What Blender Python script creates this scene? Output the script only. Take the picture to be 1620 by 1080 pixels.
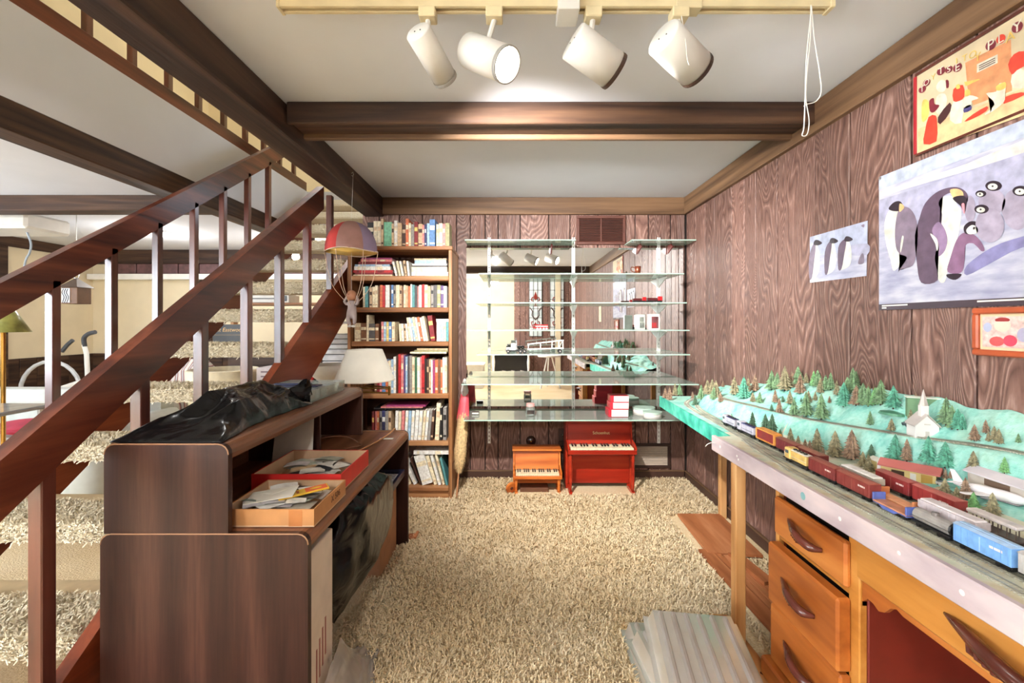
import bpy, bmesh, math, random
import numpy as np
from mathutils import Vector, Matrix, noise as mnoise

random.seed(7)
R = math.radians
scene = bpy.context.scene
C = scene.collection
for o in list(bpy.data.objects):
    bpy.data.objects.remove(o)

# ------------------------------------------------------------------ camera
ZC, F, CU, CV = 1.247, 720.0, 810.0, 511.0        # eye height, focal length in pixels, vanishing point
cam = bpy.data.cameras.new('camera')
cam.sensor_width = 36.0
cam.lens = F / 1620 * 36.0
cam.shift_y = -(540 - CV) / 1620
cam.clip_start = 0.05
camo = bpy.data.objects.new('camera', cam)
C.objects.link(camo)
camo.location = (0, 0, ZC)
camo.rotation_euler = (R(90), 0, 0)
scene.camera = camo

# ------------------------------------------------------------------ view, world
scene.view_settings.view_transform = 'Standard'
scene.view_settings.look = 'None'
scene.view_settings.exposure = 0.68
scene.view_settings.gamma = 1.0
scene.view_settings.use_curve_mapping = False
world = bpy.data.worlds.new('world')
scene.world = world
world.use_nodes = True
world.node_tree.nodes['Background'].inputs[0].default_value = (0.75, 0.87, 1.0, 1)
world.node_tree.nodes['Background'].inputs[1].default_value = 2.5
scene.cycles.transparent_max_bounces = 32
scene.cycles.max_bounces = 10
scene.cycles.diffuse_bounces = 5
scene.cycles.glossy_bounces = 6


def light(name, kind, loc, energy, color, size=None, rot=(0, 0, 0), sizey=None, label=None, spot=None, radius=None):
    l = bpy.data.lights.new(name, kind)
    l.energy = energy
    l.color = color
    if kind == 'AREA':
        l.shape = 'RECTANGLE'
        l.size = size
        l.size_y = sizey or size
    if radius is not None:
        l.shadow_soft_size = radius
    if spot:
        l.spot_size, l.spot_blend = spot
    o = bpy.data.objects.new(name, l)
    C.objects.link(o)
    o.location = loc
    o.rotation_euler = rot
    return o


WARM, NEUT, COOL = (1.0, 0.98, 0.95), (1.0, 0.99, 0.97), (0.82, 0.90, 1.0)
# daylight entering by the windows of the big room (behind and to the left of the camera)
light('rear_window_daylight', 'AREA', (-4.1, -2.98, 1.35), 360, COOL, 2.7, (R(-90), 0, 0), 1.5)
light('corner_window_daylight', 'AREA', (-5.72, -1.9, 1.35), 150, COOL, 1.5, (0, R(-90), 0), 1.9)
light('side_window_daylight', 'AREA', (-5.72, 3.0, 1.5), 22, COOL, 1.2, (0, R(-90), 0), 1.9)  # fill light at a side window added out of view
# ceiling lamps added for fill light (their glass bowls are built further down)
FILL_LAMPS = [(-0.35, -1.5, 2.17, 62), (-1.9, -1.2, 2.17, 30), (-4.0, 2.3, 2.17, 10), (-3.9, 5.0, 2.17, 17), (-2.3, 5.2, 4.7, 26), (-1.7, 1.4, 4.7, 18)]
for i, (lx, ly, lz, e) in enumerate(FILL_LAMPS):
    light('ceiling_lamp_glow', 'POINT', (lx, ly, lz - 0.10), e, NEUT, radius=0.09)


def at(u, v, y):
    """point of the room seen at pixel (u, v) at distance y from the camera's plane"""
    return Vector(((u - CU) / F * y, y, ZC - (v - CV) / F * y))


def on_floor(u, v, z=0.0):
    y = (ZC - z) * F / (v - CV)
    return Vector(((u - CU) / F * y, y, z))


# ------------------------------------------------------------------ helpers
def lin(c):
    return tuple(((x / 255) / 12.92 if x / 255 <= 0.04045 else ((x / 255 + 0.055) / 1.055) ** 2.4) for x in c)


class MB:
    def __init__(s):
        s.v, s.f, s.m, s.sm = [], [], [], []
        s.mi = 0
        s.smooth = False

    def add(s, vs, fs):
        b = len(s.v)
        s.v += [tuple(p) for p in vs]
        for f in fs:
            s.f.append(tuple(b + i for i in f))
            s.m.append(s.mi)
            s.sm.append(s.smooth)
        return s

    def box(s, x0, x1, y0, y1, z0, z1, M=None):
        vs = [Vector(p) for p in ((x0, y0, z0), (x1, y0, z0), (x1, y1, z0), (x0, y1, z0), (x0, y0, z1), (x1, y0, z1), (x1, y1, z1), (x0, y1, z1))]
        if M:
            vs = [M @ p for p in vs]
        return s.add(vs, [(0, 3, 2, 1), (4, 5, 6, 7), (0, 1, 5, 4), (1, 2, 6, 5), (2, 3, 7, 6), (3, 0, 4, 7)])

    def cbox(s, x0, x1, y0, y1, z0, z1, c=0.004, M=None):
        """box with chamfered edges"""
        c = min(c, (x1 - x0) * .45, (y1 - y0) * .45, (z1 - z0) * .45)
        bm = bmesh.new()
        bmesh.ops.create_cube(bm, size=1)
        for p in bm.verts:
            p.co = Vector(((x0 + x1) / 2 + p.co.x * (x1 - x0), (y0 + y1) / 2 + p.co.y * (y1 - y0), (z0 + z1) / 2 + p.co.z * (z1 - z0)))
        bmesh.ops.bevel(bm, geom=bm.edges[:], offset=c, segments=1, affect='EDGES')
        vs = [M @ p.co if M else p.co.copy() for p in bm.verts]
        fs = [[p.index for p in f.verts] for f in bm.faces]
        bm.free()
        return s.add(vs, fs)

    def frustum(s, p0, p1, r0, r1, n=12, caps=True, rot=0.0):
        p0, p1 = Vector(p0), Vector(p1)
        d = (p1 - p0).normalized()
        a = d.orthogonal().normalized() if abs(d.z) < .99 else Vector((1, 0, 0))
        b = d.cross(a)
        vs = []
        for p, r in ((p0, r0), (p1, r1)):
            for i in range(n):
                t = 2 * math.pi * i / n + rot
                vs.append(p + (a * math.cos(t) + b * math.sin(t)) * r)
        fs = [(i, (i + 1) % n, n + (i + 1) % n, n + i) for i in range(n)]
        if caps:
            fs += [tuple(range(n - 1, -1, -1)), tuple(range(n, 2 * n))]
        return s.add(vs, fs)

    def tube(s, pts, r, n=8, closed=False):
        pts = [Vector(p) for p in pts]
        rs = r if isinstance(r, (list, tuple)) else [r] * len(pts)
        vs, fs = [], []
        a = None
        m = len(pts)
        for i, p in enumerate(pts):
            d = (pts[min(i + 1, m - 1)] - pts[max(i - 1, 0)])
            if d.length < 1e-9:
                d = Vector((0, 0, 1))
            d.normalize()
            if a is None:
                a = d.orthogonal().normalized()
            a = (a - d * a.dot(d))
            a = a.normalized() if a.length > 1e-6 else d.orthogonal().normalized()
            b = d.cross(a)
            for k in range(n):
                t = 2 * math.pi * k / n
                vs.append(p + (a * math.cos(t) + b * math.sin(t)) * rs[i])
        for i in range(m - 1):
            for k in range(n):
                fs.append((i * n + k, i * n + (k + 1) % n, (i + 1) * n + (k + 1) % n, (i + 1) * n + k))
        fs += [tuple(range(n - 1, -1, -1)), tuple(range((m - 1) * n, m * n))]
        return s.add(vs, fs)

    def lathe(s, prof, c=(0, 0, 0), n=20, M=None, sx=1, sy=1, caps=True):
        """prof: list of (radius, height)"""
        vs, fs = [], []
        for r, h in prof:
            for k in range(n):
                t = 2 * math.pi * k / n
                p = Vector((c[0] + math.cos(t) * r * sx, c[1] + math.sin(t) * r * sy, c[2] + h))
                vs.append(M @ p if M else p)
        for i in range(len(prof) - 1):
            for k in range(n):
                fs.append((i * n + k, i * n + (k + 1) % n, (i + 1) * n + (k + 1) % n, (i + 1) * n + k))
        if caps and prof[0][0] > 1e-5:
            fs.append(tuple(range(n - 1, -1, -1)))
        if caps and prof[-1][0] > 1e-5:
            fs.append(tuple(range((len(prof) - 1) * n, len(prof) * n)))
        return s.add(vs, fs)

    def ball(s, c, rx, ry=None, rz=None, n=14, m=9, M=None):
        ry = rx if ry is None else ry
        rz = rx if rz is None else rz
        vs, fs = [], []
        for j in range(m + 1):
            ph = math.pi * j / m
            for k in range(n):
                t = 2 * math.pi * k / n
                p = Vector((c[0] + rx * math.sin(ph) * math.cos(t), c[1] + ry * math.sin(ph) * math.sin(t), c[2] - rz * math.cos(ph)))
                vs.append(M @ p if M else p)
        for j in range(m):
            for k in range(n):
                fs.append((j * n + k, j * n + (k + 1) % n, (j + 1) * n + (k + 1) % n, (j + 1) * n + k))
        return s.add(vs, fs)

    def prism(s, poly, f0, f1):
        """poly: 2-D points; f0/f1 map (a, b) to the two faces in 3-D"""
        n = len(poly)
        vs = [Vector(f0(*p)) for p in poly] + [Vector(f1(*p)) for p in poly]
        fs = [tuple(range(n - 1, -1, -1)), tuple(range(n, 2 * n))] + [(i, (i + 1) % n, n + (i + 1) % n, n + i) for i in range(n)]
        return s.add(vs, fs)

    def mesh(s, name, mats):
        me = bpy.data.meshes.new(name)
        me.from_pydata(s.v, [], s.f)
        for m in (mats if isinstance(mats, (list, tuple)) else [mats]):
            me.materials.append(m)
        if len(me.polygons) == len(s.m):
            me.polygons.foreach_set('material_index', s.m)
            me.polygons.foreach_set('use_smooth', s.sm)
        me.update()
        bm = bmesh.new()
        bm.from_mesh(me)
        bmesh.ops.recalc_face_normals(bm, faces=bm.faces[:])
        bm.to_mesh(me)
        bm.free()
        return me

    def build(s, name, mats, parent=None, world=True, **tags):
        """link as ONE mesh object; with world=True the coordinates are those of the room"""
        if parent is not None and world:
            off = Vector(parent.get('_base', (0, 0, 0)))
            s.v = [tuple(Vector(p) - off) for p in s.v]
        o = bpy.data.objects.new(name, s.mesh(name, mats))
        C.objects.link(o)
        if parent is not None:
            o.parent = parent
            if world:
                o['_base'] = tuple(parent.get('_base', (0, 0, 0)))
        if tags:
            tag(o, **tags)
        return o


def tag(o, label=None, cat=None, group=None, kind=None):
    if label:
        o['label'] = label
    if cat:
        o['category'] = cat
    if group:
        o['group'] = group
    if kind:
        o['kind'] = kind
    return o


def thing(name, label, cat, loc=(0, 0, 0), group=None, rotz=0.0):
    o = bpy.data.objects.new(name, None)
    o.empty_display_size = 0.05
    C.objects.link(o)
    o.location = loc
    o.rotation_euler = (0, 0, rotz)
    o['_base'] = tuple(loc)
    return tag(o, label, cat, group)


def copy_tree(o, parent=None):
    c = o.copy()
    C.objects.link(c)
    c.parent = parent
    for ch in o.children:
        copy_tree(ch, c)
    return c


def smooth_closed(pts, k=5):
    """Catmull-Rom through a closed run of 2-D points"""
    n = len(pts)
    out = []
    for i in range(n):
        p0, p1, p2, p3 = (Vector(pts[(i + j - 1) % n]) for j in range(4))
        for q in range(k):
            t = q / k
            out.append(tuple(0.5 * ((2 * p1) + (p2 - p0) * t + (2 * p0 - 5 * p1 + 4 * p2 - p3) * t * t + (3 * p1 - p0 - 3 * p2 + p3) * t ** 3)))
    return out


def smooth_open(pts, k=6):
    pts = [Vector(p) for p in pts]
    q = [pts[0] * 2 - pts[1]] + pts + [pts[-1] * 2 - pts[-2]]
    out = []
    for i in range(1, len(q) - 2):
        p0, p1, p2, p3 = q[i - 1], q[i], q[i + 1], q[i + 2]
        for j in range(k):
            t = j / k
            out.append(0.5 * ((2 * p1) + (p2 - p0) * t + (2 * p0 - 5 * p1 + 4 * p2 - p3) * t * t + (3 * p1 - p0 - 3 * p2 + p3) * t ** 3))
    out.append(pts[-1])
    return out


def lettering(name, s, size, M, mat, parent=None, ext=0.0006, align='CENTER'):
    cu = bpy.data.curves.new('t', 'FONT')
    cu.body = s
    cu.size = size
    cu.extrude = ext
    cu.align_x = align
    cu.align_y = 'CENTER'
    o = bpy.data.objects.new('t', cu)
    C.objects.link(o)
    dg = bpy.context.evaluated_depsgraph_get()
    me = bpy.data.meshes.new_from_object(o.evaluated_get(dg))
    bpy.data.objects.remove(o)
    bpy.data.curves.remove(cu)
    me.transform(M)
    if parent is not None:
        me.transform(Matrix.Translation(-Vector(parent.get('_base', (0, 0, 0)))))
    me.materials.clear()
    me.materials.append(mat)
    r = bpy.data.objects.new(name, me)
    C.objects.link(r)
    if parent is not None:
        r.parent = parent
        r['_base'] = tuple(parent.get('_base', (0, 0, 0)))
    return r


ORD = ['first', 'second', 'third', 'fourth', 'fifth', 'sixth', 'seventh', 'eighth', 'ninth', 'tenth', 'eleventh', 'twelfth', 'thirteenth', 'fourteenth', 'fifteenth',
       'sixteenth', 'seventeenth', 'eighteenth', 'nineteenth', 'twentieth'] + ['twenty-' + x for x in ('first', 'second', 'third', 'fourth', 'fifth', 'sixth', 'seventh', 'eighth', 'ninth')] + \
      ['thirtieth'] + ['thirty-' + x for x in ('first', 'second', 'third', 'fourth', 'fifth', 'sixth', 'seventh', 'eighth', 'ninth')] + ['fortieth']


# ------------------------------------------------------------------ materials
def nt(name):
    m = bpy.data.materials.new(name)
    m.use_nodes = True
    t = m.node_tree
    b = t.nodes['Principled BSDF']
    return m, t, b


def N(t, kind, **kw):
    n = t.nodes.new(kind)
    for k, v in kw.items():
        if isinstance(k, str) and k in n.inputs:
            n.inputs[k].default_value = v
        else:
            setattr(n, k, v)
    return n


def coords(t, scale, jitter=True):
    """object coordinates, shifted per object so that two pieces never show the same grain"""
    tc = N(t, 'ShaderNodeTexCoord')
    mp = N(t, 'ShaderNodeMapping')
    mp.inputs['Scale'].default_value = scale
    src = tc.outputs['Object']
    if jitter:
        oi = N(t, 'ShaderNodeObjectInfo')
        ad = N(t, 'ShaderNodeVectorMath', operation='MULTIPLY_ADD')
        cb = N(t, 'ShaderNodeCombineXYZ')
        for k in range(3):
            t.links.new(oi.outputs['Random'], cb.inputs[k])
        t.links.new(cb.outputs[0], ad.inputs[0])
        ad.inputs[1].default_value = (17.3, 31.7, 9.1)
        t.links.new(src, ad.inputs[2])
        src = ad.outputs[0]
    t.links.new(src, mp.inputs['Vector'])
    return mp.outputs[0]


def ramp(t, fac, stops):
    r = N(t, 'ShaderNodeValToRGB')
    e = r.color_ramp.elements
    while len(e) < len(stops):
        e.new(0.5)
    for i, (p, c) in enumerate(stops):
        e[i].position = p
        e[i].color = (*lin(c), 1)
    t.links.new(fac, r.inputs[0])
    return r.outputs[0]


def bump(t, b, h, strength=0.3, dist=0.01):
    bp = N(t, 'ShaderNodeBump')
    bp.inputs['Strength'].default_value = strength
    bp.inputs['Distance'].default_value = dist
    t.links.new(h, bp.inputs['Height'])
    t.links.new(bp.outputs[0], b.inputs['Normal'])


_plain = {}


def plain(name, c, rough=0.5, metal=0.0, var=0.06, scale=14.0, bmp=0.0, spec=None, coat=0.0):
    """one colour with a little procedural unevenness"""
    if name in _plain:
        return _plain[name]
    m, t, b = nt(name)
    n = N(t, 'ShaderNodeTexNoise')
    n.inputs['Scale'].default_value = scale
    n.inputs['Detail'].default_value = 4
    t.links.new(coords(t, (1, 1, 1)), n.inputs['Vector'])
    lo = tuple(max(0, x * (1 - var)) for x in c)
    hi = tuple(min(255, x * (1 + var)) for x in c)
    t.links.new(ramp(t, n.outputs['Fac'], [(0.3, lo), (0.7, hi)]), b.inputs['Base Color'])
    b.inputs['Roughness'].default_value = rough
    b.inputs['Metallic'].default_value = metal
    if spec is not None:
        b.inputs['Specular IOR Level'].default_value = spec
    if coat:
        b.inputs['Coat Weight'].default_value = coat
        b.inputs['Coat Roughness'].default_value = 0.15
    if bmp:
        bump(t, b, n.outputs['Fac'], bmp, 0.005)
    _plain[name] = m
    return m


def wood(name, stops, along='z', fine=90.0, rings=9.0, rough=0.45, bmp=0.15, stretch=0.09, ringscale=5.0, jitter=True, objvar=0.0, coat=0.0, spec=0.35):
    m, t, b = nt(name)
    s = {'x': (stretch, 1, 1), 'y': (1, stretch, 1), 'z': (1, 1, stretch)}[along]
    a = N(t, 'ShaderNodeTexNoise')
    a.inputs['Scale'].default_value = ringscale
    a.inputs['Detail'].default_value = 2
    a.inputs['Distortion'].default_value = 0.4
    v = coords(t, s, jitter)
    t.links.new(v, a.inputs['Vector'])
    mu = N(t, 'ShaderNodeMath', operation='MULTIPLY')
    mu.inputs[1].default_value = rings
    t.links.new(a.outputs['Fac'], mu.inputs[0])
    sn = N(t, 'ShaderNodeMath', operation='PINGPONG')
    sn.inputs[1].default_value = 0.5
    t.links.new(mu.outputs[0], sn.inputs[0])
    f = N(t, 'ShaderNodeTexNoise')
    f.inputs['Scale'].default_value = fine
    f.inputs['Detail'].default_value = 3
    t.links.new(v, f.inputs['Vector'])
    mx = N(t, 'ShaderNodeMath', operation='MULTIPLY_ADD')
    mx.inputs[1].default_value = 1.25
    t.links.new(sn.outputs[0], mx.inputs[0])
    f2 = N(t, 'ShaderNodeMath', operation='MULTIPLY_ADD')
    f2.inputs[1].default_value = 0.7
    f2.inputs[2].default_value = -0.15
    t.links.new(f.outputs['Fac'], f2.inputs[0])
    t.links.new(f2.outputs[0], mx.inputs[2])
    col = ramp(t, mx.outputs[0], stops)
    if objvar:
        oi = N(t, 'ShaderNodeObjectInfo')
        mr = N(t, 'ShaderNodeMapRange')
        mr.inputs['To Min'].default_value = 1 - objvar
        mr.inputs['To Max'].default_value = 1 + objvar
        t.links.new(oi.outputs['Random'], mr.inputs['Value'])
        hs = N(t, 'ShaderNodeHueSaturation')
        t.links.new(mr.outputs[0], hs.inputs['Value'])
        t.links.new(col, hs.inputs['Color'])
        col = hs.outputs[0]
    t.links.new(col, b.inputs['Base Color'])
    b.inputs['Roughness'].default_value = rough
    b.inputs['Specular IOR Level'].default_value = spec
    if coat:
        b.inputs['Coat Weight'].default_value = coat
        b.inputs['Coat Roughness'].default_value = 0.2
    bump(t, b, mx.outputs[0], bmp, 0.006)
    return m


M_PANEL = wood('rough_sawn_panel', [(0.06, (84, 57, 50)), (0.34, (112, 81, 71)), (0.68, (132, 99, 88)), (0.97, (172, 139, 127))], 'z', 90, 46, 0.5, 0.45, 0.2, 4.0, objvar=0.2, spec=0.4)
M_BEAM = wood('dark_beam', [(0.1, (40, 26, 20)), (0.5, (66, 45, 33)), (0.95, (92, 66, 48))], 'x', 60, 5, 0.55, 0.25, 0.06, 6.0)
M_BEAMY = wood('dark_beam_long', [(0.1, (40, 26, 20)), (0.5, (64, 44, 33)), (0.95, (90, 65, 48))], 'y', 60, 5, 0.55, 0.25, 0.06, 6.0)
M_TRIM = wood('brown_trim', [(0.1, (84, 60, 42)), (0.5, (112, 84, 60)), (0.95, (136, 104, 76))], 'x', 60, 4, 0.55, 0.2, 0.05, 6.0)
M_TRIMY = wood('brown_trim_long', [(0.1, (84, 60, 42)), (0.5, (112, 84, 60)), (0.95, (136, 104, 76))], 'y', 60, 4, 0.55, 0.2, 0.05, 6.0)
M_BASE = plain('dark_baseboard', (74, 50, 40), 0.5)
M_DARK = plain('dark_joint', (30, 20, 16), 0.8)
M_RAIL = wood('stained_redwood', [(0.1, (58, 24, 16)), (0.5, (92, 42, 27)), (0.95, (124, 64, 42))], 'y', 60, 4, 0.35, 0.12, 0.08, 5.0, coat=0.25)
M_BALU = wood('stained_baluster', [(0.1, (66, 30, 24)), (0.5, (92, 46, 36)), (0.95, (116, 62, 48))], 'z', 60, 4, 0.3, 0.05, 0.08, 5.0, coat=1.0)
M_STRG = wood('stained_stringer', [(0.1, (92, 36, 16)), (0.5, (126, 56, 28)), (0.95, (150, 76, 42))], 'y', 50, 4, 0.4, 0.1, 0.08, 4.0, coat=0.2)
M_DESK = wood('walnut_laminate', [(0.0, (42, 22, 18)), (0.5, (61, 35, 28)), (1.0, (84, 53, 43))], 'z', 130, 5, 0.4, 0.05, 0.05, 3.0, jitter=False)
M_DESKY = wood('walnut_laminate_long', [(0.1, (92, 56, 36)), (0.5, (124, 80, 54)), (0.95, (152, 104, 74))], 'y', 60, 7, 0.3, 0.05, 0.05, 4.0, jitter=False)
M_EDGE = plain('worn_laminate_edge', (168, 126, 92), 0.5)
M_OAK = wood('bookcase_oak', [(0.1, (120, 76, 46)), (0.5, (160, 108, 68)), (0.95, (190, 142, 98))], 'x', 70, 5, 0.45, 0.08, 0.06, 5.0)
M_OAKZ = wood('bookcase_oak_side', [(0.1, (116, 74, 44)), (0.5, (156, 106, 66)), (0.95, (186, 138, 96))], 'z', 70, 5, 0.45, 0.08, 0.06, 5.0)
M_MAPLE = wood('honey_maple', [(0.1, (150, 78, 30)), (0.5, (182, 102, 42)), (0.95, (206, 130, 62))], 'y', 40, 4, 0.35, 0.05, 0.12, 4.0, coat=0.25)
M_MAPLE2 = wood('honey_maple_frame', [(0.1, (168, 104, 40)), (0.5, (196, 130, 58)), (0.95, (214, 152, 80))], 'y', 40, 4, 0.35, 0.05, 0.12, 4.0, coat=0.25)
M_PULL = plain('dark_wood_pull', (92, 44, 34), 0.25, var=0.15, coat=0.4)
M_KNEE = plain('kneehole_red', (112, 34, 20), 0.5)
M_PINE = wood('raw_pine', [(0.1, (166, 110, 60)), (0.5, (196, 142, 86)), (0.95, (214, 166, 112))], 'z', 50, 4, 0.6, 0.1, 0.08, 5.0)
M_PLY = wood('brown_board', [(0.1, (150, 86, 50)), (0.5, (178, 110, 68)), (0.95, (196, 130, 88))], 'y', 60, 3, 0.6, 0.08, 0.1, 5.0)
M_CEIL = plain('ceiling_paint', (222, 225, 232), 0.9, var=0.012, scale=3, bmp=0.03)
M_CREAM = plain('cream_wall_paint', (222, 208, 178), 0.9, var=0.02, scale=4)
M_UPPER = plain('yellow_upstairs_paint', (226, 208, 166), 0.9, var=0.02, scale=4)
M_WHITE = plain('white_paint', (232, 230, 224), 0.45, var=0.02)
M_LAMPW = plain('ivory_enamel', (222, 219, 212), 0.35, var=0.02)
M_TRACK = plain('aged_track_enamel', (216, 200, 160), 0.4, var=0.04)
M_BLACK = plain('black_plastic', (22, 21, 22), 0.35)
M_BRASS = plain('brass', (190, 150, 80), 0.25, 1.0)
M_STEEL = plain('steel', (180, 180, 178), 0.3, 1.0)
M_PAPER = plain('paper', (232, 228, 216), 0.7, var=0.03)
M_CARD = plain('cardboard', (196, 140, 88), 0.8, var=0.05)
M_CARDIN = plain('pale_cardboard', (206, 172, 138), 0.8, var=0.05)
M_RED = plain('red_card', (206, 38, 34), 0.5, var=0.05)


def carpet_mat(name, a, b_, c):
    m, t, b = nt(name)
    v = coords(t, (1, 1, 1), False)
    n = N(t, 'ShaderNodeTexNoise')
    n.inputs['Scale'].default_value = 1.6
    n.inputs['Detail'].default_value = 3
    t.links.new(v, n.inputs['Vector'])
    n2 = N(t, 'ShaderNodeTexNoise')
    n2.inputs['Scale'].default_value = 120
    n2.inputs['Detail'].default_value = 2
    t.links.new(v, n2.inputs['Vector'])
    ad = N(t, 'ShaderNodeMath', operation='MULTIPLY_ADD')
    ad.inputs[1].default_value = 0.55
    t.links.new(n2.outputs['Fac'], ad.inputs[0])
    mm = N(t, 'ShaderNodeMath', operation='MULTIPLY')
    mm.inputs[1].default_value = 0.5
    t.links.new(n.outputs['Fac'], mm.inputs[0])
    t.links.new(mm.outputs[0], ad.inputs[2])
    t.links.new(ramp(t, ad.outputs[0], [(0.3, a), (0.52, b_), (0.75, c)]), b.inputs['Base Color'])
    b.inputs['Roughness'].default_value = 0.95
    b.inputs['Specular IOR Level'].default_value = 0.1
    bump(t, b, n2.outputs['Fac'], 0.6, 0.01)
    return m


M_CARPET = carpet_mat('shag_carpet', (196, 166, 122), (226, 202, 162), (240, 224, 192))
M_PILE = carpet_mat('shag_yarn', (206, 176, 132), (234, 212, 174), (246, 232, 204))
M_TCARPET = carpet_mat('tread_carpet_yarn', (206, 190, 160), (234, 224, 200), (246, 240, 224))


def glass_mat(name, tint, rough=0.03, dens=0.0, haze=((214, 226, 216), (236, 240, 234))):
    """clear sheet: transparent with a Fresnel sheen and a little haze"""
    m = bpy.data.materials.new(name)
    m.use_nodes = True
    t = m.node_tree
    t.nodes.clear()
    out = N(t, 'ShaderNodeOutputMaterial')
    tr = N(t, 'ShaderNodeBsdfTransparent')
    tr.inputs[0].default_value = (*lin(tint), 1)
    gl = N(t, 'ShaderNodeBsdfGlossy')
    gl.inputs['Roughness'].default_value = rough
    gl.inputs['Color'].default_value = (0.95, 1, 0.97, 1)
    fr = N(t, 'ShaderNodeFresnel')
    fr.inputs[0].default_value = 1.5
    mx = N(t, 'ShaderNodeMixShader')
    t.links.new(fr.outputs[0], mx.inputs[0])
    t.links.new(tr.outputs[0], mx.inputs[1])
    t.links.new(gl.outputs[0], mx.inputs[2])
    last = mx
    if dens:
        df = N(t, 'ShaderNodeBsdfDiffuse')
        n = N(t, 'ShaderNodeTexNoise')
        n.inputs['Scale'].default_value = 9
        t.links.new(coords(t, (1, 1, 1)), n.inputs['Vector'])
        t.links.new(ramp(t, n.outputs['Fac'], [(0.3, haze[0]), (0.7, haze[1])]), df.inputs['Color'])
        m2 = N(t, 'ShaderNodeMixShader')
        m2.inputs[0].default_value = dens
        t.links.new(mx.outputs[0], m2.inputs[1])
        t.links.new(df.outputs[0], m2.inputs[2])
        last = m2
    t.links.new(last.outputs[0], out.inputs[0])
    return m


M_GLASS = glass_mat('shelf_glass', (238, 247, 242), dens=0.20)
M_GEDGE = plain('green_glass_edge', (176, 208, 190), 0.15, var=0.05)
M_CLEAR = glass_mat('clear_plastic', (238, 238, 240), dens=0.22)
M_TRAY = glass_mat('milky_tray_plastic', (244, 240, 238), 0.25, 0.36, ((222, 208, 198), (236, 226, 220)))
M_FILM = glass_mat('thin_plastic_film', (250, 248, 246), 0.3, 0.28, ((230, 218, 212), (242, 234, 230)))
M_PANE = glass_mat('window_pane', (250, 252, 255))


def mirror_mat():
    m, t, b = nt('mirror_silver')
    b.inputs['Metallic'].default_value = 1
    b.inputs['Base Color'].default_value = (0.93, 0.95, 0.94, 1)
    n = N(t, 'ShaderNodeTexNoise')
    n.inputs['Scale'].default_value = 6
    t.links.new(coords(t, (1, 1, 1)), n.inputs['Vector'])
    mr = N(t, 'ShaderNodeMapRange')
    mr.inputs['To Min'].default_value = 0.0
    mr.inputs['To Max'].default_value = 0.02
    t.links.new(n.outputs['Fac'], mr.inputs['Value'])
    t.links.new(mr.outputs[0], b.inputs['Roughness'])
    return m


M_MIRROR = mirror_mat()


def glow(name, c, strength):
    m, t, b = nt(name)
    b.inputs['Base Color'].default_value = (*lin(c), 1)
    b.inputs['Emission Color'].default_value = (*lin(c), 1)
    b.inputs['Emission Strength'].default_value = strength
    return m


M_BULB = glow('lit_bulb', (255, 246, 230), 14)
M_BOWL = glow('lit_glass_bowl', (255, 240, 214), 3)


def bag_mat():
    m, t, b = nt('black_bag_film')
    b.inputs['Base Color'].default_value = (0.006, 0.006, 0.007, 1)
    b.inputs['Roughness'].default_value = 0.2
    b.inputs['Specular IOR Level'].default_value = 0.3
    n = N(t, 'ShaderNodeTexNoise')
    n.inputs['Scale'].default_value = 8
    n.inputs['Detail'].default_value = 2
    n.inputs['Distortion'].default_value = 1.0
    t.links.new(coords(t, (1, 1, 1)), n.inputs['Vector'])
    bump(t, b, n.outputs['Fac'], 0.5, 0.02)
    return m


M_BAG = bag_mat()
# ================================================================== the setting
Y_BACK, X_RIGHT, H = 3.65, 1.394, 2.25
Y_REAR, X_LEFT, Y_FAR, Z_UP = -3.05, -5.8, 6.3, 2.69


def struct(mb, name, mat, label, cat, parent=None):
    return mb.build(name, mat, parent, label=label if parent is None else None, cat=cat if parent is None else None, kind='structure' if parent is None else None)


struct(MB().box(X_LEFT - .1, 1.5, Y_REAR - .1, Y_FAR + .1, -0.12, 0.0), 'floor', M_CARPET, 'beige shag carpeted floor of the basement room', 'floor')
b = MB()
b.box(X_LEFT, -2.25, Y_REAR, Y_FAR, H, Z_UP)
b.box(-2.25, -1.15, Y_REAR, 0.95, H, Z_UP)
b.box(-1.15, 1.42, Y_REAR, Y_BACK + .1, H, Z_UP)
b.box(-2.25, -0.9, 5.0, Y_FAR, H, Z_UP)
struct(b, 'ceiling', M_CEIL, 'white painted basement ceiling with an open stairwell', 'ceiling')


def plank_wall(root, edges, place, z0, z1, gap=0.0035):
    """each plank between two edges is a child of the wall"""
    for a, c in zip(edges[:-1], edges[1:]):
        mb = MB()
        place(mb, a + gap, c - gap, z0 + random.uniform(0, .003), z1, random.uniform(0, .003))
        mb.build('plank', M_PANEL, root)


# right wall with its random-width planks
wr = struct(MB().box(X_RIGHT + .012, X_RIGHT + .09, Y_REAR, Y_BACK + .1, 0, H), 'wall_right', M_DARK, 'right wall of rough dark brown wood panelling', 'wall')
seams = [3.648, 3.461, 3.29, 3.137, 2.892, 2.735, 2.607, 2.395, 2.10, 1.88, 1.593, 1.369, 1.18, 1.03, .82, .66, .47, .27, .1, -.12, -.3, -.52, -.68, -.9, -1.05, -1.3, -1.46, -1.62, -1.85, -2.0, -2.25, -2.42, -2.6, -2.8, -3.04]
plank_wall(wr, sorted(seams), lambda mb, a, c, z0, z1, d: mb.cbox(X_RIGHT + d, X_RIGHT + .02, a, c, z0, z1, .003), 0.03, 2.118)
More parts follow.
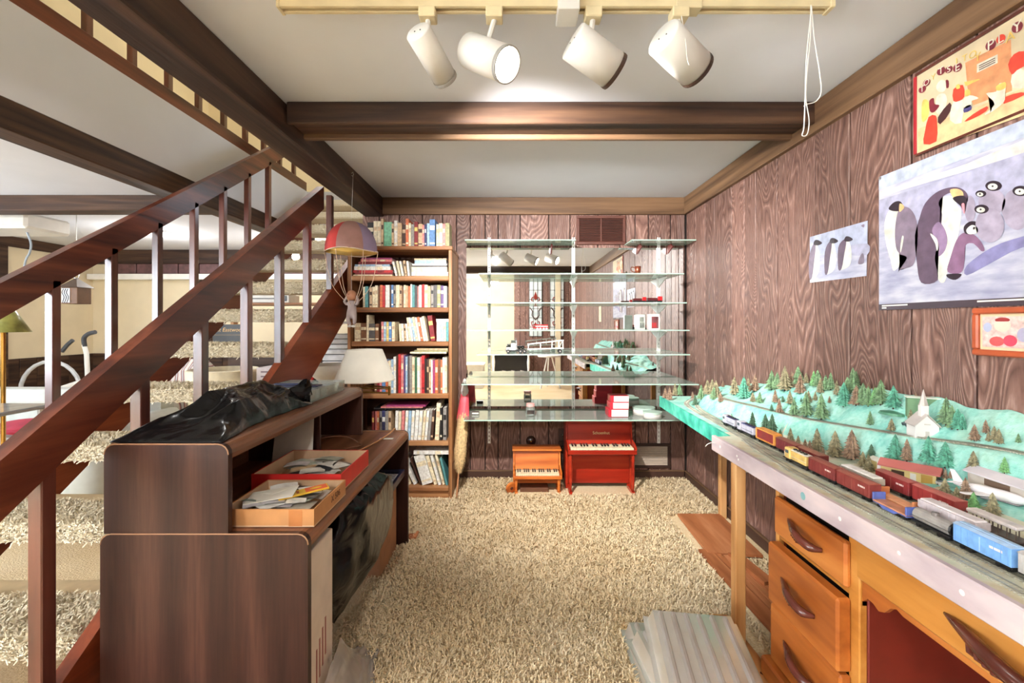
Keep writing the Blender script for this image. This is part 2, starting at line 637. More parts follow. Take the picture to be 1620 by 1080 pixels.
# back wall
wb = struct(MB().box(-1.2, X_RIGHT + .012, Y_BACK + .012, Y_BACK + .1, 0, H), 'wall_back', M_DARK, 'back wall of dark wood panelling behind bookcase and mirror', 'wall')
us = [573, 600, 632, 668, 700, 722, 744, 767.5, 788, 823, 868, 902, 946, 981, 1005, 1026, 1061, 1084]
plank_wall(wb, [(u - 810) * .00507 for u in us], lambda mb, a, c, z0, z1, d: mb.cbox(a, c, Y_BACK + d, Y_BACK + .02, z0, z1, .003), 0.03, 2.118)
# rear wall behind the camera: panelled on the right, cream on the left, with a window
wz = struct(MB().box(0.05, 1.42, Y_REAR - .1, Y_REAR - .012, 0, H), 'wall_rear', M_DARK, 'panelled rear wall behind the camera, seen in the mirror', 'wall')
e, x = [], 0.05
while x < 1.39:
    e.append(x)
    x += random.choice((.13, .17, .21))
plank_wall(wz, e + [1.39], lambda mb, a, c, z0, z1, d: mb.cbox(a, c, Y_REAR - .02, Y_REAR - d, z0, z1, .003), 0.0, 2.25)
b = MB()
b.box(X_LEFT, -5.5, Y_REAR - .1, Y_REAR, 0, H).box(-2.7, .05, Y_REAR - .1, Y_REAR, 0, H).box(-5.5, -2.7, Y_REAR - .1, Y_REAR, 0, .55).box(-5.5, -2.7, Y_REAR - .1, Y_REAR, 2.15, H)
struct(b, 'wall_rear_left', M_CREAM, 'cream painted rear wall around the window', 'wall')
w1 = struct(MB().box(-5.5, -2.7, Y_REAR - .06, Y_REAR - .054, .55, 2.15), 'window_1', M_PANE, 'wide window in the cream rear wall', 'window')
for x0, x1, z0, z1 in ((-5.5, -5.44, .55, 2.15), (-2.76, -2.7, .55, 2.15), (-4.13, -4.07, .61, 2.09), (-5.44, -2.76, .55, .61), (-5.44, -2.76, 2.09, 2.15)):
    MB().cbox(x0, x1, Y_REAR - .08, Y_REAR - .03, z0, z1, .005).build('window_frame', M_WHITE, w1)
# left wall, with a window too, wainscot below
b = MB()
b.box(X_LEFT - .1, X_LEFT, -.9, 2.0, .83, H).box(X_LEFT - .1, X_LEFT, -2.9, -.9, 2.1, H).box(X_LEFT - .1, X_LEFT, Y_REAR, -2.9, .83, H).box(X_LEFT - .1, X_LEFT, 4.0, Y_FAR, .83, H).box(X_LEFT - .1, X_LEFT, 2.0, 4.0, .83, .9).box(X_LEFT - .1, X_LEFT, 2.0, 4.0, 2.1, H).box(X_LEFT - .1, X_LEFT - .02, Y_REAR, Y_FAR, 0, .83)
wl = struct(b, 'wall_left', M_CREAM, 'cream left wall of the big room with dark wainscot', 'wall')
y = Y_REAR
while y < Y_FAR - .05:
    y2 = min(y + .2, Y_FAR)
    MB().cbox(X_LEFT - .02, X_LEFT + .012, y + .003, y2 - .003, 0, .83, .003).build('wainscot_board', M_BEAMY, wl)
    y = y2
w3 = struct(MB().box(X_LEFT - .06, X_LEFT - .054, -2.9, -.9, .83, 2.1), 'window_3', M_PANE, 'window in the left wall near the rear corner', 'window')
for y0, y1, z0, z1 in ((-2.9, -2.84, .83, 2.1), (-.96, -.9, .83, 2.1), (-1.93, -1.87, .89, 2.04), (-2.84, -.96, .83, .89), (-2.84, -.96, 2.04, 2.1)):
    MB().cbox(X_LEFT - .08, X_LEFT - .03, y0, y1, z0, z1, .005).build('window_frame', M_WHITE, w3)
w2 = struct(MB().box(X_LEFT - .06, X_LEFT - .054, 2.0, 4.0, .9, 2.1), 'window_2', M_PANE, 'window in the cream left wall', 'window')  # unseen window added to bring fill light into the far room
for y0, y1, z0, z1 in ((2.0, 2.06, .9, 2.1), (3.94, 4.0, .9, 2.1), (2.97, 3.03, .96, 2.04), (2.06, 3.94, .9, .96), (2.06, 3.94, 2.04, 2.1)):
    MB().cbox(X_LEFT - .08, X_LEFT - .03, y0, y1, z0, z1, .005).build('window_frame', M_WHITE, w2)
# far wall of the big room, beyond the stairs
wf = struct(MB().box(X_LEFT - .1, -.9, Y_FAR, Y_FAR + .1, 0, H), 'wall_far', M_CREAM, 'cream far wall of the big room beyond the stairs', 'wall')
x = X_LEFT
while x < -.95:
    x2 = min(x + .2, -.9)
    MB().cbox(x + .003, x2 - .003, Y_FAR - .014, Y_FAR + .01, 0, .83, .003).build('wainscot_board', M_BEAM, wf)
    x = x2
struct(MB().box(-.95, -.85, Y_BACK + .1, Y_FAR, 0, H), 'wall_side', M_CREAM, 'cream side wall behind the stairs', 'wall')
struct(MB().box(-4.3, -4.2, .3, Y_FAR, Z_UP, 5.0).box(-4.3, -.8, .2, .3, Z_UP, 5.0).box(-4.3, -.8, Y_FAR, Y_FAR + .1, Z_UP, 5.0).box(-.9, -.8, .3, Y_FAR, Z_UP, 5.0), 'wall_upstairs', M_UPPER, 'yellow painted walls of the floor above the stairwell', 'wall')
struct(MB().box(-4.3, -.8, .2, Y_FAR + .1, 5.0, 5.1), 'ceiling_upstairs', M_CEIL, 'white ceiling of the floor above', 'ceiling')

# beams and trim
tr = 0


def trim(mb, mat, label, cat='beam', parts=None):
    global tr
    tr += 1
    return struct(mb, 'trim_%d' % tr, mat, label, cat)


# box beam across the room: front board, recessed bottom board, rear board
t1 = trim(MB().cbox(-1.02, 1.392, 2.057, 2.08, 2.15, 2.249, .004), M_BEAM, 'brown box beam crossing the ceiling behind the track lights')
MB().cbox(-1.02, 1.392, 2.082, 2.222, 2.168, 2.249, .004).build('bottom_board', M_BEAM, t1)
MB().cbox(-1.02, 1.392, 2.224, 2.25, 2.146, 2.249, .004).build('rear_board', M_TRIM, t1)
trim(MB().cbox(-1.18, -1.03, 0.2, 3.66, 2.10, 2.252, .006), M_BEAMY, 'big dark beam running along the stairwell edge')
trim(MB().cbox(-1.18, X_RIGHT - .002, Y_BACK - .028, Y_BACK + .005, 2.114, 2.249, .004), M_TRIM, 'brown trim board along the top of the back wall')
trim(MB().cbox(X_RIGHT - .026, X_RIGHT + .005, Y_REAR + .01, Y_BACK - .03, 2.114, 2.249, .004), M_TRIMY, 'brown trim board along the top of the right wall')
trim(MB().cbox(-2.40, -2.25, -1.0, 5.2, 2.11, 2.252, .006), M_BEAMY, 'dark beam along the far edge of the stairwell')
trim(MB().cbox(X_LEFT, -2.41, 3.56, 3.72, 2.13, 2.252, .006), M_BEAM, 'blue-grey lit beam crossing the ceiling of the far room')
trim(MB().cbox(X_LEFT, X_LEFT + .03, Y_REAR, Y_FAR, 2.13, 2.249, .004), M_BEAMY, 'dark trim along the top of the left wall', 'trim')
t2 = trim(MB().cbox(X_LEFT + .04, -.97, Y_FAR - .09, Y_FAR, 2.06, 2.249, .004), M_BEAM, 'dark header with a row of small tiles on the far wall', 'trim')
x = -5.4
while x < -1.0:
    MB().cbox(x, x + .27, Y_FAR - .10, Y_FAR, 1.92, 2.055, .006).build('tile', plain('header_tile', (92, 62, 62), .5, var=.2), t2)
    x += .285
MB().cbox(X_LEFT + .04, -.97, Y_FAR - .14, Y_FAR, 1.84, 1.915, .004).build('ledge', M_WHITE, t2)
trim(MB().cbox(X_LEFT, X_LEFT + .05, 4.85, 5.2, 0.0, 2.13, .006), M_BEAMY, 'dark upright board on the left wall', 'trim')
trim(MB().cbox(-4.30, -4.12, Y_FAR - .06, Y_FAR - .015, .83, 1.84, .005), M_BEAM, 'dark upright board on the far wall', 'trim')
trim(MB().cbox(.98, 1.10, Y_REAR, Y_REAR + .05, 0, 2.24, .005), M_CREAM, 'cream post on the rear wall', 'trim')
trim(MB().cbox(-1.15, X_RIGHT, -.9, -.76, 2.13, 2.252, .005), M_BEAM, 'dark ceiling beam behind the camera', 'beam')
# baseboards
bb = struct(MB().cbox(-1.2, X_RIGHT - .016, Y_BACK - .014, Y_BACK + .002, 0, .062, .003), 'baseboard_back', M_BASE, 'dark brown baseboard along the back wall', 'baseboard')
MB().cbox(-1.2, X_RIGHT - .016, Y_BACK - .018, Y_BACK + .002, .062, .072, .003).build('cap', M_TRIM, bb)
bb = struct(MB().cbox(X_RIGHT - .014, X_RIGHT + .002, Y_REAR, Y_BACK - .016, 0, .062, .003), 'baseboard_right', M_BASE, 'dark brown baseboard along the right wall', 'baseboard')
MB().cbox(X_RIGHT - .018, X_RIGHT + .002, Y_REAR, Y_BACK - .016, .062, .072, .003).build('cap', M_TRIMY, bb)


# ------------------------------------------------------------------ carpet pile
def pile_mesh(name, sampler, n, mat, length=.026, width=.0052, seed=1):
    """curved yarn strands, one mesh"""
    rng = np.random.default_rng(seed)
    P, Nn = sampler(rng, n)
    n = len(P)
    th = rng.uniform(0, 2 * np.pi, n)
    lean = rng.uniform(.45, 1.25, n)
    L = length * rng.uniform(.7, 1.3, n)
    w = width * rng.uniform(.7, 1.2, n)
    a = np.stack([np.cos(th), np.sin(th), np.zeros(n)], 1)
    a -= Nn * (a * Nn).sum(1)[:, None]
    a /= np.linalg.norm(a, axis=1)[:, None] + 1e-9
    s = np.cross(Nn, a)
    V = np.zeros((n, 6, 3))
    V[:, 0] = P - s * w[:, None] / 2
    V[:, 1] = P + s * w[:, None] / 2
    mid = P + a * (L * .22 * lean)[:, None] + Nn * (L * .55)[:, None]
    V[:, 2] = mid - s * w[:, None] * .5
    V[:, 3] = mid + s * w[:, None] * .5
    tip = P + a * (L * .75 * lean)[:, None] + Nn * (L * np.clip(1.05 - .35 * lean, .45, 1))[:, None]
    V[:, 4] = tip - s * w[:, None] * .3
    V[:, 5] = tip + s * w[:, None] * .3
    base = (np.arange(n) * 6)[:, None]
    Fq = np.concatenate([base + np.array([0, 1, 3, 2]), base + np.array([2, 3, 5, 4])], 1).reshape(-1, 4)
    me = bpy.data.meshes.new(name)
    me.vertices.add(n * 6)
    me.vertices.foreach_set('co', V.reshape(-1))
    me.loops.add(Fq.size)
    me.loops.foreach_set('vertex_index', Fq.reshape(-1).astype(np.int32))
    me.polygons.add(len(Fq))
    me.polygons.foreach_set('loop_start', (np.arange(len(Fq)) * 4).astype(np.int32))
    me.polygons.foreach_set('loop_total', np.full(len(Fq), 4, np.int32))
    me.update(calc_edges=True)
    me.materials.append(mat)
    return me


def floor_sampler(rng, n):
    # denser close to the camera; the strip under desk and shelves is left out of sight
    y = .75 + (3.63 - .75) * rng.random(n) ** 1.35
    x = -1.15 + 2.53 * rng.random(n)
    k = (np.abs(x) < 1.16 * y + .05)
    for (a, b_, c, d) in ((-1.19, -.575, 1.29, 1.325), (-1.19, -.575, 2.54, 2.57), (-1.19, -.60, 1.32, 1.535), (-1.19, -.635, 2.21, 2.54), (-1.19, -.70, 1.5, 2.3), (-1.2, -.41, 3.2, 3.7), (1.0, 1.4, 2.38, 2.94), (.84, .96, 1.48, 1.94), (1.0, 1.2, 1.62, 2.48), (.88, 1.4, .4, 1.62), (-.01, .38, 3.29, 3.6), (.39, .92, 3.28, 3.6), (.43, .80, 1.36, 1.86)):
        k &= ~((x > a) & (x < b_) & (y > c) & (y < d))
    x, y = x[k], y[k]
    P = np.stack([x, y, np.full(len(x), -.001)], 1)
    Nn = np.zeros_like(P)
    Nn[:, 2] = 1
    return P, Nn


po = bpy.data.objects.new('carpet_pile', pile_mesh('carpet_pile', floor_sampler, 200000, M_PILE))
C.objects.link(po)
po.parent = bpy.data.objects['floor']
po['kind'] = 'stuff'

# ================================================================== staircase
XS, XF, TH = -1.21, -2.09, .04            # right face of the near stringer, left face of the far one
SL = .66
st = thing('staircase', 'open carpeted wooden staircase with red-brown railings rising past the bookcase', 'staircase', (-1.65, 1.0, 0))
RUN, RISE, Y2, Z2 = .297, .196, 1.321, .337
ZST, ZRT, ZRB = -.515, .222, .077


def slanted(name, x0, x1, y0, y1, zt, zb, mat, sl=.65, cut=None):
    mb = MB()
    poly = [(y0, max(zb + sl * y0, 0.0)), (y0, zt + sl * y0), (y1, zt + sl * y1), (y1, zb + sl * y1)]
    if zb + sl * y0 < 0:
        poly.insert(0, (-zb / sl, 0.0))
        poly[1] = (y0, 0.0)
    mb.prism(poly, lambda a, c: (x0, a, c), lambda a, c: (x1, a, c))
    return mb.build(name, mat, st)


slanted('stringer', XS - TH, XS, .86, 4.85, ZST, ZST - .355, M_STRG)
slanted('stringer', XF, XF + TH, .86, 4.85, ZST, ZST - .355, M_STRG)
slanted('handrail', XS - .045, XS, .55, 2.93, ZRT, ZRB, M_RAIL)
slanted('handrail', XF - .004, XF + .041, .55, 4.4, ZRT, ZRB, M_RAIL)


def tread_sampler(rng, n):
    # wraps round the front edge of a tread (local: y 0 = nosing, z 0 = top)
    s = rng.random(n)
    x = rng.uniform(XF + TH + .012, XS - TH - .012, n)
    top = s < .62
    y = np.where(top, rng.uniform(.0, .2, n), 0.0)
    z = np.where(top, 0.0, rng.uniform(-.062, .0, n))
    Nn = np.zeros((n, 3))
    Nn[:, 2] = np.where(top, 1.0, .25)
    Nn[:, 1] = np.where(top, 0.0, -.97)
    return np.stack([x + 1.65, y, z], 1), Nn


TP = pile_mesh('tread_pile', tread_sampler, 5200, M_TCARPET, .020, .005, 5)
tb = MB().cbox(XF + TH + .002 + 1.65, XS - TH - .002 + 1.65, .02, .31, -.05, -.008, .004).mesh('tread_board', plain('bare_tread_board', (206, 186, 150), .6))
tcb = MB()
tcb.cbox(XF + TH + .006 + 1.65, XS - TH - .006 + 1.65, .0, .205, -.064, .0, .012)
tc = tcb.mesh('tread_carpet', M_TCARPET)
for k in range(1, 14):
    yk, zk = Y2 + RUN * (k - 2) - 1.0, Z2 + RISE * (k - 2)
    for nm, me in (('tread', tb),):
        o = bpy.data.objects.new(nm, me)
        C.objects.link(o)
        o.parent = st
        o.location = (0, yk, zk)
        q = bpy.data.objects.new('carpet', tc)
        C.objects.link(q)
        q.parent = o
        if k <= 11:
            p = bpy.data.objects.new('carpet_yarn', TP)
            C.objects.link(p)
            p.parent = o
            p['kind'] = 'stuff'
# balusters: one per tread on either side
for u in (67, 222, 318, 390, 442, 486, 522):
    yb = 720 * 1.21 / (810 - u) * 1.018
    mb = MB().cbox(XS - .041, XS - .003, yb - .02, yb + .02, max(ZST - .2 + .65 * yb, 0), ZRB + .03 + .65 * yb, .003)
    mb.build('baluster', M_BALU, st)
for yb in (1.45, 1.75, 2.05, 2.35, 2.655, 2.96, 3.257, 3.56, 3.86):
    MB().cbox(XF + .003, XF + .041, yb - .02, yb + .02, ZST - .1 + .65 * yb, ZRB + .03 + .65 * yb, .003).build('baluster', M_BALU, st)

# guard rail of the floor above
gr = thing('guard_railing', 'dark guard railing on the floor above the stairwell', 'railing', (-2.29, 3.0, Z_UP))
MB().cbox(-2.31, -2.255, .96, 5.0, Z_UP - .02, Z_UP + .10, .004).build('kick_board', M_RAIL, gr)
MB().cbox(-2.31, -2.265, .96, 5.0, Z_UP + .86, Z_UP + .96, .004).build('top_rail', M_RAIL, gr)
yy = 1.0
while yy < 5.0:
    MB().cbox(-2.305, -2.27, yy - .02, yy + .02, Z_UP + .1, Z_UP + .86, .003).build('baluster', M_BALU, gr)
    yy += .29
# ================================================================== track lighting
tk = thing('light_track', 'long ivory light track screwed to the ceiling', 'track', (0.13, 1.42, 2.25))
MB().cbox(-.72, .985, 1.400, 1.412, 2.222, 2.2495, .001).build('side_rail', M_TRACK, tk)
MB().cbox(-.72, .985, 1.426, 1.438, 2.222, 2.2495, .001).build('side_rail', M_TRACK, tk)
MB().box(-.72, .985, 1.412, 1.426, 2.234, 2.2495).build('slot', plain('slot_copper', (104, 66, 40), .5), tk)
for x0, x1 in ((-.726, -.715), (.98, .995)):
    MB().cbox(x0, x1, 1.397, 1.441, 2.219, 2.2495, .002).build('end_cap', M_TRACK, tk)
MB().cbox(.505, .585, 1.396, 1.442, 2.216, 2.2495, .002).build('joiner', M_TRACK, tk)
MB().cbox(.14, .205, 1.372, 1.46, 2.196, 2.2495, .002).build('feed_box', M_LAMPW, tk)

HEADS = [  # cap pixel, lens pixel, depth of cap, depth of lens, radius, stem x, label
    ((660.5, 48.6), (705, 126), 1.36, 1.50, .040, -.262, 'slim ivory spotlight, leftmost on the track, aimed at the mirror'),
    ((743, 80), (803, 103), 1.46, 1.37, .053, -.055, 'ivory spotlight second from left with its glowing lens in view'),
    ((905.7, 64), (973, 114), 1.38, 1.43, .056, .252, 'ivory spotlight third from left, dark rim round its mouth'),
    ((1048.5, 58), (1103, 112), 1.36, 1.44, .056, .520, 'ivory spotlight at the right with a loose string hanging across'),
]
for (cp, lp, y0, y1, r, sx, lab), watts in zip(HEADS, (235, 5, 9, 9)):
    c, l = at(*cp, y0), at(*lp, y1)
    d = (l - c).normalized()
    mid = c + (l - c) * .38
    t = thing('track_spotlight', lab, 'spotlight', (sx, 1.42, 2.222), 'spotlights on the ceiling track')
    MB().cbox(sx - .026, sx + .026, 1.395, 1.443, 2.19, 2.2215, .003).build('adapter', M_TRACK, t)
    top = Vector((sx, 1.42, 2.192))
    q = mid + (top - mid) * .02
    MB().tube([top, top * .5 + q * .5, q], .0085, 8).build('stem', M_LAMPW, t)
    mb = MB()
    mb.smooth = True
    Mx = Matrix.Translation(c) @ d.to_track_quat('Z', 'Y').to_matrix().to_4x4()
    L = (l - c).length
    mb.lathe([(r - .002, L - .03), (r - .002, L), (r, L), (r, .004), (r - .004, 0), (0, 0)], n=32, M=Mx)
    hd = mb.build('housing', M_LAMPW, t)
    mb = MB().lathe([(r + .0008, L - .012), (r + .0016, L - .006), (r + .0008, L + .001), (r - .003, L + .001)], n=32, M=Mx, caps=False)
    mb.build('rim', plain('dark_lamp_rim', (54, 34, 24), .4) if sx > .1 else plain('grey_lamp_rim', (150, 146, 140), .4), hd)
    mb = MB()
    mb.smooth = True
    mb.lathe([(0.0, L - .006), (r * .5, L - .008), (r - .004, L - .016)], n=24, M=Mx)
    mb.build('lens', M_BULB, t)
    for s in (-1, 1):
        MB().frustum(Mx @ Vector((s * r * .25, 0, -.0015)), Mx @ Vector((s * r * .25, 0, .002)), .0022, .0022, 6).build('vent_hole', M_DARK, hd)
    so = light('spot_beam', 'SPOT', l + d * .012, watts, WARM, spot=(R(104), .9), radius=.04)
    so.rotation_euler = d.to_track_quat('-Z', 'Y').to_euler()

# strings looped over the track
s1 = thing('hanging_string', 'white looped string hanging from the right end of the track', 'string', (.92, 1.40, 2.22))
for i, pts in enumerate((((1283, 8), (1282, 30), (1276, 90), (1274, 150), (1272, 200), (1269, 214), (1277, 212), (1280, 190), (1275, 155), (1277, 110), (1282, 60), (1283, 12)),
                         ((1284, 10), (1288, 60), (1296, 110), (1299, 145), (1291, 160), (1276, 165), (1272, 168)))):
    MB().tube(smooth_open([at(u, v, 1.395 + .002 * i) for u, v in pts]), .0016, 6).build('loop', M_WHITE, s1)
MB().tube(smooth_open([at(1078, 25, 1.33), at(1084, 60, 1.33), at(1087, 92, 1.33), at(1090, 103, 1.33)]), .0011, 5).build('thread', M_WHITE, s1)

# ================================================================== mirror, glass shelves
mir = MB()
mir.box(-.365, 1.369, 3.638, 3.648, .583, 1.848)
mo = mir.build('wall_mirror', M_MIRROR, label='big frameless mirror on the panelled back wall behind glass shelves', cat='mirror')

for x, lab in ((-.182, 'white slotted shelf standard nearest the bookcase'), (.49, 'white slotted shelf standard at the middle of the mirror'), (1.17, 'white slotted shelf standard nearest the right wall')):
    t = thing('shelf_standard', lab, 'shelf standard', (x, 3.63, .29), 'slotted uprights on the mirror')
    MB().box(x - .011, x - .004, 3.624, 3.636, .29, 1.93).build('flange', M_WHITE, t)
    MB().box(x + .004, x + .011, 3.624, 3.636, .29, 1.93).build('flange', M_WHITE, t)
    mb = MB()
    z = .29
    while z < 1.92:
        mb.box(x - .004, x + .004, 3.626, 3.634, z, z + .016)
        z += .032
    o = mb.build('slot_web', M_WHITE, t)
    o['kind'] = 'stuff'


def glass_shelf(label, x0, x1, yf, z, brackets=(-.182, .49, 1.17), bm=None, y1=3.622, bh=.07):
    t = thing('glass_shelf', label, 'shelf', ((x0 + x1) / 2, y1, z), 'glass shelves in front of the mirror')
    mb = MB()
    th = .008
    mb.add([(x0, yf, z), (x1, yf, z), (x1, y1, z), (x0, y1, z), (x0, yf, z + th), (x1, yf, z + th), (x1, y1, z + th), (x0, y1, z + th)], [(0, 3, 2, 1), (4, 5, 6, 7)])
    mb.mi = 1
    mb.add(mb.v[:8], [(0, 1, 5, 4), (1, 2, 6, 5), (2, 3, 7, 6), (3, 0, 4, 7)])
    mb.build('pane', [M_GLASS, M_GEDGE], t)
    for bx in brackets:
        if x0 < bx < x1:
            q = MB()
            q.prism([(3.622, z - bh), (3.622, z - .004), (yf + .12, z - .004), (yf + .12, z - .012), (3.5, z - bh * .43)], lambda a, c: (bx - .004, a, c), lambda a, c: (bx + .004, a, c))
            q.build('bracket', bm or M_WHITE, t)
    return t


glass_shelf('clear glass shelf holding the copper cup, highest over the mirror', -.245, 1.26, 3.33, 1.605)
glass_shelf('clear glass shelf carrying the red toy trucks', -.27, 1.28, 3.33, 1.392)
glass_shelf('clear glass shelf with two boxed toys and red wagon', -.33, 1.30, 3.33, 1.190)
glass_shelf('clear glass shelf under the white toy car carrier', -.252, 1.27, 3.244, 1.018)
glass_shelf('deep empty glass shelf second from the bottom', -.356, 1.318, 3.207, .810)
glass_shelf('lowest glass shelf, holding red boxes and white tins', -.34, 1.30, 3.20, .558, bh=.034)
MRB = plain('red_brown_bracket', (112, 40, 34), .5)
glass_shelf('high clear glass shelf on wall above mirror at left', -.355, .48, 3.42, 1.868, (.31,), MRB, 3.646)
glass_shelf('short high glass shelf in right corner on red-brown brackets', .90, 1.385, 3.42, 1.868, (1.0, 1.24), MRB, 3.646)

# things on the shelves -------------------------------------------------
zc_ = 1.613
t = thing('copper_cup', 'small copper cup with handle on the highest long glass shelf', 'cup', (.945, 3.42, zc_))
mb = MB()
mb.smooth = True
mb.lathe([(.018, 0), (.022, .03), (.025, .06), (.023, .06), (.019, .006), (0, .006)], (.945, 3.42, zc_), 18)
mb.build('bowl', plain('copper', (172, 98, 74), .3, .8), t)
MB().tube(smooth_open([(.925, 3.42, zc_ + .05), (.898, 3.42, zc_ + .054), (.895, 3.42, zc_ + .03), (.922, 3.42, zc_ + .014)]), .003, 6).build('handle', plain('copper', (0, 0, 0)), t)
t = thing('tiny_bell', 'tiny dark bell standing left of the copper cup', 'bell', (.86, 3.42, zc_))
MB().lathe([(.011, 0), (.009, .008), (.004, .016), (.003, .02)], (.86, 3.42, zc_), 12).build('body', plain('dark_bronze', (70, 60, 48), .4, .6), t)
MB().ball((.86, 3.42, zc_ + .022), .004, n=8, m=6).build('knob', M_BRASS, t)

M_TRED = plain('toy_red', (196, 30, 34), .35, var=.05)
M_TIRE = plain('toy_tire', (34, 32, 32), .7)
M_TCHR = plain('toy_chrome', (196, 196, 196), .25, .8)


def wheel(mb, x, y, z, r, w=.008):
    mb.frustum((x, y - w / 2, z), (x, y + w / 2, z), r, r, 12)


def toy_truck(label, x, y, z, s, col, dark, flip=1):
    t = thing('toy_truck', label, 'toy truck', (x, y, z), 'red toy trucks on the glass shelf')
    w = .016 * s
    MB().cbox(x - .05 * s, x + .05 * s, y - w, y + w, z + .008 * s, z + .016 * s, .001).build('chassis', M_TIRE, t)
    a, b_ = (x + .022 * s, x + .05 * s) if flip > 0 else (x - .05 * s, x - .022 * s)
    MB().cbox(a, b_, y - w, y + w, z + .016 * s, z + .044 * s, .003).build('cab', col, t)
    a, b_ = (x - .05 * s, x + .016 * s) if flip > 0 else (x - .016 * s, x + .05 * s)
    MB().cbox(a, b_, y - w, y + w, z + .016 * s, z + .034 * s, .002).build('body', dark, t)
    for wx in (-.034, -.02, .034):
        for sy in (-1, 1):
            q = MB()
            wheel(q, x + wx * s * flip, y + sy * w, z + .009 * s, .009 * s)
            q.build('wheel', M_TIRE, t)


toy_truck('dark and red toy truck at left of the pair on glass shelf', .965, 3.45, 1.400, 1.0, M_TRED, plain('toy_maroon', (86, 22, 26), .4))
toy_truck('bright red toy truck at right of the pair on glass shelf', 1.085, 3.47, 1.400, 1.15, M_TRED, plain('toy_maroon', (0, 0, 0)))

for x0, x1, h, c, lab, win in ((.94, 1.005, .115, (196, 200, 192), 'grey-green boxed toy with round picture on middle glass shelf', (150, 156, 146)), (1.03, 1.115, .118, (222, 206, 206), 'white toy box with red striped window on middle glass shelf', (120, 70, 74))):
    t = thing('toy_box', lab, 'toy box', ((x0 + x1) / 2, 3.45, 1.198), 'boxed toys')
    MB().cbox(x0, x1, 3.43, 3.48, 1.198, 1.198 + h, .002).build('carton', plain('carton_%d' % c[0], c, .5), t)
    MB().box(x0 + .022, x1 - .012, 3.4285, 3.431, 1.208, 1.198 + h - .02).build('window', plain('carton_window_%d' % c[0], win, .3, var=.3), t)
    MB().box(x0 + .002, x0 + .018, 3.4285, 3.431, 1.21, 1.198 + h - .03).build('side_print', plain('carton_print', (236, 232, 226), .5), t)
    for k in range(3):
        MB().box(x0 + .026 + k * .012, x0 + .032 + k * .012, 3.4275, 3.4285, 1.214, 1.25).build('stripe', M_TRED if x0 > 1 else plain('dark_print', (70, 74, 70), .5), t)
t = thing('red_toy_figure', 'tiny red-brown toy tucked between the two boxed toys', 'toy', (1.016, 3.47, 1.198))
MB().ball((1.016, 3.47, 1.206), .009, n=10, m=6).build('base', M_TIRE, t)
MB().ball((1.014, 3.47, 1.224), .008, .008, .011, n=10, m=6).build('body', plain('toy_rust', (150, 60, 44), .4), t)

# red wagon
t = thing('toy_wagon', 'small red toy wagon with white rails on middle glass shelf', 'toy wagon', (.225, 3.46, 1.198))
MB().cbox(.175, .275, 3.445, 3.475, 1.206, 1.216, .001).build('bed', M_TRED, t)
for k in range(2):
    MB().cbox(.178, .272, 3.444, 3.446, 1.220 + k * .010, 1.226 + k * .010, .0005).build('side_rail', M_TRED if k else plain('toy_white', (232, 228, 222), .4), t)
for k in range(5):
    MB().box(.18 + k * .022, .184 + k * .022, 3.446, 3.448, 1.216, 1.238).build('stake', M_TRED, t)
MB().tube([(.175, 3.46, 1.21), (.16, 3.46, 1.215), (.148, 3.46, 1.232)], .0015, 6).build('handle', M_TRED, t)
for x in (.192, .215, .24, .262):
    q = MB()
    wheel(q, x, 3.444, 1.2055, .0075, .006)
    q.build('wheel', plain('toy_white', (0, 0, 0)), t)

# white truck and car carrier
M_TW = plain('toy_white', (232, 228, 222), .4)
zt, yt = 1.026, 3.36
t = thing('toy_tractor', 'white toy truck tractor with black wheels on glass shelf', 'toy truck', (.03, yt, zt))
MB().cbox(-.045, .105, yt - .012, yt + .012, zt + .016, zt + .024, .001).build('chassis', M_TIRE, t)
MB().cbox(-.042, -.008, yt - .018, yt + .018, zt + .022, zt + .044, .004).build('hood', M_TW, t)
MB().cbox(-.008, .028, yt - .022, yt + .022, zt + .022, zt + .074, .004).build('cab', M_TW, t)
MB().box(-.0085, .0, yt - .018, yt + .018, zt + .05, zt + .068).build('windshield', plain('toy_window', (90, 100, 106), .15), t)
MB().frustum((.034, yt - .018, zt + .024), (.034, yt - .018, zt + .095), .003, .003, 8).build('exhaust_stack', M_TCHR, t)
MB().cbox(-.05, -.042, yt - .02, yt + .02, zt + .012, zt + .028, .001).build('bumper', M_TCHR, t)
for x in (-.028, .062, .092):
    for sy in (-1, 1):
        q = MB()
        wheel(q, x, yt + sy * .02, zt + .014, .014, .010)
        w_ = q.build('wheel', M_TIRE, t)
        q = MB()
        wheel(q, x, yt + sy * .0255, zt + .014, .006, .002)
        q.build('hub', M_TCHR, w_)
t = thing('toy_car_carrier', 'white double-deck toy car carrier trailer on glass shelf', 'toy trailer', (.25, yt, zt))
for z0, z1, nm in ((.024, .034, 'lower_deck'), (.062, .092, 'upper_deck')):
    for sy in (-1, 1):
        mb = MB()
        mb.prism([(.115, zt + z0), (.38, zt + z1), (.38, zt + z1 + .007), (.115, zt + z0 + .007)], lambda a, c: (a, yt + sy * .022 - .002, c), lambda a, c: (a, yt + sy * .022 + .002, c))
        mb.build(nm, M_TW, t)
MB().prism([(.12, zt + .026), (.38, zt + .036), (.38, zt + .039), (.12, zt + .029)], lambda a, c: (a, yt - .02, c), lambda a, c: (a, yt + .02, c)).build('floor_plate', M_TW, t)
for x in (.12, .21, .295, .345, .375):
    for sy in (-1, 1):
        k = (x - .115) / .265
        MB().box(x - .002, x + .002, yt + sy * .022 - .002, yt + sy * .022 + .002, zt + .026 + .01 * k, zt + .066 + .03 * k).build('post', M_TW, t)
mb = MB().tube([(.345, yt - .022, zt + .034), (.37, yt - .022, zt + .094)], .002, 6)
mb.build('brace', M_TW, t)
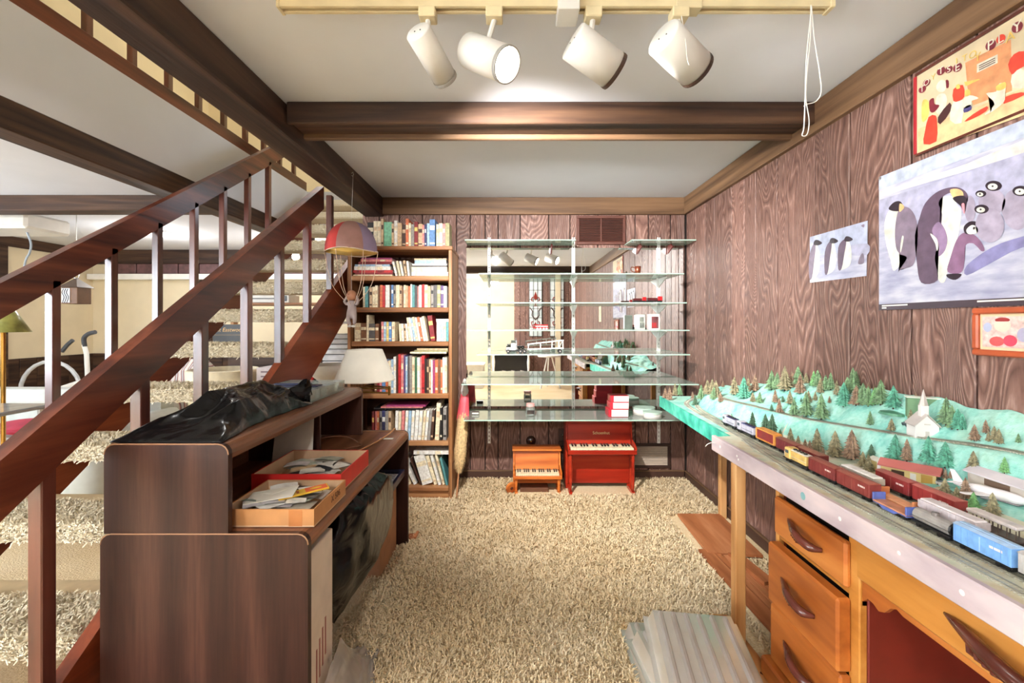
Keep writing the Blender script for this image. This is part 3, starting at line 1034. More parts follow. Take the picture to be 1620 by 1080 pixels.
for sy in (-1, 1):
    q = MB()
    wheel(q, .352, yt + sy * .022, zt + .0145, .0145, .012)
    w_ = q.build('wheel', M_TIRE, t)
    q = MB()
    wheel(q, .352, yt + sy * .0285, zt + .0145, .007, .002)
    q.build('hub', M_TCHR, w_)

# lowest shelf
zs = .566
M_PKR = plain('box_red', (196, 40, 56), .45)
M_PKW = plain('box_end_white', (236, 230, 230), .5)
for i, (dx, h) in enumerate(((0, .056), (.012, .050), (.018, .048))):
    z0 = zs + sum((.056, .050, .048)[:i])
    t = thing('small_red_box', ('small red box with white end, bottom of the pile on the lowest glass shelf', 'small red box with white end, middle of the pile of three', 'small red box with white end, topmost of the pile of three')[i], 'box', (.79, 3.36, z0), 'red boxes on the lowest glass shelf')
    MB().cbox(.70 + dx, .845 + dx * .3, 3.30 + dx * .4, 3.42, z0, z0 + h, .002).build('carton', M_PKR, t)
    MB().box(.722 + dx, .843 + dx * .3, 3.2985 + dx * .4, 3.301 + dx * .4, z0 + .004, z0 + h - .003).build('end_label', M_PKW, t)
for (x, y, r, h, lab) in ((.99, 3.42, .082, .05, 'white round tin with green lid behind, on lowest glass shelf'), (.985, 3.30, .0, .0, '')):
    if r:
        t = thing('round_tin', lab, 'tin', (x, y, zs))
        mb = MB()
        mb.smooth = True
        mb.lathe([(r, 0), (r, h)], (x, y, zs), 28)
        mb.build('body', M_TW, t)
        MB().lathe([(r + .002, h - .012), (r + .002, h + .002), (0, h + .004)], (x, y, zs), 28).build('lid', plain('pale_green_lid', (190, 214, 200), .4), t)
t = thing('round_tin', 'white oval tin with green lid at front of lowest shelf', 'tin', (1.01, 3.275, zs))
mb = MB()
mb.smooth = True
mb.lathe([(.06, 0), (.06, .04)], (1.01, 3.275, zs), 28, sx=1.05)
mb.build('body', M_TW, t)
MB().lathe([(.064, .034), (.064, .046), (0, .048)], (1.01, 3.275, zs), 28, sx=1.05).build('lid', plain('pale_green_lid', (0, 0, 0)), t)
t = thing('glass_jar', 'small clear jar with red and white lid on lowest shelf', 'jar', (.135, 3.33, zs))
mb = MB()
mb.smooth = True
mb.lathe([(.03, 0), (.033, .01), (.033, .06), (.028, .07), (.028, .074)], (.135, 3.33, zs), 20)
mb.build('glass', M_CLEAR, t)
MB().lathe([(.031, .074), (.031, .095), (0, .097)], (.135, 3.33, zs), 20).build('lid', plain('lid_pink', (226, 170, 164), .4), t)
MB().box(.108, .162, 3.2955, 3.297, zs + .022, zs + .05).build('paper_label', plain('jar_label', (60, 50, 44), .6, var=.4), t)
t = thing('dark_matchbox', 'tiny dark box at left end of lowest glass shelf', 'box', (-.27, 3.40, zs))
MB().cbox(-.30, -.245, 3.385, 3.42, zs, zs + .022, .001).build('sleeve', plain('matchbox_brown', (54, 34, 28), .5), t)
MB().box(-.297, -.248, 3.3842, 3.3853, zs + .005, zs + .016).build('end_label', M_PAPER, t)

# ================================================================== wall fittings
M_VENT = plain('brown_vent', (96, 56, 46), .5)


def vent(label, x0, x1, z0, z1, fr, slatmat, nsl, split=False, y=3.649):
    t = thing('wall_vent', label, 'vent', ((x0 + x1) / 2, y, z0))
    w = .022
    for a, b_, c, d in ((x0, x1, z1 - w, z1), (x0, x1, z0, z0 + w), (x0, x0 + w, z0 + w, z1 - w), (x1 - w, x1, z0 + w, z1 - w)):
        MB().cbox(a, b_, y - .018, y, c, d, .003).build('frame', fr, t)
    MB().box(x0 + w, x1 - w, y - .003, y, z0 + w, z1 - w).build('backing', M_DARK, t)
    for k in range(nsl):
        z = z0 + w + (z1 - z0 - 2 * w) * (k + .5) / nsl
        q = (z1 - z0 - 2 * w) / nsl * .32
        MB().add([(x0 + w, y - .014, z - q), (x1 - w, y - .014, z - q), (x1 - w, y - .005, z + q), (x0 + w, y - .005, z + q), (x0 + w, y - .013, z - q - .001), (x1 - w, y - .013, z - q - .001), (x1 - w, y - .004, z + q - .001), (x0 + w, y - .004, z + q - .001)],
                 [(0, 1, 2, 3), (7, 6, 5, 4), (0, 4, 5, 1), (1, 5, 6, 2), (2, 6, 7, 3), (3, 7, 4, 0)]).build('slat', slatmat, t)
    if split:
        MB().cbox((x0 + x1) / 2 - .006, (x0 + x1) / 2 + .006, y - .017, y - .003, z0 + w, z1 - w, .002).build('mullion', fr, t)


vent('dark brown slatted vent high on the panelled back wall', .517, .908, 1.875, 2.105, M_VENT, M_VENT, 14, True)
vent('pale louvred vent in dark frame low beside red toy piano', .93, 1.265, .09, .285, plain('vent_frame_dark', (58, 38, 32), .5), plain('beige_louvre', (196, 178, 160), .5), 11)
t = thing('round_wall_knob', 'round brown dome knob on the back wall above small piano', 'knob', (.152, 3.648, .30))
mb = MB()
mb.smooth = True
mb.lathe([(.040, 0), (.040, .006), (.032, .016), (.018, .024), (0, .026)], n=24, M=Matrix.Translation((.152, 3.649, .305)) @ Matrix.Rotation(R(90), 4, 'X'))
mb.build('dome', plain('brown_bakelite', (58, 32, 26), .25, coat=.4), t)
MB().lathe([(.008, .024), (.006, .03), (0, .031)], n=12, M=Matrix.Translation((.152, 3.649, .305)) @ Matrix.Rotation(R(90), 4, 'X')).build('screw', M_BRASS, t)
for z, lab in ((.355, 'brown switch plate on back wall, upper of two beside red piano'), (.255, 'brown switch plate on back wall, lower of two beside red piano')):
    t = thing('switch_plate', lab, 'switch', (.405, 3.648, z - .045), 'brown plates on the back wall')
    MB().cbox(.372, .438, 3.643, 3.649, z - .05, z + .05, .003).build('plate', plain('brown_plate', (62, 40, 34), .35), t)
    MB().frustum((.405, 3.643, z), (.405, 3.638, z), .011, .010, 14).build('socket', M_BLACK, t)
    MB().cbox(.402, .408, 3.634, 3.640, z - .006, z + .006, .001).build('toggle', M_STEEL, t)
# ================================================================== bookcase
BX0, BX1, BY0, BY1 = -1.165, -.425, 3.22, 3.60
PX = .004472


def bv(v):
    return ZC - (v - CV) * PX


bc = thing('bookcase', 'tall oak bookcase packed with books beside the mirror', 'bookcase', ((BX0 + BX1) / 2, 3.41, 0))
MB().cbox(BX0, BX0 + .024, BY0, BY1, 0, 1.765, .003).build('side_panel', M_OAKZ, bc)
MB().cbox(BX1 - .024, BX1, BY0, BY1, 0, 1.765, .003).build('side_panel', M_OAKZ, bc)
MB().box(BX0 + .024, BX1 - .024, BY1 - .008, BY1, .02, 1.75).build('back_panel', plain('bookcase_back', (96, 58, 36), .6), bc)
MB().cbox(BX0 - .004, BX1 + .004, BY0 - .006, BY1, 1.766, 1.792, .004).build('top_board', M_OAK, bc)
SHELF = {2: 436, 3: 486, 4: 540, 5: 623, 6: 698}
SZ = {1: 1.792}
for k, v in SHELF.items():
    SZ[k] = bv(v)
    MB().cbox(BX0 + .0245, BX1 - .0245, BY0 + .006, BY1 - .009, SZ[k] - .034, SZ[k], .004).build('shelf', M_OAK, bc)
SZ[7] = .085
MB().cbox(BX0 + .0245, BX1 - .0245, BY0 + .006, BY1 - .009, .055, .085, .004).build('shelf', M_OAK, bc)
MB().cbox(BX0 + .0245, BX1 - .0245, BY0 + .03, BY0 + .045, 0.0, .054, .003).build('toe_board', M_OAK, bc)

# ------------------------------------------------------------------ books
COL = dict(cream=(232, 216, 184), white=(238, 232, 222), tan=(202, 172, 136), brown=(122, 82, 56), dkbrown=(72, 46, 36), black=(34, 30, 30), grey=(146, 140, 134), dkgrey=(84, 80, 80), green=(122, 186, 150), dkgreen=(58, 104, 74),
           teal=(90, 150, 152), blue=(92, 134, 186), navy=(52, 54, 100), ltblue=(160, 190, 214), red=(190, 40, 44), dkred=(130, 26, 32), pink=(214, 130, 128), orange=(206, 110, 70), purple=(96, 70, 118), olive=(150, 146, 104), yellow=(222, 196, 110), magenta=(160, 60, 110))
CN = dict(dkbrown='dark brown', dkgrey='dark grey', dkgreen='dark green', ltblue='light blue', dkred='dark red')


def bookmat(c):
    return plain('book_' + c, COL[c], .5, var=.12, scale=60)


SHN = {1: 'the bookcase top', 2: 'the second shelf', 3: 'the third shelf', 4: 'the fourth shelf', 5: 'the fifth shelf', 6: 'the sixth shelf', 7: 'the bottom shelf'}


def book_mesh(w, h, d, c, M):
    """a hardback: spine and two boards round a block of pages"""
    mb = MB()
    k = min(.0022, w * .2)
    pr = [(-w / 2, 0), (w / 2, 0)]
    mb.mi = 0
    mb.box(-w / 2, -w / 2 + k, 0, d, 0, h, M).box(w / 2 - k, w / 2, 0, d, 0, h, M).box(-w / 2 + k, w / 2 - k, 0, k, 0, h, M)
    mb.mi = 1
    mb.box(-w / 2 + k, w / 2 - k, k, d - .004, .003, h - .003, M)
    mb.mi = 2
    if w > .012 and random.random() < .6:
        mb.box(-w / 2 + k * .8, w / 2 - k * .8, -.0004, 0, h * .62, h * .78, M).box(-w / 2 + k * .8, w / 2 - k * .8, -.0004, 0, h * .1, h * .16, M)
    return mb


def book(shelf, x, w, h, c, lean, n, d=.2, y=None, z=None, flat=False, label=None, kind='book'):
    y = BY0 + .03 if y is None else y
    z = SZ[shelf] + .0005 if z is None else z
    lab = label or '%s %s, %s from the left on %s' % (CN.get(c, c), kind, ORD[n], SHN[shelf])
    acc = {'cream': 'tan', 'white': 'cream', 'red': 'dkred', 'pink': 'cream', 'tan': 'dkbrown', 'black': 'cream', 'navy': 'white', 'dkred': 'yellow', 'dkbrown': 'tan', 'ltblue': 'white', 'blue': 'white', 'green': 'dkgreen', 'grey': 'black'}.get(c, 'cream')
    M = Matrix.Rotation(R(90), 4, 'Y') if flat else Matrix.Rotation(R(lean), 4, 'Y')
    mb = book_mesh(w, h, d, c, M)
    zmin = min(p[2] for p in mb.v)
    o = mb.build('book', [bookmat(c), M_PAPER, bookmat(acc)], label=lab, cat='book', group='books on ' + SHN[shelf])
    o.location = (x - (h / 2 if flat else 0), y, z - zmin)
    return o


def row(shelf, u0, spec, uend=None):
    """spec: (width px, height px, colour[, lean]) from the left; None colour leaves a gap"""
    u = u0
    n = 0
    if uend:
        k = (uend - u0) / sum(s[0] for s in spec)
        spec = [(s[0] * k,) + tuple(s[1:]) for s in spec]
    for s in spec:
        w, h, c = s[0], s[1], s[2]
        lean = s[3] if len(s) > 3 else 0
        if c:
            ht = h * PX
            x = (u + w / 2 - CU) * PX * 1.009
            wd = max((w - .35) * PX, .006)
            book(shelf, x + math.sin(R(lean)) * ht * .0, wd, ht, c, lean, n, d=min(.22, max(.13, ht * .72)), y=BY0 + .03 + random.uniform(0, .012))
            n += 1
        u += w


row(1, 574, [(7, 22, 'grey'), (10, 39, 'black'), (6, 41, 'cream'), (6, 41, 'cream'), (4, 45, 'tan'), (13, 40, 'green'), (4, 37, 'tan'), (5.5, 42, 'white'), (7, 38, 'tan'), (6, 36, 'dkbrown'), (5, 45, 'orange'), (4, 38, 'cream'), (5, 36, 'grey'),
             (6, 40, 'dkred'), (7, 37, 'tan'), (3.5, 35, 'pink'), (3.5, 36, 'navy'), (4.5, 38, 'ltblue'), (9, 44, 'blue'), (2, 0, None), (4, 36, 'cream'), (6, 38, 'cream'), (4.5, 37, 'pink'), (7, 38, 'olive')], 711)
row(3, 573, [(4, 33, 'cream'), (6, 34, 'teal'), (2.5, 33, 'black'), (5, 32, 'tan'), (5, 33, 'cream'), (5, 35, 'cream'), (3, 33, 'brown'), (5, 36, 'orange'), (4.5, 35, 'red'), (8, 36, 'white'), (3, 36, 'dkbrown'), (4, 36, 'blue'), (4, 35, 'grey'), (6.5, 36, 'cream'), (4, 35, 'tan'), (3, 34, 'brown'),
             (4, 36, 'cream'), (4, 35, 'tan'), (4.5, 34, 'orange'), (3, 37, 'white'), (5, 36, 'teal'), (4, 35, 'dkgrey'), (3, 34, 'pink'), (5, 36, 'white'), (5, 37, 'red'), (6, 36, 'cream'), (5, 34, 'tan'), (5, 35, 'grey'), (6, 36, 'dkgrey'), (6.5, 36, 'olive'), (5.5, 35, 'purple'), (6, 34, 'white')], 707)
row(4, 560, [(10, 29, 'cream'), (9, 29, 'brown'), (4, 42, 'cream'), (10, 28, 'dkgrey'), (6, 28, 'brown'), (3.5, 0, None), (4, 31, 'pink'), (4, 31, 'ltblue'), (4, 31, 'yellow'), (4.5, 31, 'blue'), (5, 31, 'cream')])
x4 = 632
lean4 = [(4, 28, 'cream', -2), (4, 28, 'white', -3), (3.5, 27, 'tan', -4), (4, 28, 'white', -6), (3.5, 38, 'cream', -7), (4, 38, 'white', -8), (3.5, 37, 'ltblue', -9), (4, 39, 'cream', -10), (4, 38, 'white', -10), (4, 39, 'orange', -10), (4, 38, 'white', -10), (4.5, 40, 'cream', -10)]
for i, (w, h, c, l) in enumerate(lean4):
    book(4, (x4 - CU) * PX, w * PX * .82, h * PX, c, l, 10 + i, d=.15)
    x4 += w
book(4, (684 - CU) * PX, 8 * PX * .9, 41 * PX, 'dkred', -8, 22, d=.16)
row4b = [(6, 31, 'white'), (5, 31, 'ltblue'), (4, 31, 'cream'), (5, 31, 'teal')]
u = 689.5
for i, (w, h, c) in enumerate(row4b):
    book(4, (u + w / 2 - CU) * PX, (w - .4) * PX, h * PX, c, 0, 23 + i, d=.15)
    u += w
book(4, (699 - CU) * PX, .020, .09, 'white', 0, 27, d=.14, z=SZ[4] + 31 * PX + .001, flat=True, label='white paperback lying flat on top of the blue books')
# second shelf: two flat stacks with leaning pads between
z = SZ[2]
for i, (h, w, c, dx) in enumerate(((.012, .28, 'cream', .003), (.012, .27, 'dkred', .01), (.018, .285, 'red', .004), (.026, .26, 'white', 0), (.014, .25, 'ltblue', .0), (.018, .235, 'dkred', .02), (.016, .225, 'pink', .03), (.010, .22, 'magenta', .03))):
    book(2, -1.0 + dx, h, w, c, 0, i, d=.2, y=BY0 + .035, z=z, flat=True, label='%s book lying flat, %s from the bottom of the left stack on second shelf' % (CN.get(c, c), ORD[i]))
    z += h + .0008
z = SZ[2]
for i, (h, w, c, dx) in enumerate(((.030, .262, 'white', 0), (.036, .255, 'cream', -.004), (.009, .24, 'dkgrey', 0), (.012, .25, 'white', -.002), (.024, .225, 'ltblue', .004), (.012, .23, 'tan', .004))):
    book(2, -.588 + dx, h, w, c, 0, i, d=.2, y=BY0 + .035, z=z, flat=True, label='%s book lying flat, %s from the bottom of the right stack on second shelf' % (CN.get(c, c), ORD[i]))
    z += h + .0008
for i, (x, c, l, h) in enumerate(((-.825, 'white', -14, .105), (-.80, 'cream', -12, .11), (-.779, 'white', -11, .108), (-.757, 'tan', -8, .112), (-.737, 'white', -6, .108))):
    book(2, x, .014, h, c, l, i, d=.18, label='%s pamphlet leaning between the flat stacks, %s from the left' % (c, ORD[i]), kind='pamphlet')
# fifth shelf
row(5, 592, [(4, 50, 'brown'), (4, 50, 'dkred'), (4, 50, 'pink'), (6, 52, 'blue'), (4.5, 50, 'orange'), (5, 52, 'cream'), (4, 54, 'ltblue'), (4.5, 58, 'white'), (3, 60, 'dkbrown'), (4.5, 62, 'red'), (4.5, 61, 'pink'), (3, 60, 'purple'), (3.5, 58, 'ltblue'), (3.5, 59, 'dkgrey'), (4, 60, 'grey'), (4.5, 58, 'cream'), (4, 57, 'dkgreen'), (5, 57, 'white'),
             (2.5, 58, 'pink'), (5, 60, 'red'), (3, 55, 'black'), (4, 54, 'dkbrown'), (3.5, 54, 'tan'), (3, 53, 'white'), (3.5, 52, 'magenta'), (5, 53, 'orange'), (4, 53, 'brown'), (3.5, 53, 'orange'), (4, 57, 'white'), (3.5, 57, 'cream')], 707)
for i, (c, dx) in enumerate((('cream', 0), ('olive', .02), ('tan', .03))):
    book(5, -.60 + dx, .012, .26 - .02 * i, c, 0, i, d=.2, y=BY0 + .04, z=SZ[5] + .283 + i * .0128, flat=True, label='%s magazine lying flat on the fifth-shelf books, %s from the bottom' % (c, ORD[i]))
# sixth shelf
row(6, 588, [(4, 46, 'dkred'), (4, 46, 'pink'), (3.5, 46, 'orange'), (4, 46, 'grey'), (5.5, 47, 'navy'), (5, 46, 'grey'), (4.5, 46, 'tan')])
u = 622
for i, (w, h, c, l) in enumerate(((5.5, 47, 'white', 2), (5, 46, 'cream', 2), (5.5, 47, 'pink', 2), (5.5, 47, 'white', 3), (5, 47, 'ltblue', 3), (5.5, 47, 'white', 3), (6.5, 48, 'white', 4), (6, 47, 'white', 4), (5, 47, 'cream', 5), (5, 47, 'white', 5), (5, 48, 'grey', 5), (5, 48, 'dkbrown', 4))):
    book(6, (u + w / 2 - CU) * PX, w * PX * .78, h * PX, c, l, 7 + i, d=.19)
    u += w * .96
for i, (w, h, c, l) in enumerate(((8, 59, 'cream', 3), (4.5, 52, 'black', 0), (6.5, 52, 'grey', 0))):
    book(6, (u + 2 + w / 2 - CU) * PX, w * PX * .8, h * PX, c, l, 19 + i, d=.19)
    u += w * .95 + .8
for i, (c, w) in enumerate((('black', .34), ('pink', .30), ('magenta', .28))):
    book(6, -.82 + .03 * i, .009, w, c, 0, i, d=.2, y=BY0 + .04, z=SZ[6] + 48.6 * PX + .002 + i * .0098, flat=True, label='%s magazine lying flat on the sixth-shelf books, %s from the bottom' % (c, ORD[i]))
# bottom shelf: leaning pads and a wad of papers
for i, (x, w, h, c, l) in enumerate(((-.735, .016, .17, 'cream', -24), (-.695, .022, .20, 'white', -25), (-.655, .010, .20, 'dkbrown', -22))):
    book(7, x, w, h, c, l, i, d=.19, y=BY0 + .05, kind='notebook')
for i, (x, w, h, c, l) in enumerate(((-.605, .075, .215, 'white', -17), (-.548, .022, .215, 'cream', -17), (-.518, .018, .22, 'white', -16), (-.490, .016, .225, 'cream', -15), (-.466, .014, .2, 'teal', -13))):
    book(7, x, w, h, c, l, 3 + i, d=.19, y=BY0 + .04 + .01 * (i % 2), kind='pad of papers')
book(7, -.58, .026, .25, 'white', 0, 0, d=.19, y=BY0 + .04, z=SZ[7] + .222, flat=True, label='thick white catalogue lying flat on the leaning papers')

# ================================================================== feather duster leaning on the bookcase
fd = thing('feather_duster', 'beige lambswool duster with pink ribbon leaning on the bookcase', 'duster', (-.40, 3.26, 0))
p0, p1 = Vector((-.395, 3.24, .004)), Vector((-.343, 3.40, .84))
d = p1 - p0
MB().tube([p0, p0 + d * .42], .006, 8).build('handle', plain('cane', (196, 138, 98), .4), fd)
rng = random.Random(3)
mb = MB()
core = MB()
core.tube([p0 + d * k for k in (.22, .26, .36, .5, .62, .70)], [.012, .030, .045, .042, .038, .03], 12)
core.build('wool_core', plain('wool', (206, 176, 128), .95, var=.15, scale=70, bmp=.8), fd)
for i in range(900):
    k = rng.uniform(.22, .70)
    rr = .044 * min(1, (k - .19) * 9)
    a = rng.uniform(0, 6.283)
    s = p0 + d * k + Vector((math.cos(a), math.sin(a), 0)) * rr * .85
    e_ = s + Vector((math.cos(a) * rng.uniform(.006, .018), math.sin(a) * rng.uniform(.006, .018), -rng.uniform(.015, .04)))
    w = Vector((-math.sin(a), math.cos(a), 0)) * .003
    mb.add([s - w, s + w, e_], [(0, 1, 2)])
o = mb.build('wool_locks', plain('wool', (0, 0, 0)), fd)
o['kind'] = 'stuff'
mb = MB()
for i in range(46):
    a = 6.283 * i / 46
    r0, r1 = .03, .042 + .008 * math.sin(i * 2.3)
    s = p0 + d * .86 + Vector((math.cos(a), math.sin(a) * .7, 0)) * r0
    e_ = p0 + d * .66 + Vector((math.cos(a), math.sin(a) * .7, 0)) * r1 + Vector((0, 0, rng.uniform(-.02, .01)))
    w = Vector((-math.sin(a), math.cos(a), 0)) * .006
    mb.add([s - w, s + w, e_ + w, e_ - w], [(0, 1, 2, 3)])
mb.build('ribbon', plain('pink_ribbon', (224, 92, 104), .4, var=.12), fd)
MB().lathe([(.022, 0), (.03, .04), (.012, .12), (.004, .13)], n=12, M=Matrix.Translation(p0 + d * .84)).build('tip', plain('silver_tip', (196, 190, 186), .4), fd)

# ================================================================== toy pianos
M_OR = wood('orange_piano_wood', [(0.1, (176, 84, 30)), (0.5, (206, 112, 46)), (0.95, (224, 136, 66))], 'x', 40, 4, .35, .05, .1, 5.0, coat=.25)
M_RP = wood('red_piano_lacquer', [(0.1, (128, 24, 12)), (0.5, (164, 38, 20)), (0.95, (186, 58, 32))], 'x', 40, 3, .3, .04, .1, 5.0, coat=.4)
M_IV = plain('piano_keys', (236, 224, 190), .3, var=.03)


def piano(t, x0, x1, yb, yf, h, kz, kdep, body, nkeys, pat, legs, kw=.9, shelf_t=.03):
    """upright toy piano: cabinet at the back, key shelf in front on two legs with feet"""
    ycab = yb - (yb - yf) * .45
    MB().cbox(x0, x0 + .016, ycab, yb, 0.0, h - .012, .002).build('side_panel', body, t)
    MB().cbox(x1 - .016, x1, ycab, yb, 0.0, h - .012, .002).build('side_panel', body, t)
    MB().cbox(x0 - .006, x1 + .006, ycab - .035, yb, h - .012, h, .003).build('lid', body, t)
    MB().box(x0 + .016, x1 - .016, yb - .01, yb, .03, h - .012).build('back_panel', body, t)
    MB().cbox(x0 + .016, x1 - .016, ycab + .012, ycab + .022, .035, kz - .03, .002).build('lower_panel', body, t)
    # sloping fall board above the keys
    MB().prism([(ycab - .03, kz + .018), (ycab - .022, kz + .018), (ycab + .012, h - .012), (ycab + .002, h - .012)], lambda a, c: (x0 + .016, a, c), lambda a, c: (x1 - .016, a, c)).build('fall_board', body, t)
    MB().cbox(x0, x1, yf, ycab + .01, kz - shelf_t, kz, .003).build('key_shelf', body, t)
    for xa in (x0, x1 - .012):
        mb = MB()
        mb.prism([(yf + .004, kz), (yf + .004, kz + .016), (yf + .03, kz + .03), (ycab - .02, kz + .05), (ycab + .002, h - .02), (ycab + .012, h - .02), (ycab + .012, kz)], lambda a, c: (xa, a, c), lambda a, c: (xa + .012, a, c))
        mb.build('cheek', body, t)
    kx0, kx1 = x0 + .02, x1 - .02
    w = (kx1 - kx0) / nkeys
    for i in range(nkeys):
        MB().cbox(kx0 + i * w + .0006, kx0 + (i + 1) * w - .0006, yf + .012, ycab - .018, kz + .0005, kz + .014, .001).build('white_key', M_IV, t)
        if i < nkeys - 1 and pat[i % len(pat)]:
            MB().cbox(kx0 + (i + 1) * w - w * .28, kx0 + (i + 1) * w + w * .28, yf + .012 + (ycab - .03 - yf) * .42, ycab - .018, kz + .0145, kz + .024, .001).build('black_key', M_BLACK, t)
    for s, xl in ((-1, x0 + .022), (1, x1 - .022)):
        mb = MB()
        mb.smooth = True
        yl = yf + .03
        mb.lathe([(.008, 0), (.010, .2), (.013, .55), (.010, .78), (.014, .82), (.010, .86), (.013, .92), (.013, 1.0)] if legs == 'turned' else [(.012, 0), (.008, .1), (.010, .5), (.014, .9), (.014, 1.0)],
                 n=14, M=Matrix.Translation((xl, yl, .018)) @ Matrix.Diagonal((1, 1, kz - shelf_t - .018, 1)))
        mb.build('leg', body, t)
        MB().prism([(yf + .005, 0), (yf + .005, .008), (yf + .03, .02), (ycab + .02, .03), (ycab + .02, 0)], lambda a, c: (xl - .011, a, c), lambda a, c: (xl + .011, a, c)).build('foot', body, t)


pat = (1, 1, 0, 1, 1, 1, 0)
rp = thing('toy_piano', 'larger red lacquered toy piano under the glass shelves', 'toy piano', (.655, 3.42, 0))
piano(rp, .405, .905, 3.56, 3.29, .515, .325, .1, M_RP, 21, pat, 'turned')
lettering('lettering', 'Schoenhut', .030, Matrix.Translation((.668, 3.409, .425)) @ Matrix.Rotation(R(76), 4, 'X'), plain('gold_leaf', (232, 206, 150), .35), rp)
op = thing('toy_piano', 'smaller orange wooden toy piano left of the red one', 'toy piano', (.18, 3.42, 0))
piano(op, .008, .365, 3.55, 3.30, .302, .135, .08, M_OR, 20, pat, 'tapered', shelf_t=.022)
# carton under the orange piano
t = thing('flat_carton', 'flat brown carton lying under the orange toy piano', 'box', (.14, 3.42, 0))
MB().cbox(.06, .27, 3.36, 3.48, 0, .028, .002).build('carton', plain('carton_dark', (104, 66, 44), .7), t)
t = thing('wooden_disc', 'round wooden toy disc leaning on orange piano foot', 'toy', (.02, 3.33, 0))
MB().frustum((-.002, 3.315, .045), (-.010, 3.328, .05), .042, .042, 20).build('disc', M_OR, t)
MB().frustum((.0, 3.312, .044), (-.002, 3.315, .045), .012, .012, 12).build('hub', M_PULL, t)

# ================================================================== parachute toy
hp = Vector((-1.035, 2.92, 2.12))
pt = thing('parachute_toy', 'hanging toy parachute, red mauve and blue canopy with dangling figure', 'toy', (hp.x, hp.y, 1.26))
MB().tube([(-1.034, 2.92, 2.205), (-1.020, 2.92, 2.215), (-1.016, 2.92, 2.200), (-1.024, 2.92, 2.190), (-1.034, 2.92, 2.197)], .0022, 6).build('eye_hook', M_STEEL, pt)
cx, cy = -1.03, 2.92
MB().tube([(-1.02, 2.92, 2.192), (cx, cy, 1.9), (cx, cy, 1.45)], .0009, 5).build('string', M_WHITE, pt)
n = 36
cols = [(206, 70, 66), (170, 128, 120), (150, 132, 160), (206, 70, 66), (176, 110, 130), (150, 132, 160)]
for g in range(6):
    mb = MB()
    mb.smooth = True
    vs, fs = [], []
    m = 8
    for j in range(m + 1):
        ph = (math.pi / 2) * j / m
        for k in range(7):
            a = R(195) + (g + k / 6) * math.pi / 3
            rr = .163 * math.sin(ph) ** .9 * (1 - .02 * math.cos(k / 6 * 2 * math.pi) * (j / m))
            zz = 1.703 + .195 * math.cos(ph) + (.006 * math.sin(a * 3) if j == m else 0)
            vs.append((cx + rr * math.cos(a), cy + rr * math.sin(a), zz))
    for j in range(m):
        for k in range(6):
            fs.append((j * 7 + k, j * 7 + k + 1, (j + 1) * 7 + k + 1, (j + 1) * 7 + k))
    mb.add(vs, fs)
    mb.build('canopy_panel', plain('canopy_%d' % (g % 6), cols[g], .8, var=.05), pt)
mb = MB()
mb.smooth = True
mb.lathe([(.159, -.002), (.13, .012), (.07, .022), (0, .026)], (cx, cy, 1.703), 36)
mb.build('lining', plain('yellow_lining', (226, 182, 92), .8), pt)
MB().tube([(cx + .163 * math.cos(2 * math.pi * k / 36), cy + .163 * math.sin(2 * math.pi * k / 36), 1.703 + .006 * math.sin(2 * math.pi * k / 12)) for k in range(37)], .0035, 6).build('hem', plain('cream_hem', (228, 206, 180), .7), pt)
for a in (0, 60, 120, 180, 240, 300):
    a = R(a + 15)
    q = Vector((cx + .162 * math.cos(a), cy + .162 * math.sin(a), 1.70))
    e_ = Vector((cx + .018 * math.cos(a) + .005, cy + .018 * math.sin(a), 1.36))
    mid = (q + e_) / 2 + Vector((math.cos(a), math.sin(a), 0)) * .03 + Vector((0, 0, -.035))
    MB().tube(smooth_open([q, mid, e_]), .0018, 5).build('shroud_line', plain('cord_cream', (222, 190, 164), .7), pt)
M_DOLL = plain('doll_tan', (176, 122, 92), .6, var=.08)
M_DOLLC = plain('doll_grey', (166, 150, 148), .7, var=.08)


def skin_figure(name, verts, edges, radii, mat, parent, root=0, sub=2):
    me = bpy.data.meshes.new(name)
    me.from_pydata(verts, edges, [])
    o = bpy.data.objects.new(name, me)
    C.objects.link(o)
    sk = o.modifiers.new('skin', 'SKIN')
    sk.use_smooth_shade = True
    for i, r_ in enumerate(radii):
        me.skin_vertices[0].data[i].radius = (r_, r_) if not isinstance(r_, tuple) else r_
    me.skin_vertices[0].data[root].use_root = True
    if sub:
        s_ = o.modifiers.new('sub', 'SUBSURF')
        s_.levels = s_.render_levels = sub
    me.materials.append(mat)
    if parent is not None:
        off = Vector(parent.get('_base', (0, 0, 0)))
        for v in me.vertices:
            v.co -= off
        o.parent = parent
        o['_base'] = tuple(off)
    return o


me_probe = bpy.data.meshes.new('probe')
fx, fy, fz = cx + .004, cy, 1.30
V = [(0, 0, .0), (0, 0, .035), (0, -.002, .062), (0, -.002, .075), (.028, -.004, .055), (.034, -.012, .075), (.024, -.004, .10), (-.028, -.004, .055), (-.036, -.010, .07), (-.02, -.004, .10), (.016, -.012, -.012), (.022, -.024, -.03), (.020, -.028, -.05), (-.016, -.010, -.012), (-.012, -.022, -.032), (.002, -.026, -.052)]
E = [(0, 1), (1, 2), (2, 3), (2, 4), (4, 5), (5, 6), (2, 7), (7, 8), (8, 9), (0, 10), (10, 11), (11, 12), (0, 13), (13, 14), (14, 15)]
Rr = [.018, .02, .016, .010, .010, .008, .006, .010, .008, .006, .013, .011, .008, .013, .011, .008]
skin_figure('figure_body', [(fx + a * 1.25, fy + b_ * 1.25, fz + c * 1.25) for a, b_, c in V], E, [r_ * 1.2 for r_ in Rr], M_DOLLC, pt)
mb = MB()
mb.smooth = True
mb.ball((fx, fy - .004, fz + .124), .032, .03, .034, 16, 10)
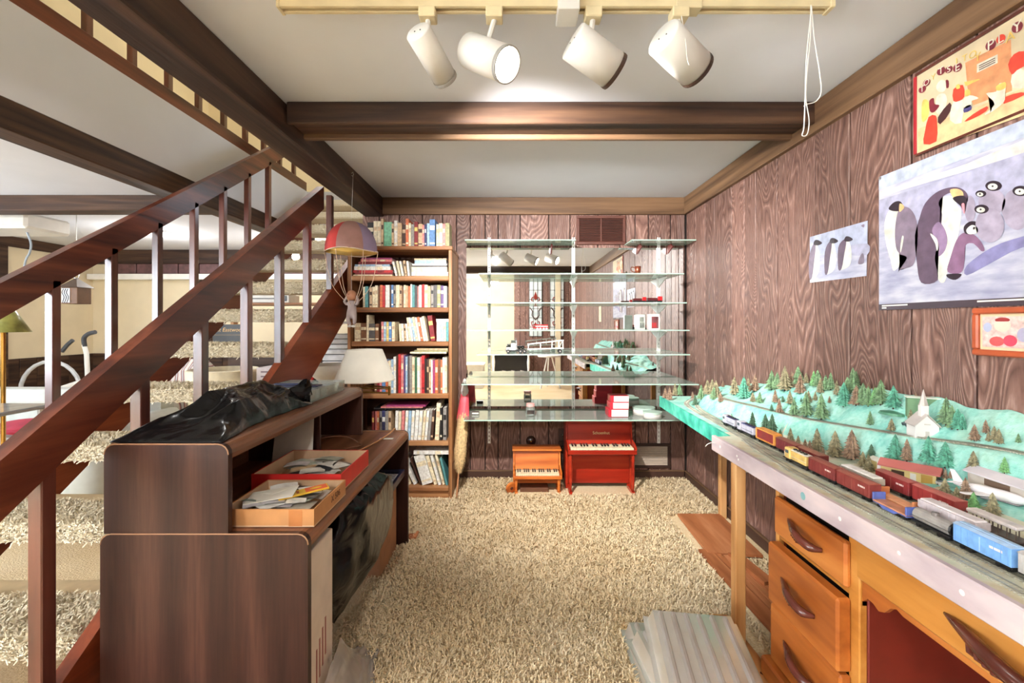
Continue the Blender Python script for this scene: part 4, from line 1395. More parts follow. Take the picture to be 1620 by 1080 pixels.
mb.ball((fx - .011, fy - .036, fz + .130), .0035, n=8, m=6).ball((fx + .011, fy - .036, fz + .130), .0035, n=8, m=6)
mb.build('figure_head', M_DOLL, pt)
for s in (-1, 1):
    mb = MB()
    mb.smooth = True
    mb.ball((fx + .012 + s * .012, fy - .042, fz - .072), .012, .02, .009, 12, 8)
    mb.build('figure_shoe', M_WHITE, pt)

# ================================================================== walnut desk with hutch
DX0, DX1, DY0, DY1, DZ = -1.175, -.582, 1.298, 2.565, .645
HX1, HZ = -.811, .901
dk = thing('desk', 'walnut laminate desk with raised hutch shelf in front of the stairs', 'desk', ((DX0 + DX1) / 2, (DY0 + DY1) / 2, 0))


def rounded_panel(x0, x1, z0, z1, y0, y1, r=.03, both=True):
    pts = [(x1, z0), (x1, z1 - r)]
    pts += [(x1 - r + r * math.cos(R(a)), z1 - r + r * math.sin(R(a))) for a in (22, 45, 67)]
    pts += [(x1 - r, z1)]
    if both:
        pts += [(x0 + r, z1)] + [(x0 + r - r * math.sin(R(a)), z1 - r + r * math.cos(R(a))) for a in (22, 45, 67)] + [(x0, z1 - r)]
    else:
        pts += [(x0, z1)]
    pts += [(x0, z0)]
    return MB().prism(pts, lambda a, c: (a, y0, c), lambda a, c: (a, y1, c)), pts


def panel(nm, *a, **k):
    mb, pts = rounded_panel(*a, **k)
    o = mb.build(nm, M_DESK, dk)
    y0 = a[4]
    MB().tube([(x, y0 + .001, z) for x, z in pts[1:-1]], .0022, 5).build('edge_band', M_EDGE, o)
    return o


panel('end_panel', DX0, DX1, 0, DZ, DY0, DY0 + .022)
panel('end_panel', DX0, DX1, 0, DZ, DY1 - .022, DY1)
mb = MB()
mb.smooth = False
rr = .03
prof = [(DX0 + .01, DZ - .002), (DX1 - rr, DZ - .002)] + [(DX1 - rr + rr * math.sin(R(a)), DZ - .002 - rr + rr * math.cos(R(a))) for a in (22, 45, 67, 90)] + [(DX1 - .002, DZ - .045), (DX1 - .02, DZ - .045), (DX1 - .024, DZ - .03), (DX0 + .01, DZ - .03)]
mb.prism(prof, lambda a, c: (a, DY0 + .022, c), lambda a, c: (a, DY1 - .022, c))
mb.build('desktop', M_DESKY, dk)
MB().box(DX0 + .02, DX0 + .035, DY0 + .022, DY1 - .022, .2, DZ - .03).build('modesty_panel', M_DESKY, dk)
HY1 = 2.475
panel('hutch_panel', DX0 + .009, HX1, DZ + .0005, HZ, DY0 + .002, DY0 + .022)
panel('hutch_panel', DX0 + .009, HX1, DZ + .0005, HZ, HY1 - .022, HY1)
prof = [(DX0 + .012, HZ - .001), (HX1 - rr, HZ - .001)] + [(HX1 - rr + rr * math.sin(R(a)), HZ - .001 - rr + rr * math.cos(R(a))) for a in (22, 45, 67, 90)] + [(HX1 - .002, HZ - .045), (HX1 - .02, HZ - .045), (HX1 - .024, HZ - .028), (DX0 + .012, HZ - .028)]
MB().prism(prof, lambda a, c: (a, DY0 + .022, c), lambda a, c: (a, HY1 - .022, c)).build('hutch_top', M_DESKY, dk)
MB().box(DX0 + .012, DX0 + .022, DY0 + .022, HY1 - .022, DZ, HZ - .028).build('hutch_back', M_DESKY, dk)
MB().cbox(DX0 + .022, HX1 - .03, 1.99, 2.005, DZ, HZ - .028, .002).build('hutch_divider', M_DESK, dk)


# ------------------------------------------------------------------ photo boxes on the desk
def open_box(label, x0, x1, y0, y1, z, h, outer, inner, name='photo_box', tapes=True):
    t = thing(name, label, 'box', ((x0 + x1) / 2, (y0 + y1) / 2, z))
    w = .004
    MB().box(x0, x1, y0, y1, z, z + w).build('bottom', inner, t)
    for a, b_, c, d in ((x0, x1, y0, y0 + w), (x0, x1, y1 - w, y1), (x0, x0 + w, y0 + w, y1 - w), (x1 - w, x1, y0 + w, y1 - w)):
        mb = MB()
        mb.box(a, b_, c, d, z + w, z + h)
        # the inside face shows the board's raw side
        cxm, cym = (x0 + x1) / 2, (y0 + y1) / 2
        mb.build('wall', outer, t)
    for a, b_, c, d in ((x0 + w, x1 - w, y0 + w, y0 + w + .001), (x0 + w, x1 - w, y1 - w - .001, y1 - w), (x0 + w, x0 + w + .001, y0 + w, y1 - w), (x1 - w - .001, x1 - w, y0 + w, y1 - w)):
        MB().box(a, b_, c, d, z + w, z + h - .001).build('lining', inner, t)
    return t


b1 = open_box('shallow brown carton of loose photos and papers at front of desk', -.858, -.585, 1.345, 1.60, DZ, .052, M_CARD, M_CARDIN)
MB().box(-.66, -.62, 1.3445, 1.3452, DZ + .002, DZ + .05).build('tape', plain('packing_tape', (186, 120, 70), .2), b1)
lettering('handwriting', 'X 506', .030, Matrix.Translation((-.5845, 1.51, DZ + .03)) @ Matrix.Rotation(R(90), 4, 'Z') @ Matrix.Rotation(R(90), 4, 'X'), plain('pencil', (112, 74, 50), .8), b1)
b2 = open_box('red-sided box of photographs behind the brown carton', -.925, -.607, 1.615, 1.925, DZ, .066, M_RED, M_CARDIN)

PC = [(232, 228, 220), (216, 206, 190), (60, 54, 50), (186, 196, 180), (236, 232, 224), (206, 178, 140), (226, 222, 214), (120, 96, 80), (150, 160, 150), (210, 206, 210), (40, 40, 44), (236, 232, 224), (226, 222, 214)]


def papers(box, x0, x1, y0, y1, z, n, seed, names):
    rng = random.Random(seed)
    for i in range(n):
        w, l = rng.uniform(.055, .085), rng.uniform(.08, .12)
        px, py = rng.uniform(x0 + .068, x1 - .068), rng.uniform(y0 + .062, y1 - .062)
        Mx = Matrix.Translation((px, py, z + .0011 * i)) @ Matrix.Rotation(rng.uniform(-.6, .6) + (1.2 if i % 4 == 3 else 0), 4, 'Z') @ Matrix.Rotation(rng.uniform(-.10, .10), 4, 'X')
        c = PC[i % len(PC)]
        mb = MB()
        # a slightly bowed sheet
        vs = []
        for a in range(5):
            for s in (-1, 1):
                p = Mx @ Vector(((a / 4 - .5) * l, s * w / 2, .004 * math.sin(a / 4 * math.pi)))
                p.x = min(max(p.x, x0 + .007), x1 - .007)
                p.y = min(max(p.y, y0 + .007), y1 - .007)
                vs.append(p)
        vs += [Vector((p.x, p.y, p.z - .0008)) for p in vs]
        fs = [(2 * a, 2 * a + 2, 2 * a + 3, 2 * a + 1) for a in range(4)] + [(10 + 2 * a + 1, 10 + 2 * a + 3, 10 + 2 * a + 2, 10 + 2 * a) for a in range(4)]
        mb.add(vs, fs)
        nm = {(232, 228, 220): 'white', (236, 232, 224): 'white', (226, 222, 214): 'white', (210, 206, 210): 'pale grey', (60, 54, 50): 'dark', (40, 40, 44): 'black', (186, 196, 180): 'greenish', (150, 160, 150): 'grey-green', (120, 96, 80): 'brown', (96, 90, 92): 'grey', (216, 206, 190): 'cream', (206, 178, 140): 'tan'}[c]
        mb.build('loose_photo', plain('photo_%d_%d' % (c[0], c[1]), c, .35, var=.12, scale=25), label='%s loose photo, %s up in the heap in the %s' % (nm, ORD[i], names), cat='photo', group='photos in the ' + names)


papers('a', -.858, -.585, 1.345, 1.60, DZ + .024, 26, 4, 'brown carton')
papers('b', -.925, -.607, 1.615, 1.925, DZ + .026, 26, 9, 'red box')
t = thing('film_packet', 'yellow and orange film packet lying on the photos in carton', 'packet', (-.70, 1.47, DZ + .055))
Mx = Matrix.Translation((-.675, 1.475, DZ + .056)) @ Matrix.Rotation(R(32), 4, 'Z') @ Matrix.Rotation(R(-4), 4, 'Y')
MB().cbox(-.075, .075, -.022, .022, -.003, .003, .001, Mx).build('sleeve', plain('film_yellow', (232, 186, 60), .4), t)
MB().box(.005, .07, -.019, .019, .003, .0036, Mx).build('orange_panel', plain('film_orange', (222, 96, 48), .4), t)
MB().lathe([(.014, .0036), (.014, .0041), (.009, .0041)], n=18, sy=.55, sx=1.3, M=Mx @ Matrix.Translation((.037, 0, 0))).build('oval_mark', plain('film_yellow', (0, 0, 0)), t)
for i in range(4):
    MB().box(-.07 + i * .016, -.062 + i * .016, -.012, .010, .003, .0035, Mx).build('print_bar', plain('film_print', (150, 70, 30), .5), t)
t = thing('white_envelope', 'white envelope lying across the photos in the brown carton', 'envelope', (-.79, 1.44, DZ + .05))
Mx = Matrix.Translation((-.765, 1.452, DZ + .055)) @ Matrix.Rotation(R(14), 4, 'Z') @ Matrix.Rotation(R(-5), 4, 'Y')
MB().cbox(-.07, .07, -.05, .05, -.001, .001, .0005, Mx).build('sheet', M_PAPER, t)
MB().prism([(-.069, .05), (.069, .05), (0, .0)], lambda a, c: Mx @ Vector((a, c, .001)), lambda a, c: Mx @ Vector((a, c, .0016))).build('flap', M_PAPER, t)

# ------------------------------------------------------------------ cable, leaning paper
t = thing('white_sheet', 'white sheet of paper leaning inside the desk hutch', 'paper', (-.93, 1.95, DZ))
q = [(-1.02, 1.93, DZ + .002), (-.84, 1.91, DZ + .002), (-.862, 1.978, DZ + .19), (-1.03, 1.985, DZ + .16)]
MB().add(q + [(a + .002, b_ - .001, c) for a, b_, c in q], [(0, 1, 2, 3), (7, 6, 5, 4), (0, 4, 5, 1), (1, 5, 6, 2), (2, 6, 7, 3), (3, 7, 4, 0)]).build('sheet', M_PAPER, t)
t = thing('lamp_cord', 'tan lamp cord snaking over the desktop from the lamp', 'cord', (-.8, 2.2, DZ))
MB().tube(smooth_open([(-1.0, 1.86, DZ + .005), (-.93, 1.90, DZ + .005), (-.85, 1.88, DZ + .005), (-.78, 1.97, DZ + .005), (-.72, 2.13, DZ + .005), (-.68, 2.30, DZ + .005), (-.66, 2.47, DZ + .006), (-.66, 2.57, DZ + .004), (-.67, 2.60, DZ - .1), (-.7, 2.64, .25), (-.8, 2.68, .01)], 6), .004, 7).build('cable', plain('tan_cord', (196, 140, 90), .5), t)
MB().tube(smooth_open([(-.97, 2.02, DZ + .004), (-.9, 2.12, DZ + .06), (-.82, 2.22, DZ + .05), (-.77, 2.28, DZ + .005), (-.74, 2.22, DZ + .005), (-.80, 2.16, DZ + .005)], 6), .0025, 6).build('plug_lead', plain('brown_cord', (120, 80, 56), .5), t)
t = thing('paper_slip', 'tiny white paper slip near the far end of desktop', 'paper', (-.66, 2.38, DZ))
MB().cbox(-.69, -.62, 2.36, 2.385, DZ - .001, DZ + .001, .0004).build('slip', M_PAPER, t)


# ------------------------------------------------------------------ bags
def blanket_noise(p, s, seed):
    return mnoise.noise(Vector((p[0] * s + seed, p[1] * s, p[2] * s + 3)))


def lump_bag(name, label, c, rx, ry, rz, seed, mat, cat='bag', n=44, m=26, amp=.22, shape=None):
    t = thing(name, label, cat, (c[0], c[1], c[2] - rz))
    mb = MB()
    mb.smooth = True
    vs, fs = [], []
    for j in range(m + 1):
        ph = math.pi * j / m
        for k in range(n):
            a = 2 * math.pi * k / n
            dx, dy, dz = math.sin(ph) * math.cos(a), math.sin(ph) * math.sin(a), -math.cos(ph)
            q = 1 + amp * blanket_noise((dx, dy, dz), 1.8, seed) + amp * .7 * abs(blanket_noise((dx, dy, dz), 3.4, seed + 9))
            p = Vector((c[0] + rx * dx * q, c[1] + ry * dy * q, c[2] + rz * dz * q))
            if shape:
                p = shape(p)
            vs.append(p)
    for j in range(m):
        for k in range(n):
            fs.append((j * n + k, j * n + (k + 1) % n, (j + 1) * n + (k + 1) % n, (j + 1) * n + k))
    mb.add(vs, fs)
    mb.build('film', mat, t)
    return t


def on_hutch(p):
    # lies on the hutch top; the side towards the stairs slumps down over its edge
    p.z = max(p.z, HZ + .002)
    p.x = max(p.x, -1.165)
    return p


def hutch_bag():
    t = thing('black_bag', 'crumpled black plastic bag lying on the desk hutch', 'bag', (-1.0, 1.6, HZ))
    n, m = 64, 40
    vs, fs = [], []
    top = []
    for j in range(m + 1):
        for k in range(n + 1):
            a, b_ = k / n, j / m                      # a across (x), b along (y)
            y = 1.315 + b_ * .64
            wob = .5 * mnoise.noise(Vector((b_ * 5, 3.1, 0)))
            x1 = -.835 + .03 * wob - .10 * max(0, b_ - .0) * (1 - b_) * 1.2 - .02 * b_
            x0 = -1.163 + .05 * b_
            x = x0 + (x1 - x0) * a
            e_ = min(a, 1 - a, b_, 1 - b_)
            env = min(1, e_ * 6) ** .6
            prof = .026 + .075 * min(1, b_ / .35) ** 1.5 * min(1, (1 - b_) / .16) * (1 - .6 * abs(a - .4))
            r_ = 1 - abs(mnoise.noise(Vector((a * 3.0 + 5, b_ * 4.5, 1.7)))) * 1.2
            r2 = .25 * abs(mnoise.noise(Vector((a * 6 + 2, b_ * 6, 4.7))))
            z = HZ + .003 + env * max(.004, prof * (.55 + .6 * r_) - .03 * r2)
            top.append((x + .008 * r2, y, z))
    W = n + 1
    vs = top + [(p[0], p[1], HZ + .0012) for p in top]
    K = len(top)
    for j in range(m):
        for k in range(n):
            q = (j * W + k, j * W + k + 1, (j + 1) * W + k + 1, (j + 1) * W + k)
            fs.append(q)
            fs.append(tuple(K + i for i in reversed(q)))
    rim = [k for k in range(W)] + [j * W + n for j in range(1, m + 1)] + [m * W + k for k in range(n - 1, -1, -1)] + [j * W for j in range(m - 1, 0, -1)]
    for a, b_ in zip(rim, rim[1:] + rim[:1]):
        fs.append((a, K + a, K + b_, b_))
    mb = MB()
    mb.smooth = True
    mb.add(vs, fs)
    mb.build('film', M_BAG, t)
    # the gathered neck sticks out at the far right
    mb = MB()
    mb.smooth = True
    n2 = 18
    ring = []
    for i in range(7):
        f = i / 6
        cxx, cyy, czz = -.93 + .065 * f, 1.86 + .07 * f, HZ + .045 + .012 * f
        for k in range(n2):
            aa = 2 * math.pi * k / n2
            rad = (.030 + .03 * f) * (1 + .35 * math.sin(k * 3.1 + i) * f)
            ring.append((cxx, cyy + rad * .6 * math.cos(aa), max(HZ + .003, czz + rad * .8 * math.sin(aa))))
    mb.add(ring, [(i * n2 + k, i * n2 + (k + 1) % n2, (i + 1) * n2 + (k + 1) % n2, (i + 1) * n2 + k) for i in range(6) for k in range(n2)])
    mb.build('neck', M_BAG, t)


hutch_bag()


def under(p):
    p.z = max(p.z, .003)
    k = min(1, max(0, (.5 - p.z) / .5))
    cxx, cyy = -.74, 1.90
    # narrows to a point at the floor
    s = 1 - .80 * k * k
    p.x = cxx + (p.x - cxx) * s + .06 * (1 - k) - .02
    p.y = cyy + (p.y - cyy) * s
    p.x = min(p.x, -.555) if p.z < .58 else min(p.x, -.60)
    if p.z > .60:
        p.z = .60 - (p.z - .60) * .05
    return p


lump_bag('black_bag', 'full black plastic bag stuffed under the desk', (-.70, 1.88, .36), .16, .31, .34, 12.0, M_BAG, shape=under, n=60, m=40, amp=.26)
# clear film trailing in front of it
t = thing('clear_plastic_film', 'crumpled clear plastic film on carpet beside the white carton', 'plastic film', (-.55, 1.62, 0))
mb = MB()
mb.smooth = True
n, m = 22, 16
vs = []
for j in range(m + 1):
    for k in range(n + 1):
        a, b_ = k / n, j / m
        x = -.598 + .12 * a + .02 * math.sin(b_ * 5)
        y = 1.36 + .36 * b_
        z = .008 + .16 * (1 - a) ** 1.5 * math.sin(math.pi * min(1, b_ * .9 + .1)) + .03 * abs(mnoise.noise(Vector((a * 5, b_ * 6, 2))))
        vs.append((x, y, z))
mb.add(vs, [(j * (n + 1) + k, j * (n + 1) + k + 1, (j + 1) * (n + 1) + k + 1, (j + 1) * (n + 1) + k) for j in range(m) for k in range(n)])
mb.build('film', M_FILM, t)
# tall white carton under the desk
t = thing('white_carton', 'tall white carton standing under the near end of the desk', 'carton', (-.75, 1.42, 0))
MB().cbox(-.88, -.603, 1.325, 1.53, 0, .56, .003).build('carton', plain('white_carton_board', (226, 214, 200), .7, var=.03), t)
MB().box(-.6028, -.6018, 1.36, 1.365, .05, .5).build('seam', plain('seam_tan', (186, 160, 132), .6), t)
for k in range(4):
    MB().box(-.6028, -.6018, 1.40 + k * .022, 1.408 + k * .022, .12 + .02 * k, .24 + .02 * k).build('print_mark', plain('faded_print', (170, 110, 100), .6), t)
t = thing('olive_bag', 'olive cloth bag on the white carton under the desktop', 'bag', (-.74, 1.44, .56))
mb = MB()
mb.smooth = True
mb.ball((-.72, 1.43, .585), .105, .085, .024, 18, 9)
mb.build('cloth', plain('olive_cloth', (150, 130, 70), .8, var=.25), t)
# framed document box at the far end under the desk
t = thing('cardboard_box', 'pale cardboard box under the far end of the desk', 'box', (-.74, 2.35, 0))
MB().cbox(-.88, -.64, 2.22, 2.52, 0, .40, .003).build('carton', plain('pale_carton', (176, 128, 92), .7), t)
MB().frustum((-.6398, 2.40, .36), (-.637, 2.40, .36), .012, .012, 14).build('hand_hole', M_DARK, t)
t = thing('document_tray', 'navy document tray with papers on cardboard box under desk', 'tray', (-.74, 2.35, .40))
for a, b_, c, d in ((-.89, -.595, 2.20, 2.218), (-.89, -.595, 2.512, 2.53), (-.89, -.872, 2.218, 2.512), (-.613, -.595, 2.218, 2.512)):
    MB().cbox(a, b_, c, d, .4005, .436, .003).build('rim', plain('navy_plastic', (36, 36, 60), .3), t)
MB().box(-.872, -.613, 2.218, 2.512, .4005, .406).build('bottom', plain('navy_plastic', (0, 0, 0)), t)
MB().box(-.862, -.625, 2.235, 2.50, .4065, .42).build('papers', plain('printed_papers', (206, 200, 202), .6, var=.2, scale=90), t)
t = thing('small_wood_scrap', 'small wooden scrap on carpet at the foot of the desk', 'wood scrap', (-.56, 2.62, 0))
MB().cbox(-.60, -.55, 2.60, 2.66, 0.0, .02, .002, Matrix.Rotation(0, 4, 'Z')).build('stick', M_PLY, t)
MB().cbox(-.56, -.545, 2.59, 2.67, .02, .03, .002).build('stick', M_PLY, t)

# ------------------------------------------------------------------ clear organiser with parts
t = thing('parts_organizer', 'clear plastic compartment organizer on the desk hutch', 'organizer', (-1.0, 2.13, HZ))
ox0, ox1, oy0, oy1, oh = -1.15, -.868, 1.96, 2.36, .052
MB().box(ox0, ox1, oy0, oy1, HZ + .001, HZ + .004).build('base', M_CLEAR, t)
for a, b_, c, d in ((ox0, ox1, oy0, oy0 + .003), (ox0, ox1, oy1 - .003, oy1), (ox0, ox0 + .003, oy0 + .003, oy1 - .003), (ox1 - .003, ox1, oy0 + .003, oy1 - .003)):
    MB().box(a, b_, c, d, HZ + .004, HZ + oh).build('wall', M_CLEAR, t)
for k in range(1, 6):
    y = oy0 + (oy1 - oy0) * k / 6
    MB().box(ox0 + .003, ox1 - .003, y - .001, y + .001, HZ + .004, HZ + oh - .003).build('divider', M_CLEAR, t)
MB().box(-1.012, -1.010, oy0 + .003, oy1 - .003, HZ + .004, HZ + oh - .003).build('divider', M_CLEAR, t)
rng = random.Random(8)
OC = [('dark blue', (50, 52, 84)), ('grey', (150, 150, 156)), ('white', (226, 224, 222)), ('pinkish', (200, 160, 164)), ('black', (40, 40, 44)), ('pale blue', (170, 180, 200))]
for k in range(6):
    for s in range(2):
        nm, c = OC[(k * 2 + s) % 6]
        y = oy0 + (oy1 - oy0) * (k + .5) / 6
        x = (-1.08, -.94)[s]
        t2_ = thing('small_hardware', '%s small parts in organizer, %s compartment from the front, %s side' % (nm, ORD[k], ('stair', 'room')[s]), 'parts', (x, y, HZ + .004), 'hardware in the organizer')
        for q in range(4):
            mb = MB()
            mb.cbox(-.014, .014, -.010, .010, 0, .018, .003, Matrix.Translation((x + (q - 1.5) * .028, y + rng.uniform(-.012, .012), HZ + .0042 + .012 * (q % 2))) @ Matrix.Rotation(rng.uniform(-1, 1), 4, 'Z'))
            mb.build('piece', plain('hw_' + nm.replace(' ', '_'), c, .4), t2_)
for i, (x, y) in enumerate(((-1.0, 1.955), (-.915, 1.955))):
    t = thing('white_ring_roll', ('white ring roll leaning on the organizer, left of two', 'white ring roll leaning on the organizer, right of two')[i], 'tape roll', (x, y, HZ), 'ring rolls')
    MB().lathe([(.012, 0), (.026, 0), (.026, .012), (.012, .012), (.012, 0)], n=20, M=Matrix.Translation((x, y - .002, HZ + .0275)) @ Matrix.Rotation(R(80), 4, 'X')).build('ring', M_WHITE, t)
    MB().lathe([(.0, .002), (.0115, .002), (.0115, .010), (0, .010)], n=14, M=Matrix.Translation((x, y - .002, HZ + .0275)) @ Matrix.Rotation(R(80), 4, 'X')).build('core', M_TRED if i == 0 else M_STEEL, t)
t = thing('dark_strip', 'dark blue strip lying across the organizer top', 'strip', (-1.0, 2.1, HZ + .055))
MB().cbox(-1.13, -.89, 2.08, 2.14, HZ + .0525, HZ + .060, .002).build('strip', plain('dark_blue_plastic', (44, 46, 76), .35), t)
MB().cbox(-1.10, -.93, 2.10, 2.12, HZ + .060, HZ + .068, .002).build('ridge', plain('dark_blue_plastic', (0, 0, 0)), t)

# ================================================================== swing-arm lamp
lx, ly = -.88, 2.72
t = thing('floor_lamp', 'brass swing-arm floor lamp with white cone shade behind desk', 'lamp', (-.99, 2.72, 0))
mb = MB()
mb.smooth = True
mb.lathe([(.12, 0), (.12, .012), (.10, .022), (.02, .03), (.012, .05)], (-.99, ly, 0), 28)
mb.build('base', M_BRASS, t)
MB().frustum((-.99, ly, .03), (-.99, ly, .86), .010, .010, 12).build('pole', M_BRASS, t)
for dz in (.838, .862):
    MB().tube([(-.99, ly, dz), (-.72, ly - .05, dz)], .0045, 8).build('arm', M_BRASS, t)
MB().frustum((-.72, ly - .05, .825), (-.72, ly - .05, .878), .008, .008, 10).build('arm_joint', M_BRASS, t)
MB().tube([(-.72, ly - .05, .87), (-.80, ly - .02, .872), (lx, ly, .874), (lx, ly, .93)], .0045, 8).build('inner_arm', M_BRASS, t)
MB().lathe([(.012, 0), (.016, .02), (.012, .06)], (lx, ly, .92), 12).build('socket', M_BRASS, t)
mb = MB()
mb.smooth = True
mb.lathe([(.176, .0), (.174, .001), (.102, .183), (.099, .183), (.171, .003), (.176, .0)], (lx, ly, .907), 40)
sh = mb.build('lamp_shade', plain('white_shade', (232, 226, 212), .8, var=.02), t)
MB().tube([(lx + .172 * math.cos(2 * math.pi * k / 40), ly + .172 * math.sin(2 * math.pi * k / 40), .909) for k in range(41)], .003, 6).build('trim_ring', plain('shade_trim', (222, 210, 190), .7), sh)
for k in range(3):
    a = 2 * math.pi * k / 3
    MB().tube([(lx, ly, 1.06), (lx + .1 * math.cos(a), ly + .1 * math.sin(a), 1.07)], .0015, 5).build('spider', M_BRASS, t)
MB().ball((lx, ly, 1.0), .028, n=12, m=8).build('bulb', M_WHITE, t)
# ================================================================== workbench desk under the railway
XD = .92
wd = thing('drawer_desk', 'honey maple desk with drawers and kneehole under the model railway', 'desk', (1.14, .9, 0))
MB().cbox(XD + .02, 1.368, 1.566, 1.588, .04, .70, .003).build('end_panel', wood('maple_end', [(0.1, (120, 44, 22)), (0.5, (150, 62, 32)), (0.95, (170, 84, 46))], 'z', 40, 4, .35, .05, .12, 4.0, coat=.25), wd)
MB().cbox(XD + .02, 1.368, 1.20, 1.222, .04, .66, .003).build('partition', M_KNEE, wd)
MB().cbox(XD + .02, 1.368, .46, .482, .04, .66, .003).build('partition', M_KNEE, wd)
MB().box(1.35, 1.36, .482, 1.20, .1, .66).build('kneehole_back', M_KNEE, wd)
MB().cbox(XD - .012, 1.37, .1, 1.60, .686, .706, .003).build('top', M_MAPLE2, wd)
MB().cbox(XD, XD + .022, 1.205, 1.245, .04, .686, .003).build('stile', M_MAPLE2, wd)
MB().cbox(XD, XD + .022, 1.572, 1.59, .04, .686, .003).build('stile', M_MAPLE2, wd)
MB().cbox(XD, XD + .022, .44, .485, .04, .686, .003).build('stile', M_MAPLE2, wd)
MB().cbox(XD + .003, XD + .022, 1.245, 1.572, .505, .523, .002).build('rail', M_MAPLE2, wd)
MB().cbox(XD + .003, XD + .022, 1.245, 1.572, .03, .06, .002).build('rail', M_MAPLE2, wd)
MB().box(XD + .024, XD + .03, 1.245, 1.566, .06, .68).build('drawer_void', M_DARK, wd)


def pull(par, y, z, x, L=.13, s=1.0):
    """carved wooden pull: back leaf, fluted cup and long tongue"""
    mb = MB()
    mb.smooth = True
    pts = [(x + .002, y + L * .55, z + .006), (x - .006, y + L * .42, z + .006), (x - .016, y + L * .25, z + .004), (x - .030, y + L * .05, z + .002), (x - .036, y - L * .18, z - .004), (x - .026, y - L * .38, z - .012), (x - .002, y - L * .48, z - .014)]
    rad = [.003, .007, .010, .012, .012, .013, .006]
    mb.tube(smooth_open(pts, 4), [np.interp(i / 24, [0, .17, .33, .5, .67, .83, 1], rad) * s for i in range(25)], 10)
    h = mb.build('pull', M_PULL, par)
    for k in range(4):
        yy = y + L * (.26 - .085 * k)
        MB().tube([(x - .014 - .004 * k, yy, z + .002), (x - .020 - .004 * k, yy - .008, z - .022), (x - .002, yy - .016, z - .036)], .0046 * s, 6).build('flute', M_PULL, h)


def drawer(y0, y1, z0, z1, out, L=.165):
    mb = MB()
    mb.cbox(XD - .018 - out, XD + .002 - out * .0, y0, y1, z0, z1, .007)
    d = mb.build('drawer', M_MAPLE, wd)
    pull(d, (y0 + y1) / 2 - .0, (z0 + z1) / 2 + .01, XD - .018 - out, L)


drawer(1.232, 1.568, .527, .655, .0)
drawer(1.232, 1.568, .298, .500, .022)
drawer(1.232, 1.568, .095, .290, .014)
drawer(1.232, 1.600, .02, .088, .030, .1)
# centre drawer and scalloped apron over the kneehole
d = MB().cbox(XD - .012, XD + .008, .487, 1.203, .575, .683, .006).build('drawer', M_MAPLE2, wd)
pull(d, .835, .632, XD - .012, .22, 1.3)
ap = [(1.203, .572), (.487, .572), (.487, .50)]
for k in range(0, 41):
    f = k / 40
    y = .487 + (1.203 - .487) * f
    e_ = min(f, 1 - f)
    z = .552 if e_ > .17 else (.512 + .04 * (e_ / .17) + .012 * math.sin(e_ / .17 * 6.283 * 1.5))
    ap.append((y, z))
ap.append((1.203, .50))
MB().prism(ap, lambda a, c: (XD + .006, a, c), lambda a, c: (XD + .018, a, c)).build('apron', M_MAPLE, wd)

# ================================================================== model railway
ZL = .768


def lerp(y, pts):
    ys = [p[0] for p in pts]
    return float(np.interp(y, ys, [p[1] for p in pts]))


ROADX = sorted([(3.2, 1.30), (2.86, 1.27), (2.7, 1.16), (2.4, 1.12), (1.88, 1.205), (1.45, 1.262), (1.18, 1.285), (.3, 1.29)])
ROADZ = sorted([(3.2, .80), (2.86, .82), (2.7, .84), (2.4, .842), (1.88, .85), (1.45, .885), (1.18, .913), (.3, .93)])
BACKZ = sorted([(3.2, .80), (2.8, .86), (2.6, .90), (2.27, .95), (1.9, .985), (1.6, 1.0), (1.2, .99), (.3, .985)])


def sm(t):
    t = min(1, max(0, t))
    return t * t * (3 - 2 * t)


def ground(x, y):
    flat = ZL + .045 * sm((1.5 - y) / .4) * sm((x - 1.095) / .09)
    rx, rz, bz = lerp(y, ROADX), lerp(y, ROADZ), lerp(y, BACKZ)
    n = mnoise.noise(Vector((x * 14, y * 14, .5))) * .010 + mnoise.noise(Vector((x * 34, y * 34, 2.5))) * .004
    if x < rx - .075:
        return flat
    if x < rx:
        t = (x - (rx - .075)) / .075
        return flat + (rz - flat) * sm(t) + n * math.sin(math.pi * t) * 1.3
    if x < rx + .024:
        return rz
    t = (x - rx - .024) / max(.02, X_RIGHT - .006 - rx - .024)
    return rz + (bz - rz) * (sm(t) * .55 + .45 * t) + n * min(1, t * 3) * 1.5


def cast(u, v):
    """where the line of sight through pixel (u, v) meets the layout"""
    y = 3.3
    prev = None
    best = None
    y = .6
    while y < 3.2:
        p = at(u, v, y)
        if .84 < p.x < X_RIGHT - .01:
            if p.z <= ground(p.x, y):
                return Vector((p.x, y, ground(p.x, y)))
        elif p.x >= X_RIGHT - .01:
            yy = (X_RIGHT - .014) * F / (u - CU)
            return Vector((X_RIGHT - .014, yy, ground(X_RIGHT - .014, yy)))
        y += .004
    return at(u, v, 2.2)


lay = thing('model_railway', 'model railway layout board along the right wall, teal hills and tracks', 'train layout', (1.12, 1.8, 0))


